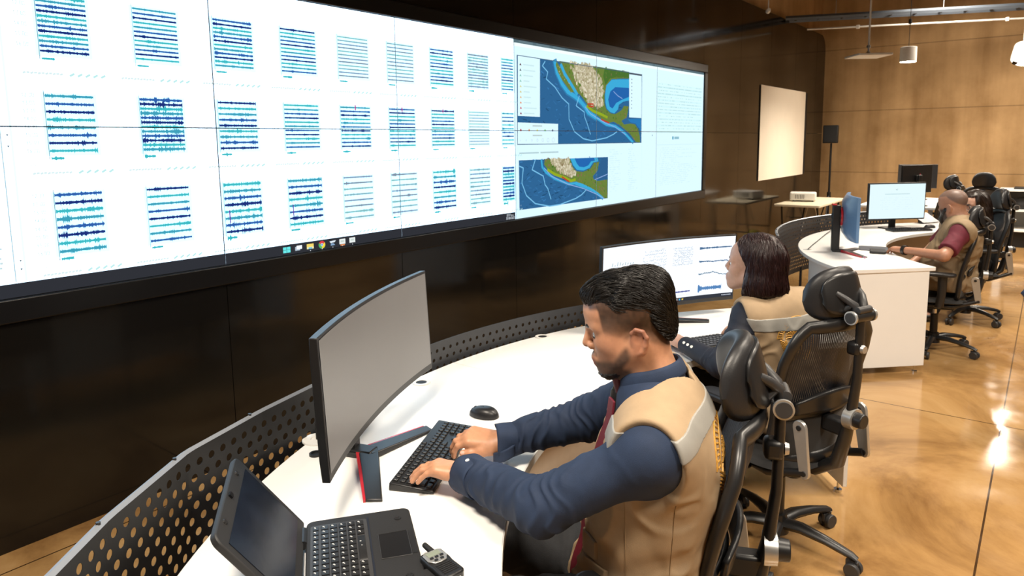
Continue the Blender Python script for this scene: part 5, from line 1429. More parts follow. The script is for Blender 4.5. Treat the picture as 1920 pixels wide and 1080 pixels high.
class Field:
    """smooth union of primitives, then cuts, then an optional displacement / extra operation"""
    def __init__(s, prims, post=None, pad=0.0): s.p, s.post, s.pad = prims, post, pad
    def ev(s, P, c=None, rad=0.0):
        far = 0.12
        d = np.full(len(P), far * 2, float)
        groups = {}
        for p in s.p:
            if p.sub: continue
            if c is not None and np.linalg.norm(p.c - c) - p.r - rad > far: continue
            v = p.fn(P)
            if p.grp:
                g = groups.get(p.grp); groups[p.grp] = v if g is None else smin(g, v, p.k)
            else: d = smin(d, v, p.k)
        for g, v in groups.items(): d = smin(d, v, 0.010)
        for p in s.p:
            if not p.sub: continue
            if c is not None and np.linalg.norm(p.c - c) - p.r - rad > 0.05: continue
            d = smax(d, -p.fn(P), p.k)
        if s.post is not None: d = s.post(P, d)
        return d - s.pad
def surface(field, lo, hi, h):
    """surface nets on a sparse grid -> vertices, quads"""
    lo = np.array(lo, float); hi = np.array(hi, float)
    B = 10
    nb = np.ceil((hi - lo) / (h * B)).astype(int)
    N = nb * B + 1
    D = np.full(N, 1.0, f32)
    # coarse pass in blocks; super blocks cull primitives
    S = 4
    og = np.stack(np.meshgrid(*[np.arange(B + 1)] * 3, indexing='ij'), -1).reshape(-1, 3)
    half = h * B / 2; diag = half * math.sqrt(3)
    done = np.zeros(nb, bool)
    for sx in range(0, nb[0], S):
        for sy in range(0, nb[1], S):
            for sz in range(0, nb[2], S):
                e = np.minimum(np.array([sx, sy, sz]) + S, nb)
                bi = np.stack(np.meshgrid(np.arange(sx, e[0]), np.arange(sy, e[1]), np.arange(sz, e[2]), indexing='ij'), -1).reshape(-1, 3)
                cen = lo + (bi + 0.5) * h * B
                sc = (cen.min(0) + cen.max(0)) / 2; srad = np.linalg.norm(cen.max(0) - cen.min(0)) / 2 + diag
                dc = field.ev(cen, sc, srad)
                keep = np.abs(dc) < diag * 1.35 + 0.012
                inside = ~keep & (dc < 0)
                for b in bi[inside]:
                    D[b[0] * B:b[0] * B + B + 1, b[1] * B:b[1] * B + B + 1, b[2] * B:b[2] * B + B + 1] = -1.0
                kb = bi[keep]
                if len(kb) == 0: continue
                gi = (kb[:, None, :] * B + og[None]).reshape(-1, 3)
                P = lo + gi * h
                d = field.ev(P, sc, srad)
                D[gi[:, 0], gi[:, 1], gi[:, 2]] = d
                done[kb[:, 0], kb[:, 1], kb[:, 2]] = True
    # blocks overwritten by an inside neighbour's rim keep their own values because they were evaluated; fix shared rims
    neg = D < 0
    c = neg[:-1, :-1, :-1].astype(np.int8)
    s8 = c.copy()
    for dx in (0, 1):
        for dy in (0, 1):
            for dz in (0, 1):
                if dx or dy or dz: s8 = s8 + neg[dx:N[0] - 1 + dx, dy:N[1] - 1 + dy, dz:N[2] - 1 + dz]
    act = np.argwhere((s8 > 0) & (s8 < 8))
    if len(act) == 0: raise RuntimeError('empty surface')
    acc = np.zeros((len(act), 3)); cnt = np.zeros(len(act))
    corners = [(dx, dy, dz) for dx in (0, 1) for dy in (0, 1) for dz in (0, 1)]
    vals = {q: D[act[:, 0] + q[0], act[:, 1] + q[1], act[:, 2] + q[2]].astype(float) for q in corners}
    for ax in range(3):
        for q in corners:
            if q[ax]: continue
            q2 = list(q); q2[ax] = 1; q2 = tuple(q2)
            a, b = vals[q], vals[q2]; m = (a < 0) != (b < 0)
            t = np.where(m, a / np.where(m, a - b, 1), 0)
            pt = np.array(q, float)[None].repeat(len(act), 0); pt[:, ax] = t
            acc[m] += pt[m]; cnt[m] += 1
    V = lo + (act + acc / cnt[:, None]) * h
    idx = np.full(N - 1, -1, np.int32); idx[act[:, 0], act[:, 1], act[:, 2]] = np.arange(len(act))
    F = []
    for ax in range(3):
        sl0 = [slice(None)] * 3; sl1 = [slice(None)] * 3
        sl0[ax] = slice(0, N[ax] - 1); sl1[ax] = slice(1, N[ax])
        a = neg[tuple(sl0)]; b = neg[tuple(sl1)]
        e = np.argwhere(a != b)
        o1, o2 = [(1, 2), (2, 0), (0, 1)][ax]
        ok = (e[:, o1] > 0) & (e[:, o2] > 0) & (e[:, o1] < N[o1] - 1) & (e[:, o2] < N[o2] - 1)
        e = e[ok]; fl = a[e[:, 0], e[:, 1], e[:, 2]]
        def at(d1, d2):
            q = e.copy(); q[:, o1] -= d1; q[:, o2] -= d2
            return idx[q[:, 0], q[:, 1], q[:, 2]]
        Q = np.stack([at(1, 1), at(0, 1), at(0, 0), at(1, 0)], 1)
        Q[~fl] = Q[~fl][:, ::-1]
        F.append(Q[(Q >= 0).all(1)])
    return V, np.concatenate(F)
def bounds(prims, pad=0.03):
    lo = np.min([p.c - p.r for p in prims if not p.sub], 0) - pad; hi = np.max([p.c + p.r for p in prims if not p.sub], 0) + pad
    return lo, hi
def solid(name, field, h, mats, parent, origin, colfn=None, lo=None, hi=None, relax=0):
    l_, h_ = bounds(field.p, 0.03 + field.pad)
    V, F = surface(field, l_ if lo is None else np.maximum(lo, l_), h_ if hi is None else np.minimum(hi, h_), h)
    cols = colfn(V) if colfn else None
    return np_mesh(name, V - np.array(origin), F, mats, parent, cols)
def frame(yaw, pitch=0.0, roll=0.0):
    """rows: forward, side (left), up"""
    f = np.array([math.cos(yaw) * math.cos(pitch), math.sin(yaw) * math.cos(pitch), math.sin(pitch)])
    l = np.array([-math.sin(yaw), math.cos(yaw), 0.0]); u = np.cross(f, l)
    return np.array([f, l * math.cos(roll) + u * math.sin(roll), -l * math.sin(roll) + u * math.cos(roll)])
def nrm(v): v = np.array(v, float); return v / np.linalg.norm(v)

# ------------------------------------------------------------------ anatomy
def head_prims(H, A, s=1.0, fem=False, neck=None, heavy=0.0):
    """H: head centre; A: frame rows; returns skin primitives"""
    T = lambda x, y, z: H + s * (x * A[0] + y * A[1] + z * A[2])
    E = lambda c, r, k=0.02, sub=False, B=None: ell(T(*c), np.array(r) * s, A if B is None else B, k, sub)
    C = lambda a, b, ra, rb, k=0.012, sub=False: cone(T(*a), T(*b), ra * s, rb * s, k, sub)
    w = 0.94 if fem else 1.0
    P = [E((-0.008, 0, 0.030), (0.096, 0.077 * w, 0.078)), E((0.040, 0, 0.030), (0.056, 0.063 * w, 0.056), 0.03),
         E((0.034, 0, -0.040), (0.056, (0.058 + heavy) * w, 0.070), 0.03)]
    for q in (-1, 1):
        P += [C((-0.006, q * 0.052 * w, -0.058), (0.064, q * 0.018, -0.102), 0.022 + heavy, 0.021 + heavy * 0.5, 0.025),
              E((0.052, q * 0.036 * w, -0.036), (0.030, 0.026, 0.030), 0.02),
              C((0.087, q * 0.010, 0.004), (0.070, q * 0.048, 0.006), 0.010, 0.009, 0.016)]
    P += [sphere(T(0.075, 0, -0.102), 0.0215 * s, 0.018), C((0.090, 0, 0.004), (0.1085, 0, -0.036), 0.0075, 0.0105, 0.010)]
    for q in (-1, 1):
        P += [sphere(T(0.0985, q * 0.0125, -0.0415), 0.0082 * s, 0.006)]
    P += [C((0.0955, -0.009, -0.0715), (0.0955, 0.009, -0.0715), 0.0062, 0.0062, 0.006), C((0.086, -0.022, -0.078), (0.0955, -0.009, -0.0715), 0.004, 0.0062, 0.006), C((0.086, 0.022, -0.078), (0.0955, 0.009, -0.0715), 0.004, 0.0062, 0.006),
          C((0.0925, -0.010, -0.0845), (0.0925, 0.010, -0.0845), 0.0068, 0.0068, 0.006), C((0.084, -0.021, -0.0795), (0.0925, -0.010, -0.0845), 0.004, 0.0068, 0.006), C((0.084, 0.021, -0.0795), (0.0925, 0.010, -0.0845), 0.004, 0.0068, 0.006),
          E((0.070, 0, -0.072), (0.026, 0.034, 0.026), 0.02)]
    for q in (-1, 1):
        P += [E((0.100, q * 0.032, -0.010), (0.018, 0.019, 0.010), 0.014, True)]
    for q in (-1, 1):
        P += [sphere(T(0.0715, q * 0.0315, -0.013), 0.0140 * s, 0.004)]
    # ears
    for q in (-1, 1):
        hx = [(-0.006, 0.074, -0.024), (-0.006, 0.079, -0.014), (-0.017, 0.084, -0.007), (-0.031, 0.087, -0.013), (-0.037, 0.089, -0.028), (-0.031, 0.085, -0.046), (-0.020, 0.079, -0.060), (-0.010, 0.075, -0.063)]
        rr = [0.0038, 0.0044, 0.0048, 0.005, 0.0048, 0.0048, 0.006, 0.0056]
        P += [ell(T(-0.019, q * 0.0770 * w, -0.034), np.array((0.019, 0.0075, 0.029)) * s, A, 0.006)]
        for (a, b, ra, rb) in zip(hx[:-1], hx[1:], rr[:-1], rr[1:]):
            P.append(cone(T(a[0], q * a[1] * w, a[2]), T(b[0], q * b[1] * w, b[2]), ra * s, rb * s, 0.003))
        P += [cone(T(-0.026, q * 0.083 * w, -0.018), T(-0.026, q * 0.083 * w, -0.044), 0.0035 * s, 0.0035 * s, 0.003),
              cone(T(-0.004, q * 0.076 * w, -0.032), T(-0.003, q * 0.075 * w, -0.042), 0.0045 * s, 0.0045 * s, 0.004),
              ell(T(-0.013, q * 0.0900 * w, -0.033), np.array((0.0070, 0.0065, 0.0105)) * s, A, 0.003, True)]
    if neck is not None:
        P.append(cone(T(-0.022, 0, -0.050), neck, (0.050 if fem else 0.058) * s, 0.050 if fem else 0.058, 0.03))
    return P
def hand_prims(wr, X, Z, ts, flex, s=1.0, spread=0.05, grp=1, thumb=(0.6, 0.2)):
    """wr wrist, X towards fingers, Z back of hand, ts: +1 when the thumb is on +Y; returns prims and nail spots"""
    X = nrm(X); Y = nrm(np.cross(Z, X)); Z = np.cross(X, Y)
    T = lambda x, y, z: np.array(wr) + s * (x * X + y * Y + z * Z)
    P = []; nails = []
    base = [(0.086, 0.028), (0.091, 0.009), (0.087, -0.010), (0.078, -0.027)]
    ln = [0.072, 0.079, 0.073, 0.057]; rad = [0.0088, 0.0090, 0.0085, 0.0075]
    for i in range(4):
        bx, by = base[i][0], base[i][1] * ts
        P.append(cone(T(0.006, by * 0.62, 0.0), T(bx, by, 0.002), 0.017, 0.0125, 0.014))
    P.append(ell(T(0.048, 0.0, -0.006), np.array((0.050, 0.036, 0.014)) * s, np.array([X, Y, Z]), 0.014))
    P.append(ell(T(0.030, ts * 0.024, -0.012), np.array((0.032, 0.017, 0.014)) * s, np.array([X, Y, Z]), 0.014))
    for i in range(4):
        a = 0.0; sp = spread * (1.5 - i) * ts
        p = T(base[i][0], base[i][1] * ts, 0.002)
        d0 = nrm(X * math.cos(sp) + Y * math.sin(sp))
        r0 = rad[i] * s
        for j, (fr, fl) in enumerate(zip((0.46, 0.30, 0.24), flex[i])):
            a += fl
            d = d0 * math.cos(a) - Z * math.sin(a)
            q = p + d * ln[i] * fr * s
            P.append(cone(p, q, r0 * (1.06 if j == 0 else 1.0), r0 * 0.93, 0.0025, grp=grp + i))
            p = q; r0 *= 0.93
        nd = d0 * math.sin(a) + Z * math.cos(a)
        nails.append((p - d * 0.003 * s + nd * r0 * 0.80, d, nd, r0))
    t0, t1, t2, t3 = T(0.016, ts * 0.020, -0.008), T(0.046, ts * (0.040 + 0.012 * thumb[1]), -0.014), T(0.076, ts * (0.046 + 0.015 * thumb[1]), -0.020), T(0.098, ts * (0.045 + 0.01 * thumb[1]), -0.026)
    P += [cone(t0, t1, 0.0165 * s, 0.0125 * s, 0.012), cone(t1, t2, 0.0120 * s, 0.0105 * s, 0.003, grp=grp + 4), cone(t2, t3, 0.0105 * s, 0.0085 * s, 0.003, grp=grp + 4)]
    d = nrm(t3 - t2); nd = nrm(Z * 0.8 + Y * ts * 0.5 - d * ((Z * 0.8 + Y * ts * 0.5) @ d)); nails.append((t3 - d * 0.002 + nd * 0.0068 * s, d, nd, 0.0085 * s))
    return P, nails
def nail_mesh(nails, parent, origin, m):
    for (p, d, n_, r) in nails:
        q = MB(); y = np.cross(n_, d)
        Mx = Matrix(((d[0], y[0], n_[0], p[0] - origin[0]), (d[1], y[1], n_[1], p[1] - origin[1]), (d[2], y[2], n_[2], p[2] - origin[2]), (0, 0, 0, 1)))
        q.grid(lambda u, v: ((v - 0.5) * r * 1.35, (u - 0.5) * r * 1.25 * (1 - 0.3 * (2 * v - 1) ** 4), r * 0.24 * (1 - (2 * u - 1) ** 2) + 0.0006), 6, 6, Mx)
        q.build('fingernail', m, parent, smooth=80)

def strands(rng, V, Nn, flow, n, L, seg, rad, lift, keep=None):
    """thin locks lying on a surface: returns vertices, quads"""
    from mathutils.kdtree import KDTree
    kd = KDTree(len(V))
    for i in range(len(V)): kd.insert(V[i], i)
    kd.balance()
    cand = np.arange(len(V)) if keep is None else np.nonzero(keep)[0]
    VV = []; FF = []
    for s in range(n):
        i = int(cand[rng.integers(len(cand))]); p = np.array(V[i]); nn = Nn[i]
        pts = []; nms = []
        Ls = L * rng.uniform(0.6, 1.2); lf = lift * rng.uniform(0.2, 1.0); jit = rng.normal(0, 0.12, 3)
        for k in range(seg + 1):
            _, j, _ = kd.find(p); nn = Nn[j]; base = np.array(V[j])
            pts.append(base + nn * (lf * (0.3 + 0.7 * math.sin(PI * min(k / seg * 0.9 + 0.05, 1))))); nms.append(nn)
            fl = flow(base) + jit; fl = fl - nn * (fl @ nn); fl = fl / (np.linalg.norm(fl) + 1e-9)
            p = base + fl * (Ls / seg)
        b0 = len(VV)
        for k in range(seg + 1):
            t = pts[min(k + 1, seg)] - pts[max(k - 1, 0)]; t = t / (np.linalg.norm(t) + 1e-9)
            side = np.cross(nms[k], t); r = rad * (1 - 0.75 * (k / seg) ** 2) * (0.5 + 0.5 * min(1, k / 1.5))
            VV += [pts[k] + side * r, pts[k] + nms[k] * r * 0.8, pts[k] - side * r, pts[k] - nms[k] * r * 0.8]
        for k in range(seg):
            for j in range(4): FF.append((b0 + k * 4 + j, b0 + k * 4 + (j + 1) % 4, b0 + (k + 1) * 4 + (j + 1) % 4, b0 + (k + 1) * 4 + j))
    return np.array(VV), np.array(FF)
def normals_of(V, F):
    a, b, c = V[F[:, 0]], V[F[:, 1]], V[F[:, 2]]
    n = np.cross(b - a, c - a); N = np.zeros_like(V)
    for k in range(4): np.add.at(N, F[:, k], n)
    return N / (np.linalg.norm(N, axis=1, keepdims=True) + 1e-12)
def hair(name, field, h, m, parent, origin, rng, flow, n, L, seg, rad, lift, keepfn=None):
    lo, hi = bounds(field.p)
    V, F = surface(field, lo, hi, h)
    Nn = normals_of(V, F)
    keep = keepfn(V) if keepfn else None
    SV, SF = strands(rng, V, Nn, flow, n, L, seg, rad, lift, keep)
    return np_mesh(name, np.concatenate([V, SV]) - np.array(origin), np.concatenate([F, SF + len(V)]), m, parent)
def ribbon(name, pts, w, th, ups, m, parent, origin):
    """flat strip through pts (np arrays), w list, ups = surface normals"""
    q = MB(); n = len(pts); vs = []
    for i in range(n):
        t = nrm(pts[min(i + 1, n - 1)] - pts[max(i - 1, 0)]); u = nrm(ups[i] - t * (ups[i] @ t)); s_ = np.cross(u, t)
        for a, b in ((-1, 0), (1, 0), (1, 1), (-1, 1)):
            vs.append(tuple(pts[i] - origin + s_ * a * w[i] / 2 + u * th * (b - 0.0)))
    fs = []
    for i in range(n - 1):
        for j in range(4): fs.append((i * 4 + j, i * 4 + (j + 1) % 4, (i + 1) * 4 + (j + 1) % 4, (i + 1) * 4 + j))
    fs += [(3, 2, 1, 0), tuple((n - 1) * 4 + j for j in range(4))]
    q.add(vs, fs); return q.build(name, m, parent, bevel=0.0015, smooth=50)
def bvh_of(o): 
    me = o.data; return BVHTree.FromPolygons([v.co.copy() for v in me.vertices], [tuple(p.vertices) for p in me.polygons])
def project_strokes(bvh, o3, A, strokes, rad, dist=0.4, sgn=1):
    """strokes: lists of (y, z) in the frame's side/up plane about o3 (mesh space); cast along -sgn*forward"""
    out = []
    for st in strokes:
        cur = []
        for (y, z) in st:
            s0 = Vector(o3 + A[1] * y + A[2] * z + A[0] * sgn * dist); hit = bvh.ray_cast(s0, Vector(-A[0] * sgn), dist * 2)
            if hit[0] is not None: cur.append(hit[0] + hit[1] * rad * 0.4 * (1 if hit[1].dot(Vector(A[0] * sgn)) > 0 else -1))
        if len(cur) > 1: out.append(cur)
    return out
def stroke_mesh(name, lines, rad, m, parent, n=5):
    q = MB()
    for ln in lines: q.tube(ln, rad, n=n)
    return q.build(name, m, parent, smooth=60)

# materials of people
M['skin'] = mat('skin_warm', (0.5, 0.3, 0.2), 0.48, attr=True, noise=0.06, nscale=90, bump=0.08, bscale=700, sss=0.12)
M['nail'] = mat('nail', (0.62, 0.38, 0.30), 0.35)
M['hair_black'] = mat('hair_black', (0.009, 0.0075, 0.0065), 0.36, noise=0.25, nscale=120)
M['hair_wine'] = mat('hair_wine', (0.020, 0.006, 0.006), 0.38, noise=0.35, nscale=60)
M['hair_brown'] = mat('hair_brown', (0.018, 0.010, 0.007), 0.42, noise=0.3, nscale=60)
M['navy_shirt'] = mat('navy_shirt', (0.0120, 0.0265, 0.066), 0.8, noise=0.10, nscale=40, bump=0.35, bscale=900)
M['navy_blouse'] = mat('navy_blouse', (0.004, 0.007, 0.018), 0.72, noise=0.12, nscale=40, bump=0.3, bscale=700)
M['wine_tee'] = mat('wine_tee', (0.115, 0.008, 0.022), 0.8, noise=0.12, nscale=30, bump=0.2, bscale=500)
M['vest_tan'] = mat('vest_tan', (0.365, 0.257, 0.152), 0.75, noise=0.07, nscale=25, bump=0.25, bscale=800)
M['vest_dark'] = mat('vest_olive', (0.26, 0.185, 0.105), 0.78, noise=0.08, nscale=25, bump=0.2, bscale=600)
M['vest_seam'] = mat('vest_seam', (0.27, 0.185, 0.10), 0.8)
M['reflective'] = mat('reflective_tape', (0.31, 0.30, 0.275), 0.45, 0.1, noise=0.05, bump=0.1, bscale=500)
M['gold_thread'] = mat('gold_thread', (0.58, 0.31, 0.06), 0.5, 0.25, noise=0.2, nscale=200)
M['tie_red'] = mat('tie_red', (0.13, 0.008, 0.018), 0.55, noise=0.1, nscale=80)
M['tie_knot_blue'] = mat('tie_lining_blue', (0.05, 0.13, 0.34), 0.5)
M['trouser_grey'] = mat('trouser_grey', (0.022, 0.023, 0.026), 0.85, noise=0.15, nscale=50, bump=0.3, bscale=500)
M['trouser_black'] = mat('trouser_black', (0.006, 0.006, 0.007), 0.85, bump=0.2, bscale=500)
M['eye_white'] = mat('eye_white', (0.7, 0.68, 0.64), 0.25)
M['iris'] = mat('iris_brown', (0.02, 0.01, 0.006), 0.2)
M['lash'] = mat('lash', (0.006, 0.005, 0.005), 0.6)
M['shoe'] = mat('shoe_black', (0.01, 0.01, 0.01), 0.3)
M['button_pearl'] = mat('button_pearl', (0.85, 0.84, 0.8), 0.25)
def blend(a, b, w): w = np.clip(w, 0, 1)[:, None]; return a * (1 - w) + b * w
def sstep(a, b, x): t = np.clip((x - a) / (b - a), 0, 1); return t * t * (3 - 2 * t)

def folds(P, amp, dirv, freq, warp=6.0, seed=0.0):
    q = P @ nrm(dirv) * freq + 1.6 * vnoise(P * warp + seed) + 0.8 * vnoise(P * warp * 2.3 + seed + 9)
    return amp * (np.sin(q * 2 * PI) * 0.5 + 0.5) ** 2

def face_extras(root_body, origin, H, A, s, skin_dark, down=0.5, brow=True, lash=True):
    T = lambda x, y, z: H + s * (x * A[0] + y * A[1] + z * A[2]) - np.array(origin)
    for q in (-1, 1):
        b = MB(); Mx = Matrix.Translation(T(0.0725, q * 0.0315, -0.0135))
        b.lathe([(0.0135 * s * math.sin(R(a)), -0.0135 * s * math.cos(R(a))) for a in (2, 20, 40, 60, 80, 100, 120, 140, 160, 178)], 20, Mx)
        eo = b.build('eye', M['eye_white'], root_body, smooth=80)
        look = nrm(A[0] - A[2] * down)
        c = T(0.0725, q * 0.0315, -0.0135) + look * 0.0122 * s
        b = MB(); b.cyl(Vector(c), Vector(c + look * 0.0018 * s), 0.006 * s, 0.0045 * s, n=16); b.build('iris', M['iris'], eo)
        if lash:
            b = MB(); b.tube([Vector(T(0.0855 - 0.006 * abs(t) ** 2, q * (0.0315 + 0.0135 * t), -0.0165 - 0.003 * t * t)) for t in (-1, -.6, -.2, .2, .6, 1)], [0.0006, 0.0011, 0.0013, 0.0013, 0.0011, 0.0006], n=5); b.build('eyelashes', M['lash'], eo)
        if brow:
            b = MB(); b.tube([Vector(T(0.0985 - 0.020 * t ** 2.0 - 0.001, q * (0.010 + 0.040 * t), 0.0055 + 0.005 * math.sin(t * 2.4))) for t in (0, .2, .4, .6, .8, 1)], [0.0036 * s, 0.0056 * s, 0.0056 * s, 0.0050 * s, 0.0038 * s, 0.0016 * s], n=6, flat=(0.6, 1.0), up=tuple(A[0])); b.build('eyebrow', M['hair_black'], root_body, smooth=70)

# ------------------------------------------------------------------ the typing man
def torso_prims(pel, bel, che, nek, shL, shR, A, kx=1.0, fat=0.0):
    """A frame of the trunk; returns trunk primitives"""
    P = [ell(pel, np.array((0.145 + fat * .6, 0.185 + fat * .4, 0.12)) * kx, A, 0.06), ell(bel, np.array((0.125 + fat, 0.165 + fat * .7, 0.17)) * kx, A, 0.08), ell(che, np.array((0.118 + fat * .4, 0.168, 0.185)) * kx, A, 0.08)]
    for s_ in (shL, shR):
        P.append(cone(nek, s_, 0.062 * kx, 0.060 * kx, 0.05))
        P.append(cone(s_, np.array(che) + (np.array(s_) - np.array(che)) * 0.35 - A[2] * 0.04, 0.066 * kx, 0.10 * kx, 0.05))
    return P
def person_root(name, label, group, base):
    return empty(name, label, 'person', base, 0, group)

def build_man():
    rng = np.random.default_rng(3)
    O = np.array((-0.74, 1.45, 0.0))
    root = person_root('person', 'man in a navy shirt, red tie and tan vest typing on a black keyboard', 'people at the desks', tuple(O))
    yb = R(208); A = frame(yb)
    f, l, u = A
    H = np.array((-0.752, 1.415, 1.229)); AH = frame(R(206), R(-13.5), R(0))
    nek = np.array((-0.700, 1.434, 1.085))
    che = np.array((-0.676, 1.440, 0.925)); bel = np.array((-0.708, 1.424, 0.76)); pel = np.array((-0.720, 1.426, 0.585))
    shL, shR = np.array((-0.618, 1.272, 0.992)), np.array((-0.765, 1.600, 1.015))
    elL, elR = np.array((-0.836, 1.176, 0.843)), np.array((-0.975, 1.600, 0.872))
    wrL, wrR = np.array((-1.118, 1.256, 0.806)), np.array((-1.172, 1.452, 0.806))
    hipL, hipR = pel + l * 0.10 - u * 0.02 + f * 0.02, pel - l * 0.10 - u * 0.02 + f * 0.02
    knL, knR = hipL + f * 0.40 + l * 0.05 - u * 0.01, hipR + f * 0.40 - l * 0.06 - u * 0.01
    anL, anR = knL - u * 0.43 - f * 0.02, knR - u * 0.43 + f * 0.06
    # --- skin
    P = head_prims(H, AH, 1.0, False, nek, 0.006)
    P += torso_prims(pel, bel, che, nek - u * 0.075, shL - u * 0.01, shR - u * 0.01, A, 0.90, 0.0)
    P += [cone(shL, elL, 0.052, 0.042, 0.03), cone(elL, wrL, 0.041, 0.027, 0.02), cone(shR, elR, 0.052, 0.042, 0.03), cone(elR, wrR, 0.041, 0.027, 0.02)]
    fl = [(0.35, 0.45, 0.25), (0.32, 0.50, 0.25), (0.34, 0.48, 0.25), (0.40, 0.40, 0.2)]
    fr_ = [(0.50, 0.75, 0.35), (0.48, 0.80, 0.35), (0.50, 0.75, 0.35), (0.50, 0.6, 0.3)]
    XL = nrm((-0.89, -0.44, 0.10)); XR = nrm((-0.82, -0.56, 0.16))
    hl, nl = hand_prims(wrL, XL, np.array((0, 0.12, 1.0)), -1, fl, 1.0, 0.10, 1)
    hr_, nr = hand_prims(wrR, XR, np.array((0.1, -0.25, 1.0)), 1, fr_, 1.0, 0.06, 10, (0.6, -0.2))
    P += hl + hr_
    for a, b, c in ((hipL, knL, anL), (hipR, knR, anR)):
        P += [cone(a, b, 0.075, 0.052, 0.04), cone(b, c, 0.050, 0.036, 0.03), cone(c - u * 0.04, c - u * 0.045 + f * 0.15, 0.035, 0.028, 0.02)]
    SK = np.array((0.52, 0.255, 0.145))
    def skin_col(V):
        q = (V - H) @ AH.T; x, y, z = q[:, 0], q[:, 1], q[:, 2]
        c = np.tile(SK, (len(V), 1))
        head = (z > -0.16) & (x * x + y * y + z * z < 0.19 ** 2)
        nz = 0.5 + 0.5 * vnoise(V * 160.0)
        # clipped sides and nape, beard, moustache: hair colour through the skin
        DK = np.array((0.026, 0.014, 0.009))
        line = 0.052 - 0.30 * np.maximum(0, -x - 0.015) - 0.015 * sstep(0.02, 0.07, x)
        hl_ = 0.020 + 0.50 * np.minimum(x, 0.046) - 1.6 * np.maximum(0, -x - 0.056)
        zl_ = -0.034 + 0.45 * np.maximum(x, 0) + 0.75 * np.minimum(0, x + 0.02)
        tt = np.clip((z - zl_) / np.maximum(hl_ - zl_, 0.004), 0, 1)
        side = sstep(-0.012, 0.010, z - zl_) * (0.30 + 0.70 * tt ** 0.5) * sstep(0.060, 0.054, x)
        front = sstep(0.044, 0.054, z) * sstep(0.084, 0.074, x)
        c = blend(c, DK, np.where(head, np.clip(side * 1.05 + front * 0.9, 0, 0.97) * (0.90 + 0.10 * nz), 0))
        jaw = sstep(-0.088, -0.104, z + 0.10 * np.maximum(0, 0.06 - x)) * sstep(0.000, 0.03, x) * sstep(-0.155, -0.132, z)
        side_burn = sstep(0.016, 0.004, np.abs(x - 0.012 - 0.10 * (-0.03 - z))) * sstep(-0.10, -0.05, z) * sstep(0.0, -0.02, z) * 0.0
        jl = sstep(0.026, 0.009, np.abs(z + 0.094 - 0.95 * np.maximum(0, 0.050 - x))) * sstep(0.000, 0.018, x) * (np.abs(y) > 0.015) * sstep(-0.035, -0.055, z)
        mo = sstep(0.009, 0.003, np.abs(z + 0.061)) * (x > 0.07) * (np.abs(y) < 0.030)
        goat = sstep(-0.086, -0.098, z) * sstep(0.070, 0.085, x) * sstep(0.034, 0.022, np.abs(y))
        beard = np.clip(jaw * 0.95 + goat * 0.7 + jl * 0.92 + mo * 0.6, 0, 0.95)
        c = blend(c, np.array((0.040, 0.022, 0.015)), np.where(head, beard * (0.86 + 0.14 * nz), 0))
        lip = sstep(0.0115, 0.007, np.abs(z + 0.0785)) * (x > 0.084) * sstep(0.026, 0.018, np.abs(y))
        c = blend(c, np.array((0.33, 0.10, 0.085)), np.where(head, lip * 0.75, 0))
        red = np.exp(-(((x - 0.055) / 0.03) ** 2 + ((z + 0.038) / 0.025) ** 2)) * 0.25
        c = blend(c, np.array((0.47, 0.19, 0.125)), np.where(head, red, 0))
        ear = sstep(0.074, 0.082, np.abs(y)) * 0.5
        c = blend(c, np.array((0.50, 0.20, 0.12)), np.where(head & (z < 0.01) & (z > -0.07), ear, 0))
        return c
    body = solid('body', Field(P), 0.0030, M['skin'], root, O, skin_col)
    nail_mesh(nl + nr, body, O, M['nail'])
    face_extras(body, O, H, AH, 1.0, SK, down=0.55)
    # --- hair
    TH = lambda x, y, z: H + x * AH[0] + y * AH[1] + z * AH[2]
    HP = [ell(TH(-0.018, 0, 0.052), (0.095, 0.077, 0.060), AH, 0.02), ell(TH(0.042, 0, 0.080), (0.048, 0.057, 0.030), AH, 0.022), ell(TH(0.068, 0, 0.070), (0.020, 0.048, 0.025), AH, 0.015), ell(TH(-0.068, 0, 0.006), (0.037, 0.062, 0.080), AH, 0.03), ell(TH(-0.014, 0, 0.080), (0.080, 0.062, 0.033), AH, 0.02)]
    def hpost(Pp, d):
        q = (Pp - H) @ AH.T; x, y, z = q[:, 0], q[:, 1], q[:, 2]
        rid = np.sin((y + 0.012 * vnoise(Pp * 30)) * 2 * PI / 0.011 + 2.0 * vnoise(Pp * 25.0)) * 0.0009 + 0.004 * vnoise(Pp * 38.0)
        d = d - rid
        line = 0.020 + 0.50 * np.minimum(x, 0.046) - 1.6 * np.maximum(0, -x - 0.056) + 0.005 * vnoise(Pp * 60)
        cut = (line - z) * 0.85
        face = np.minimum(x - 0.083 - 0.25 * np.maximum(0, z - 0.05), 0.052 - z)
        d = smax(d, cut, 0.008)
        d = smax(d, np.minimum(face, 0.06), 0.006)
        return smax(d, -(z + 0.062), 0.008)
    def flow(p):
        q = AH @ (np.array(p) - H); x, y, z = q
        side = min(1, abs(y) / 0.06)
        v = np.array((-1.0, 0.35 * np.sign(y) * (1 if z > 0.1 else 0), 0.15 if x > 0.03 else -0.45 * side - 0.5 * max(0, -x - 0.02) / 0.06))
        if x > 0.055: v = np.array((-0.75, 0.1 * np.sign(y), 0.9))
        return AH.T @ v
    hair('hair', Field(HP, hpost), 0.0026, M['hair_black'], root, O, rng, flow, 4200, 0.055, 6, 0.00075, 0.0055)
    bp = [p for p in head_prims(H, AH, 1.0, False, nek, 0.006) if not p.sub]
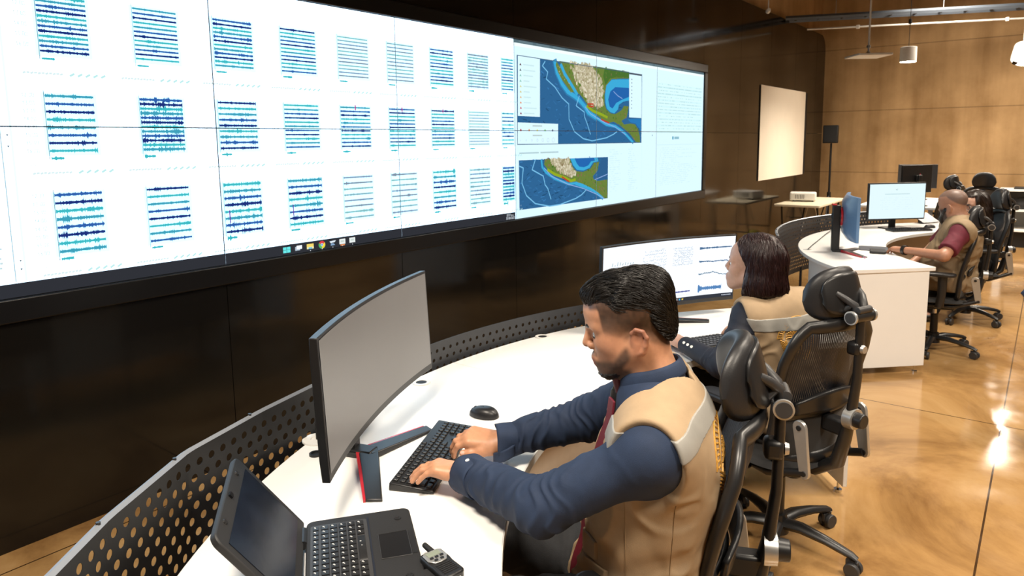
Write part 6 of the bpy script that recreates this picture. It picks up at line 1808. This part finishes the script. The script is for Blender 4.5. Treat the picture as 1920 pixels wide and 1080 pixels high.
    def bpost(Pp, d):
        q = (Pp - H) @ AH.T; x, y, z = q[:, 0], q[:, 1], q[:, 2]
        d = d - 0.0022 - 0.0016 * vnoise(Pp * 260.0) - 0.001 * vnoise(Pp * 500.0)
        reg = np.maximum(np.maximum(z + 0.107 + 0.10 * np.maximum(0, x - 0.07) - 0.35 * np.maximum(0, 0.06 - x), 0.040 - x), np.maximum(np.abs(y) - 0.046, -(z + 0.140)))
        return smax(d, reg + 0.002 * vnoise(Pp * 160.0), 0.004)
    solid('beard', Field(bp, bpost), 0.0022, M['hair_black'], root, O, None, H - 0.17, H + 0.17)
    # --- shirt (trunk and sleeves)
    SP = torso_prims(pel, bel, che, nek - u * 0.024, shL, shR, A, 0.985, 0.004)
    SP += [cone(shL, elL, 0.059, 0.057, 0.04), cone(elL, wrL - nrm(wrL - elL) * 0.005, 0.057, 0.046, 0.02),
           cone(shR, elR, 0.063, 0.056, 0.04), cone(elR, wrR - nrm(wrR - elR) * 0.012, 0.057, 0.042, 0.02)]
    aL, aR = nrm(wrL - elL), nrm(wrR - elR); bL, bR = nrm(elL - shL), nrm(elR - shR)
    def spost(Pp, d):
        def arm(sh, el, wr, seed):
            t1 = (Pp - sh) @ nrm(el - sh); t2 = (Pp - el) @ nrm(wr - el)
            L1 = np.linalg.norm(el - sh); L2 = np.linalg.norm(wr - el)
            dEl = np.linalg.norm(Pp - el, axis=1)
            w1 = np.exp(-(dEl / 0.085) ** 2)
            r = folds(Pp, 0.009, nrm(el - sh) * 0.8 + nrm(wr - el) * 0.8, 26.0, 9.0, seed) * w1
            fr2 = np.exp(-((t2 - L2 * 0.62) / 0.10) ** 2) * (np.linalg.norm(Pp - (el + nrm(wr - el) * np.clip(t2, 0, L2)[:, None]), axis=1) < 0.09)
            r = r + folds(Pp, 0.0055, nrm(wr - el) + 0.5 * u, 17.0, 10.0, seed + 3) * fr2
            w3 = np.exp(-(np.linalg.norm(Pp - (sh + (el - sh) * 0.55), axis=1) / 0.09) ** 2)
            r = r + folds(Pp, 0.0065, nrm(el - sh) + 0.7 * f, 11.0, 6.0, seed + 5) * w3
            return r
        d = d - arm(shL, elL, wrL, 1.0) - arm(shR, elR, wrR, 4.0)
        # sleeves end in a clean plane at the cuff
        for el, wr in ((elL, wrL), (elR, wrR)):
            t = (Pp - wr) @ nrm(wr - el); near = np.linalg.norm(Pp - wr, axis=1) < 0.13
            d = np.where(near, smax(d, t + 0.022, 0.004), d)
        neckc = (Pp - nek) @ nrm(H - nek)
        return np.where(np.linalg.norm(Pp - nek, axis=1) < 0.13, smax(d, neckc - 0.030, 0.01), d)
    sh = solid('shirt', Field(SP, spost), 0.0032, M['navy_shirt'], root, O)
    # cuffs
    for (el, wr, r0, r1, Ln, tw) in ((elL, wrL, 0.052, 0.055, 0.068, 0.0), (elR, wrR, 0.046, 0.058, 0.062, 0.5)):
        ax = nrm(wr - el); c0 = wr - ax * 0.060; q = MB()
        up_ = nrm(u - ax * (u @ ax)); sd = np.cross(ax, up_)
        def cuff(uu, v, ax=ax, c0=c0, up_=up_, sd=sd, r0=r0, r1=r1, Ln=Ln, tw=tw):
            a = 2 * PI * uu; r = (r0 + (r1 - r0) * v) * (1 + 0.05 * math.sin(3 * a + 1 + tw) + 0.03 * math.sin(5 * a + 4 * v))
            dip = 0.006 * math.sin(2 * a + tw) * v
            p = c0 + ax * (Ln * v + dip) + up_ * (r * 0.86 * math.sin(a)) + sd * (r * math.cos(a))
            return tuple(p - O)
        q.grid(cuff, 40, 8); co = q.build('cuff', M['navy_shirt'], sh, smooth=70, solid=0.0045)
        q = MB(); p = np.array(cuff(0.30 if tw == 0 else 0.86, 0.5)) ; nn = nrm(p + O - (c0 + ax * Ln * 0.5)); q.cyl(Vector(p), Vector(p + nn * 0.0035), 0.0055, n=14); q.build('button', M['button_pearl'] if tw == 0 else M['black_plastic'], co)
    # loose cuff tongue hanging below the far wrist
    ax = nrm(wrR - elR); c0 = wrR - ax * 0.005; q = MB()
    sd = nrm(np.cross(ax, u)); 
    q.grid(lambda a, b: tuple(c0 - O + ax * (0.022 - 0.06 * a) + (-sd if sd @ l < 0 else sd) * (0.045 + 0.012 * math.sin(a * 3)) - u * (0.008 + 0.032 * b - 0.010 * a)), 8, 6); q.build('cuff_tongue', M['navy_shirt'], sh, smooth=70, solid=0.005)
    # collar: a stand and a folded leaf round the neck
    nx = nrm(H - AH[0] * 0.022 - AH[2] * 0.05 - nek + u * 0.02); cN = nek + nx * 0.004
    e1 = nrm(f - nx * (f @ nx)); e2 = np.cross(nx, e1)
    q = MB()
    def collar(uu, v):
        a = R(20) + (2 * PI - R(40)) * uu
        back = 0.5 - 0.5 * math.cos(a)
        if v < 0.45: t = v / 0.45; r = 0.0735 - 0.006 * t; z = 0.000 + (0.034 + 0.012 * back) * t
        else: t = (v - 0.45) / 0.55; r = 0.0675 + 0.011 * t + 0.003 * math.sin(PI * t); z = (0.034 + 0.012 * back) - (0.034 + 0.010 * (1 - back)) * t
        return tuple(cN - O + e1 * (r * 1.0 * math.cos(a) - 0.002) + e2 * (r * 0.98 * math.sin(a)) + nx * z)
    q.grid(collar, 48, 12); q.build('collar', M['navy_shirt'], sh, smooth=70, solid=0.004)
    # --- vest
    VP = torso_prims(pel, bel, che, nek - u * 0.034, shL, shR, A, 0.985, 0.004)
    VP.append(ell(pel - u * 0.03 - f * 0.015, (0.155, 0.195, 0.10), A, 0.06))
    for sg, s_ in ((1, shL), (-1, shR)):
        VP.append(ell(s_ + l * sg * 0.070 - u * 0.034 + f * 0.035, (0.116, 0.086, 0.155), A, 0.012, True))
    def vest_raw(Pp, d):
        d = d - 0.018
        q = (Pp - che) @ A.T; x, y, z = q[:, 0], q[:, 1], q[:, 2]
        low = sstep(0.02, -0.16, z)
        d = d - folds(Pp, 0.010, np.array(A[2]) + 0.5 * A[0], 7.0, 5.0, 2.0) * low * (0.4 + 0.6 * sstep(0.05, -0.15, x)) - folds(Pp, 0.005, A[2] - 0.8 * A[1], 9.0, 7.0, 7.0) * sstep(0.10, -0.05, z)
        w = 0.040 + 0.42 * np.maximum(0, z)
        w = np.minimum(w, 0.080)
        op = np.abs(y - 0.022) - w - 0.8 * np.minimum(0, x - 0.03)
        d = smax(d, -op, 0.006)
        nk = (Pp - nek) @ nx
        rr_ = np.linalg.norm((Pp - nek) - nk[:, None] * nx, axis=1)
        d = smax(d, np.minimum(0.085 - rr_, nk + 0.05), 0.005)
        return smax(d, -(Pp[:, 2] - 0.475), 0.01)
    VF = Field(VP, vest_raw)
    vo = solid('vest', VF, 0.0034, M['vest_tan'], root, O)
    def band(name, z0, z1, off, m, slope=0.0, extra=None):
        def post(Pp, d):
            d = vest_raw(Pp, d)
            q = (Pp - che) @ A.T
            zz = q[:, 2] - slope * np.maximum(0, -q[:, 0])
            reg = np.maximum(z0 - zz, zz - z1)
            if extra is not None: reg = np.maximum(reg, extra(q))
            return np.maximum(np.maximum(d - off, -(d + 0.002)), reg)
        return solid(name, Field(VP, post), 0.0022, m, vo, O)
    band('reflective_strip', 0.066, 0.116, 0.0028, M['reflective'], 0.33)
    band('chest_pocket', -0.345, -0.225, 0.0045, M['vest_tan'], 0.0, lambda q: np.maximum(np.maximum(0.045 - q[:, 1], q[:, 1] - 0.150), -q[:, 0]))
    band('pocket_flap', -0.218, -0.175, 0.0060, M['vest_tan'], 0.0, lambda q: np.maximum(np.maximum(0.062 - q[:, 1], q[:, 1] - 0.125), -q[:, 0]))
    bv = bvh_of(vo)
    oc = che - O
    # seams and zip: thin raised lines
    def on(A_, strokes, rad, sgn=1): return project_strokes(bv, oc, A_, strokes, rad, 0.45, sgn)
    As = np.array([A[1], -A[0], A[2]])                          # cast from the side
    seam = on(As, [[(0.02 - 0.02 * t, -0.03 - 0.40 * t) for t in np.linspace(0, 1, 30)], [(-0.085 + 0.01 * t, -0.02 - 0.40 * t) for t in np.linspace(0, 1, 30)]], 0.0012)
    stroke_mesh('side_seam', seam, 0.0009, M['vest_seam'], vo)
    zp = on(A, [[(0.05 + 0.10 * t, -0.226 - 0.012 * t) for t in np.linspace(0, 1, 16)]], 0.002) + on(As, [[(-0.13 + 0.16 * t, -0.245 - 0.008 * math.sin(3 * t)) for t in np.linspace(0, 1, 18)]], 0.002)
    stroke_mesh('zip', zp, 0.0024, M['vest_seam'], vo)
    edge = on(np.array([-A[0], -A[1], A[2]]), [[(0.0, 0.10 - 0.5 * t) for t in np.linspace(0, 1, 20)]], 0.001)
    stroke_mesh('back_seam', edge, 0.0010, M['vest_seam'], vo)
    emblem(vo, bv, oc - A[2] * 0.005, np.array([-A[0], -A[1], A[2]]), 0.21)
    # --- tie
    bs = bvh_of(sh); pts = []; ups = []; ws = []
    for t in np.linspace(0, 1, 26):
        z = 0.125 - 0.50 * t
        hit = bs.ray_cast(Vector(oc + A[2] * z + A[0] * 0.03 + A[1] * (0.030 + 0.004 * math.sin(4 * t))), Vector(A[0]), 1.0)
        if hit[0] is None: continue
        pts.append(np.array(hit[0]) + A[0] * 0.010 + O); ups.append(nrm(A[0] + A[1] * 0.35)); ws.append(0.034 + 0.050 * min(1, t * 1.3))
    ribbon('tie', pts, ws, 0.006, ups, M['tie_red'], root, O)
    kn = cN + e1 * 0.070 + nx * 0.000
    q = MB(); q.tube([Vector(kn - O + nx * 0.030), Vector(kn - O + nx * 0.012 + e1 * 0.006), Vector(kn - O - nx * 0.020 + e1 * 0.008)], [0.020, 0.021, 0.014], n=14, flat=(0.72, 1.1), up=tuple(e1)); q.build('tie_knot', M['tie_red'], root, smooth=60)
    # --- trousers and shoes
    TP = [ell(pel - u * 0.01, (0.155, 0.195, 0.115), A, 0.05)]
    for a, b, c in ((hipL, knL, anL), (hipR, knR, anR)): TP += [cone(a, b, 0.088, 0.068, 0.05), cone(b, c + u * 0.02, 0.064, 0.055, 0.03)]
    def tpost(Pp, d): return d - folds(Pp, 0.005, A[0] + 0.4 * A[1], 9.0, 6.0, 3.0)
    solid('trousers', Field(TP, tpost), 0.006, M['trouser_grey'], root, O)
    for c in (anL, anR):
        SPp = [cone(c * np.array((1, 1, 0)) + u * 0.045, c * np.array((1, 1, 0)) + u * 0.038 + f * 0.17, 0.043, 0.036, 0.02)]
        def shp(Pp, d): return smax(d, -(Pp[:, 2] - 0.003), 0.004)
        solid('shoe', Field(SPp, shp), 0.006, M['shoe'], root, O)
    return root
def emblem(parent, bv, o3, A, size):
    """round gold embroidered crest: ring of stitches, a spread-winged bird, sprays of leaves"""
    st = []
    r0 = size * 0.62
    for rr_ in (r0, r0 * 0.80): st.append([(rr_ * math.cos(t), rr_ * math.sin(t) * 0.95) for t in np.linspace(R(8), R(172), 40)])
    for k in range(26):
        a = R(12 + 156 * k / 25); st.append([(r0 * 0.84 * math.cos(a), r0 * 0.80 * math.sin(a)), (r0 * 0.96 * math.cos(a + 0.03), r0 * 0.91 * math.sin(a + 0.03))])
    for s in (-1, 1):
        for k in range(9):                                       # wing feathers
            a = R(20 + 16 * k); st.append([(s * size * 0.03, size * 0.05), (s * size * (0.16 + 0.05 * math.cos(a)), size * (0.06 + 0.16 * math.sin(a))), (s * size * (0.20 + 0.22 * math.cos(a * 0.8)), size * (0.02 + 0.26 * math.sin(a * 0.8)))])
        for k in range(12):                                      # leaf spray
            t = k / 11; x = s * size * (0.46 - 0.30 * t * t); z = size * (0.0 - 0.50 * t)
            st.append([(x, z), (x + s * size * 0.09, z + size * 0.06)]); st.append([(x, z), (x - s * size * 0.07, z + size * 0.07)])
        st.append([(s * size * (0.46 - 0.30 * t * t), size * (-0.50 * t)) for t in np.linspace(0, 1, 16)])
    for k in range(7): st.append([(size * (-0.05 + 0.017 * k), size * 0.10), (size * (-0.035 + 0.012 * k), size * -0.12), (size * (-0.06 + 0.02 * k), size * -0.22)])
    st.append([(0.0, size * 0.10), (-size * 0.04, size * 0.20), (-size * 0.10, size * 0.19), (-size * 0.13, size * 0.15)])
    for k in range(8): st.append([(size * (-0.14 + 0.04 * k), -size * 0.26), (size * (-0.11 + 0.04 * k), -size * 0.36)])
    fine = []
    for s in st:
        o = []
        for a, b in zip(s[:-1], s[1:]):
            n_ = max(2, int(math.hypot(b[0] - a[0], b[1] - a[1]) / 0.008))
            o += [(a[0] + (b[0] - a[0]) * k / n_, a[1] + (b[1] - a[1]) * k / n_) for k in range(n_)]
        fine.append(o + [s[-1]])
    lines = project_strokes(bv, o3, A, fine, 0.0016, 0.4, 1)
    return stroke_mesh('embroidered_crest', lines, 0.0024, M['gold_thread'], parent, 5)
MAN = build_man()

# ------------------------------------------------------------------ the other people
FLEX = [(0.40, 0.50, 0.25), (0.38, 0.55, 0.25), (0.40, 0.52, 0.25), (0.45, 0.45, 0.2)]
def person(label, J, ty, head, hs, fem, SK, top, sleeve, vest, trou, h, stubble=None, seed=1, crest=False, strip=True, forearm_bare=False, look=0.2, kx=0.9, fat=0.0, hflex=FLEX, armr=1.0):
    A = frame(R(ty)); f, l, u = A
    H = np.array(J['head']); AH = frame(R(head[0]), R(head[1]), R(head[2]) if len(head) > 2 else 0)
    nek, che, bel, pel = (np.array(J[k]) for k in ('neck', 'chest', 'belly', 'pelvis'))
    shL, shR, elL, elR, wrL, wrR = (np.array(J[k]) for k in ('shL', 'shR', 'elL', 'elR', 'wrL', 'wrR'))
    O = np.array((pel[0], pel[1], 0.0))
    root = person_root('person', label, 'people at the desks', tuple(O))
    hipL, hipR = pel + l * 0.09 - u * 0.02 + f * 0.02, pel - l * 0.09 - u * 0.02 + f * 0.02
    knL, knR = hipL + f * 0.40 + l * 0.03 - u * 0.01, hipR + f * 0.40 - l * 0.03 - u * 0.01
    anL = np.array((knL[0], knL[1], 0.10)) - f * 0.06; anR = np.array((knR[0], knR[1], 0.10)) - f * 0.02
    P = head_prims(H, AH, hs, fem, nek, 0.0 if fem else 0.005)
    P += torso_prims(pel, bel, che, nek - u * 0.035, shL - u * 0.01, shR - u * 0.01, A, kx * 0.92, fat)
    a = armr
    P += [cone(shL, elL, 0.048 * a, 0.040 * a, 0.03), cone(elL, wrL, 0.039 * a, 0.026 * a, 0.02), cone(shR, elR, 0.048 * a, 0.040 * a, 0.03), cone(elR, wrR, 0.039 * a, 0.026 * a, 0.02)]
    hl, nl = hand_prims(wrL, nrm(wrL - elL) * np.array((1, 1, 0.2)), np.array((0, 0, 1.0)), -1, hflex, 0.95 if fem else 1.0, 0.06, 1)
    hr_, nr = hand_prims(wrR, nrm(wrR - elR) * np.array((1, 1, 0.2)), np.array((0, 0, 1.0)), 1, hflex, 0.95 if fem else 1.0, 0.06, 10)
    P += hl + hr_
    for a_, b, c in ((hipL, knL, anL), (hipR, knR, anR)): P += [cone(a_, b, 0.07, 0.05, 0.04), cone(b, c, 0.048, 0.034, 0.03), cone(c - u * 0.04, c - u * 0.045 + f * 0.14, 0.033, 0.026, 0.02)]
    def col(V):
        q = (V - H) @ AH.T / hs; x, y, z = q[:, 0], q[:, 1], q[:, 2]
        c = np.tile(np.array(SK), (len(V), 1))
        hd = (x * x + y * y + z * z < 0.19 ** 2)
        lip = sstep(0.0105, 0.006, np.abs(z + 0.0785)) * (x > 0.084) * sstep(0.026, 0.018, np.abs(y)); c = blend(c, np.array((0.36, 0.08, 0.08)), np.where(hd, lip * 0.8, 0))
        if stubble is not None: c = stubble(c, x, y, z, V, hd)
        return c
    body = solid('body', Field(P), h, M['skin'], root, O, col)
    if h < 0.005: nail_mesh(nl + nr, body, O, M['nail'])
    face_extras(body, O, H, AH, hs, SK, down=look, brow=True, lash=h < 0.007)
    # top with sleeves
    base = torso_prims(pel, bel, che, nek - u * 0.02, shL, shR, A, kx, fat + 0.003)
    SP = list(base)
    fr = 0.42 if forearm_bare else 1.0
    for sh, el, wr in ((shL, elL, wrL), (shR, elR, wrR)):
        if forearm_bare: SP.append(cone(sh, sh + (el - sh) * 0.78, 0.060 * a, 0.062 * a, 0.04))
        else: SP += [cone(sh, el, 0.056 * a, 0.050 * a, 0.04), cone(el, wr - nrm(wr - el) * 0.01, 0.049 * a, 0.036 * a, 0.02)]
    def post(Pp, d):
        for k, (sh, el, wr) in enumerate(((shL, elL, wrL), (shR, elR, wrR))):
            w1 = np.exp(-(np.linalg.norm(Pp - el, axis=1) / 0.085) ** 2); w3 = np.exp(-(np.linalg.norm(Pp - (sh + (el - sh) * 0.55), axis=1) / 0.085) ** 2)
            d = d - folds(Pp, 0.008, nrm(el - sh) + nrm(wr - el), 22.0, 9.0, seed + k) * w1 - folds(Pp, 0.005, nrm(el - sh) + 0.6 * f, 12.0, 7.0, seed + 4 + k) * w3
            e, w_ = (sh, sh + (el - sh) * 0.80) if forearm_bare else (el, wr - nrm(wr - el) * 0.012)
            t = (Pp - w_) @ nrm(w_ - e); near = np.linalg.norm(Pp - w_, axis=1) < 0.12
            d = np.where(near, smax(d, t, 0.004), d)
        nx_ = nrm(H - AH[0] * 0.02 - AH[2] * 0.05 - nek + u * 0.02)
        return np.where(np.linalg.norm(Pp - nek, axis=1) < 0.105, smax(d, (Pp - nek) @ nx_ - 0.022, 0.008), d)
    sho = solid('shirt', Field(SP, post), h, M[top], root, O)
    vo = None
    if vest:
        VP = list(base) + [ell(pel - u * 0.03 - f * 0.015, np.array((0.155, 0.19, 0.10)) * kx, A, 0.06)]
        for sg, s_ in ((1, shL), (-1, shR)): VP.append(ell(s_ + l * sg * 0.064 - u * 0.060 + f * 0.030, (0.114, 0.080, 0.150), A, 0.012, True))
        nx = nrm(H - AH[0] * 0.022 - AH[2] * 0.05 - nek + u * 0.02)
        def vraw(Pp, d):
            d = d - 0.016
            q = (Pp - che) @ A.T; x, y, z = q[:, 0], q[:, 1], q[:, 2]
            d = d - folds(Pp, 0.010, A[2] + 0.6 * A[1], 7.0, 5.0, seed + 2.0) * sstep(0.06, -0.12, z) - folds(Pp, 0.005, A[2] - 0.7 * A[1], 10.0, 7.0, seed + 7.0)  * sstep(0.12, 0.0, z)
            w = np.minimum(0.03 + 0.30 * np.maximum(0, z - 0.02), 0.085)
            d = smax(d, -(np.abs(y) - w - 0.8 * np.minimum(0, x - 0.03)), 0.006)
            nk = (Pp - nek) @ nx; rr_ = np.linalg.norm((Pp - nek) - nk[:, None] * nx, axis=1)
            d = smax(d, np.minimum((0.072 if fem else 0.080) - rr_, nk + 0.05), 0.005)
            return smax(d, -(Pp[:, 2] - 0.49), 0.01)
        vo = solid('vest', Field(VP, vraw), h, M[vest], root, O)
        if strip:
            def sp(Pp, d):
                d = vraw(Pp, d); q = (Pp - che) @ A.T; zz = q[:, 2] - 0.12 * q[:, 0]
                return np.maximum(np.maximum(d - 0.003, -(d + 0.003)), np.maximum(strip[0] - zz, zz - strip[1]))
            solid('reflective_strip', Field(VP, sp), h * 0.6, M['reflective'], vo, O)
        if crest:
            emblem(vo, bvh_of(vo), che - O + u * crest[1], np.array([-A[0], -A[1], A[2]]), crest[0])
    TP = [ell(pel - u * 0.01, np.array((0.15, 0.185, 0.115)) * kx, A, 0.05)]
    for a_, b, c in ((hipL, knL, anL), (hipR, knR, anR)): TP += [cone(a_, b, 0.082, 0.064, 0.05), cone(b, c + u * 0.02, 0.060, 0.05, 0.03)]
    solid('trousers', Field(TP, lambda Pp, d: d - folds(Pp, 0.005, A[0] + 0.4 * A[1], 9.0, 6.0, 3.0)), 0.009, M[trou], root, O)
    for c in (anL, anR):
        c0 = np.array((c[0], c[1], 0.0))
        solid('shoe', Field([cone(c0 + u * 0.045, c0 + u * 0.036 + f * 0.16, 0.040, 0.033, 0.02)], lambda Pp, d: smax(d, -(Pp[:, 2] - 0.003), 0.004)), 0.008, M['shoe'], root, O)
    return root, body, sho, vo, dict(H=H, AH=AH, O=O, A=A, f=f, l=l, u=u)

def build_woman():
    rng = np.random.default_rng(5)
    J = dict(head=(-0.918, 2.778, 1.143), neck=(-0.855, 2.800, 1.008), chest=(-0.832, 2.808, 0.870), belly=(-0.815, 2.822, 0.70), pelvis=(-0.800, 2.835, 0.565),
             shL=(-0.895, 2.680, 0.948), shR=(-0.765, 2.940, 0.955), elL=(-0.935, 2.505, 0.792), wrL=(-1.165, 2.670, 0.797), elR=(-0.845, 3.13, 0.80), wrR=(-1.000, 3.06, 0.805))
    root, body, sho, vo, D = person('woman with a dark wine bob and tan vest facing the lit wide monitor', J, 150, (177, 8), 0.97, True, (0.47, 0.27, 0.19), 'navy_blouse', 1, 'vest_tan', 'trouser_black', 0.0042, seed=3, crest=(0.155, -0.005), strip=(0.050, 0.098), kx=0.86, armr=0.95)
    H, AH, O, A = D['H'], D['AH'], D['O'], D['A']
    TH = lambda x, y, z: H + x * AH[0] + y * AH[1] + z * AH[2]
    HP = [ell(TH(-0.018, 0, 0.038), (0.108, 0.092, 0.090), AH, 0.03), ell(TH(-0.045, 0, -0.040), (0.088, 0.104, 0.105), AH, 0.04), ell(TH(-0.050, 0, -0.085), (0.090, 0.112, 0.062), AH, 0.04)]
    def hpost(Pp, d):
        q = (Pp - H) @ AH.T; x, y, z = q[:, 0], q[:, 1], q[:, 2]
        d = d - np.sin(np.arctan2(y, -x - 0.02 + 0 * x) * 34 + 3 * vnoise(Pp * 22)) * 0.0014 - 0.004 * vnoise(Pp * 24)
        face = np.minimum(x + 0.006 - 0.98 * np.maximum(0, z - 0.005), 0.080 - z)
        d = smax(d, np.minimum(face, 0.05), 0.010)
        return smax(d, -(z + 0.128 + 0.25 * x - 0.006 * vnoise(Pp * 50)), 0.015)
    def flow(p):
        q = AH @ (np.array(p) - H); x, y, z = q
        v = np.array((-0.25 - 0.6 * max(0, z - 0.06) / 0.05, 0.9 * np.sign(y) * max(0, z - 0.05) / 0.06, -1.0)); return AH.T @ v
    hair('hair', Field(HP, hpost), 0.0038, M['hair_wine'], root, O, rng, flow, 1500, 0.09, 7, 0.0013, 0.004)
    # vest collar and pearl cuff buttons
    cN = np.array(J['neck']); nx = nrm(H - AH[0] * 0.022 - AH[2] * 0.05 - cN + D['u'] * 0.02); e1 = nrm(D['f'] - nx * (D['f'] @ nx)); e2 = np.cross(nx, e1)
    q = MB(); q.grid(lambda a, b: tuple(cN - O + e1 * ((0.070 - 0.006 * b) * math.cos(R(40 + 280 * a))) + e2 * ((0.070 - 0.006 * b) * math.sin(R(40 + 280 * a))) + nx * (-0.004 + 0.030 * b)), 36, 5)
    q.build('vest_collar', mat('collar_grey', (0.36, 0.36, 0.36), 0.7), vo, smooth=70, solid=0.004)
    el, wr = np.array(J['elL']), np.array(J['wrL']); ax = nrm(wr - el); bs = bvh_of(sho)
    for k in range(3):
        c = wr - ax * (0.030 + 0.030 * k); sd = nrm(np.array((0.10, -0.80, 0.45)))
        hit = bs.ray_cast(Vector(c - O + sd * 0.15), Vector(-sd), 0.3)
        p = np.array(hit[0]) if hit[0] is not None else c - O + sd * 0.04
        q = MB(); q.cyl(Vector(p - sd * 0.001), Vector(p + sd * 0.004), 0.0065, 0.0055, n=16); q.build('button', M['button_pearl'], sho)
    return root
build_woman()

def build_bearded():
    J = dict(head=(-0.560, 6.172, 1.137), neck=(-0.515, 6.165, 1.010), chest=(-0.500, 6.165, 0.870), belly=(-0.565, 6.170, 0.70), pelvis=(-0.570, 6.180, 0.575),
             shL=(-0.475, 5.950, 0.950), shR=(-0.570, 6.355, 0.950), elL=(-0.555, 5.735, 0.800), wrL=(-0.835, 5.915, 0.795), elR=(-0.70, 6.42, 0.76), wrR=(-0.82, 6.24, 0.65))
    def stub(c, x, y, z, V, hd):
        sc = sstep(0.052, 0.064, z + 0.9 * np.maximum(0, -x + 0.00)) * sstep(0.078, 0.066, x)
        c = blend(c, np.array((0.09, 0.075, 0.07)), np.where(hd, sc * 0.75, 0))
        bd = sstep(-0.020, -0.045, z) * sstep(0.004, 0.022, x) * sstep(-0.16, -0.14, z); bd = bd * (1 - ((np.abs(y) < 0.03) & (z > -0.052)))
        return blend(c, np.array((0.012, 0.010, 0.010)), np.where(hd, bd * 0.9, 0))
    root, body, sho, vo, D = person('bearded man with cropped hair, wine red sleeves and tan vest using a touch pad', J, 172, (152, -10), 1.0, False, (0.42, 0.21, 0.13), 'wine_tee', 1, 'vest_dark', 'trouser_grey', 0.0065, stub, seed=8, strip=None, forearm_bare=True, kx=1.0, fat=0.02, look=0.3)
    H, AH, O = D['H'], D['AH'], D['O']
    TH = lambda x, y, z: H + x * AH[0] + y * AH[1] + z * AH[2]
    bp = [cone(TH(0.074, 0, -0.112), TH(0.066, 0, -0.150), 0.042, 0.030, 0.02), cone(TH(0.066, 0.02, -0.105), TH(0.020, 0.058, -0.045), 0.031, 0.020, 0.02), cone(TH(0.066, -0.02, -0.105), TH(0.020, -0.058, -0.045), 0.031, 0.020, 0.02), cone(TH(0.098, 0.018, -0.058), TH(0.098, -0.018, -0.058), 0.006, 0.006, 0.01)]
    solid('beard', Field(bp, lambda Pp, d: d - 0.003 * vnoise(Pp * 120.0)), 0.0045, M['hair_black'], root, O)
    wr = np.array(J['wrL']); ax = nrm(wr - np.array(J['elL'])); q = MB(); c = Vector(wr - O - ax * 0.012)
    q.cyl(c - Vector(ax) * 0.012, c + Vector(ax) * 0.012, 0.036, n=24); q.build('wrist_strap', M['black_plastic'], root)
    # glasses arm
    return root
build_bearded()

def build_glasses():
    J = dict(head=(-0.505, 7.335, 1.045), neck=(-0.470, 7.360, 0.918), chest=(-0.460, 7.360, 0.790), belly=(-0.455, 7.355, 0.66), pelvis=(-0.450, 7.345, 0.555),
             shL=(-0.445, 7.195, 0.850), shR=(-0.545, 7.520, 0.850), elL=(-0.53, 7.10, 0.66), wrL=(-0.72, 7.22, 0.63), elR=(-0.62, 7.56, 0.66), wrR=(-0.76, 7.40, 0.63))
    root, body, sho, vo, D = person('woman in glasses with long dark hair half hidden behind the bearded man', J, 203, (228, -8, 6), 0.96, True, (0.50, 0.29, 0.21), 'trouser_black', 1, None, 'trouser_black', 0.007, seed=12, strip=None, kx=0.84, armr=0.9)
    H, AH, O = D['H'], D['AH'], D['O']
    TH = lambda x, y, z: H + x * AH[0] + y * AH[1] + z * AH[2]
    HP = [ell(TH(-0.015, 0, 0.038), (0.108, 0.092, 0.090), AH, 0.03), ell(TH(-0.050, 0, -0.05), (0.075, 0.100, 0.12), AH, 0.04), ell(TH(-0.055, 0, -0.16), (0.06, 0.095, 0.10), AH, 0.04)]
    def hp(Pp, d):
        q = (Pp - H) @ AH.T; x, y, z = q[:, 0], q[:, 1], q[:, 2]
        d = d - 0.005 * vnoise(Pp * 30)
        return smax(d, np.minimum(np.minimum(x - 0.045 + 0.4 * np.maximum(0, z - 0.045), 0.070 - z), 0.05), 0.01)
    rng = np.random.default_rng(9)
    def flow(p): q = AH @ (np.array(p) - H); return AH.T @ np.array((-0.3, 0.8 * np.sign(q[1]) * max(0, q[2] - 0.05) / 0.06, -1.0))
    hair('hair', Field(HP, hp), 0.006, M['hair_brown'], root, O, rng, flow, 300, 0.1, 5, 0.002, 0.005)
    q = MB()
    for s in (-1, 1):
        q.tube([Vector(TH(0.104, s * 0.032 + 0.024 * math.cos(t), -0.012 + 0.019 * math.sin(t)) - O) for t in np.linspace(0, 2 * PI, 17)[:-1]], 0.0017, n=6, closed=True)
        q.tube([Vector(TH(0.102, s * 0.056, -0.008) - O), Vector(TH(0.06, s * 0.076, -0.006) - O), Vector(TH(-0.015, s * 0.080, -0.008) - O)], 0.0016, n=6)
    q.tube([Vector(TH(0.105, -0.009, -0.010) - O), Vector(TH(0.108, 0, -0.007) - O), Vector(TH(0.105, 0.009, -0.010) - O)], 0.0015, n=6)
    q.build('glasses', M['black_plastic'], root)
    return root
build_glasses()
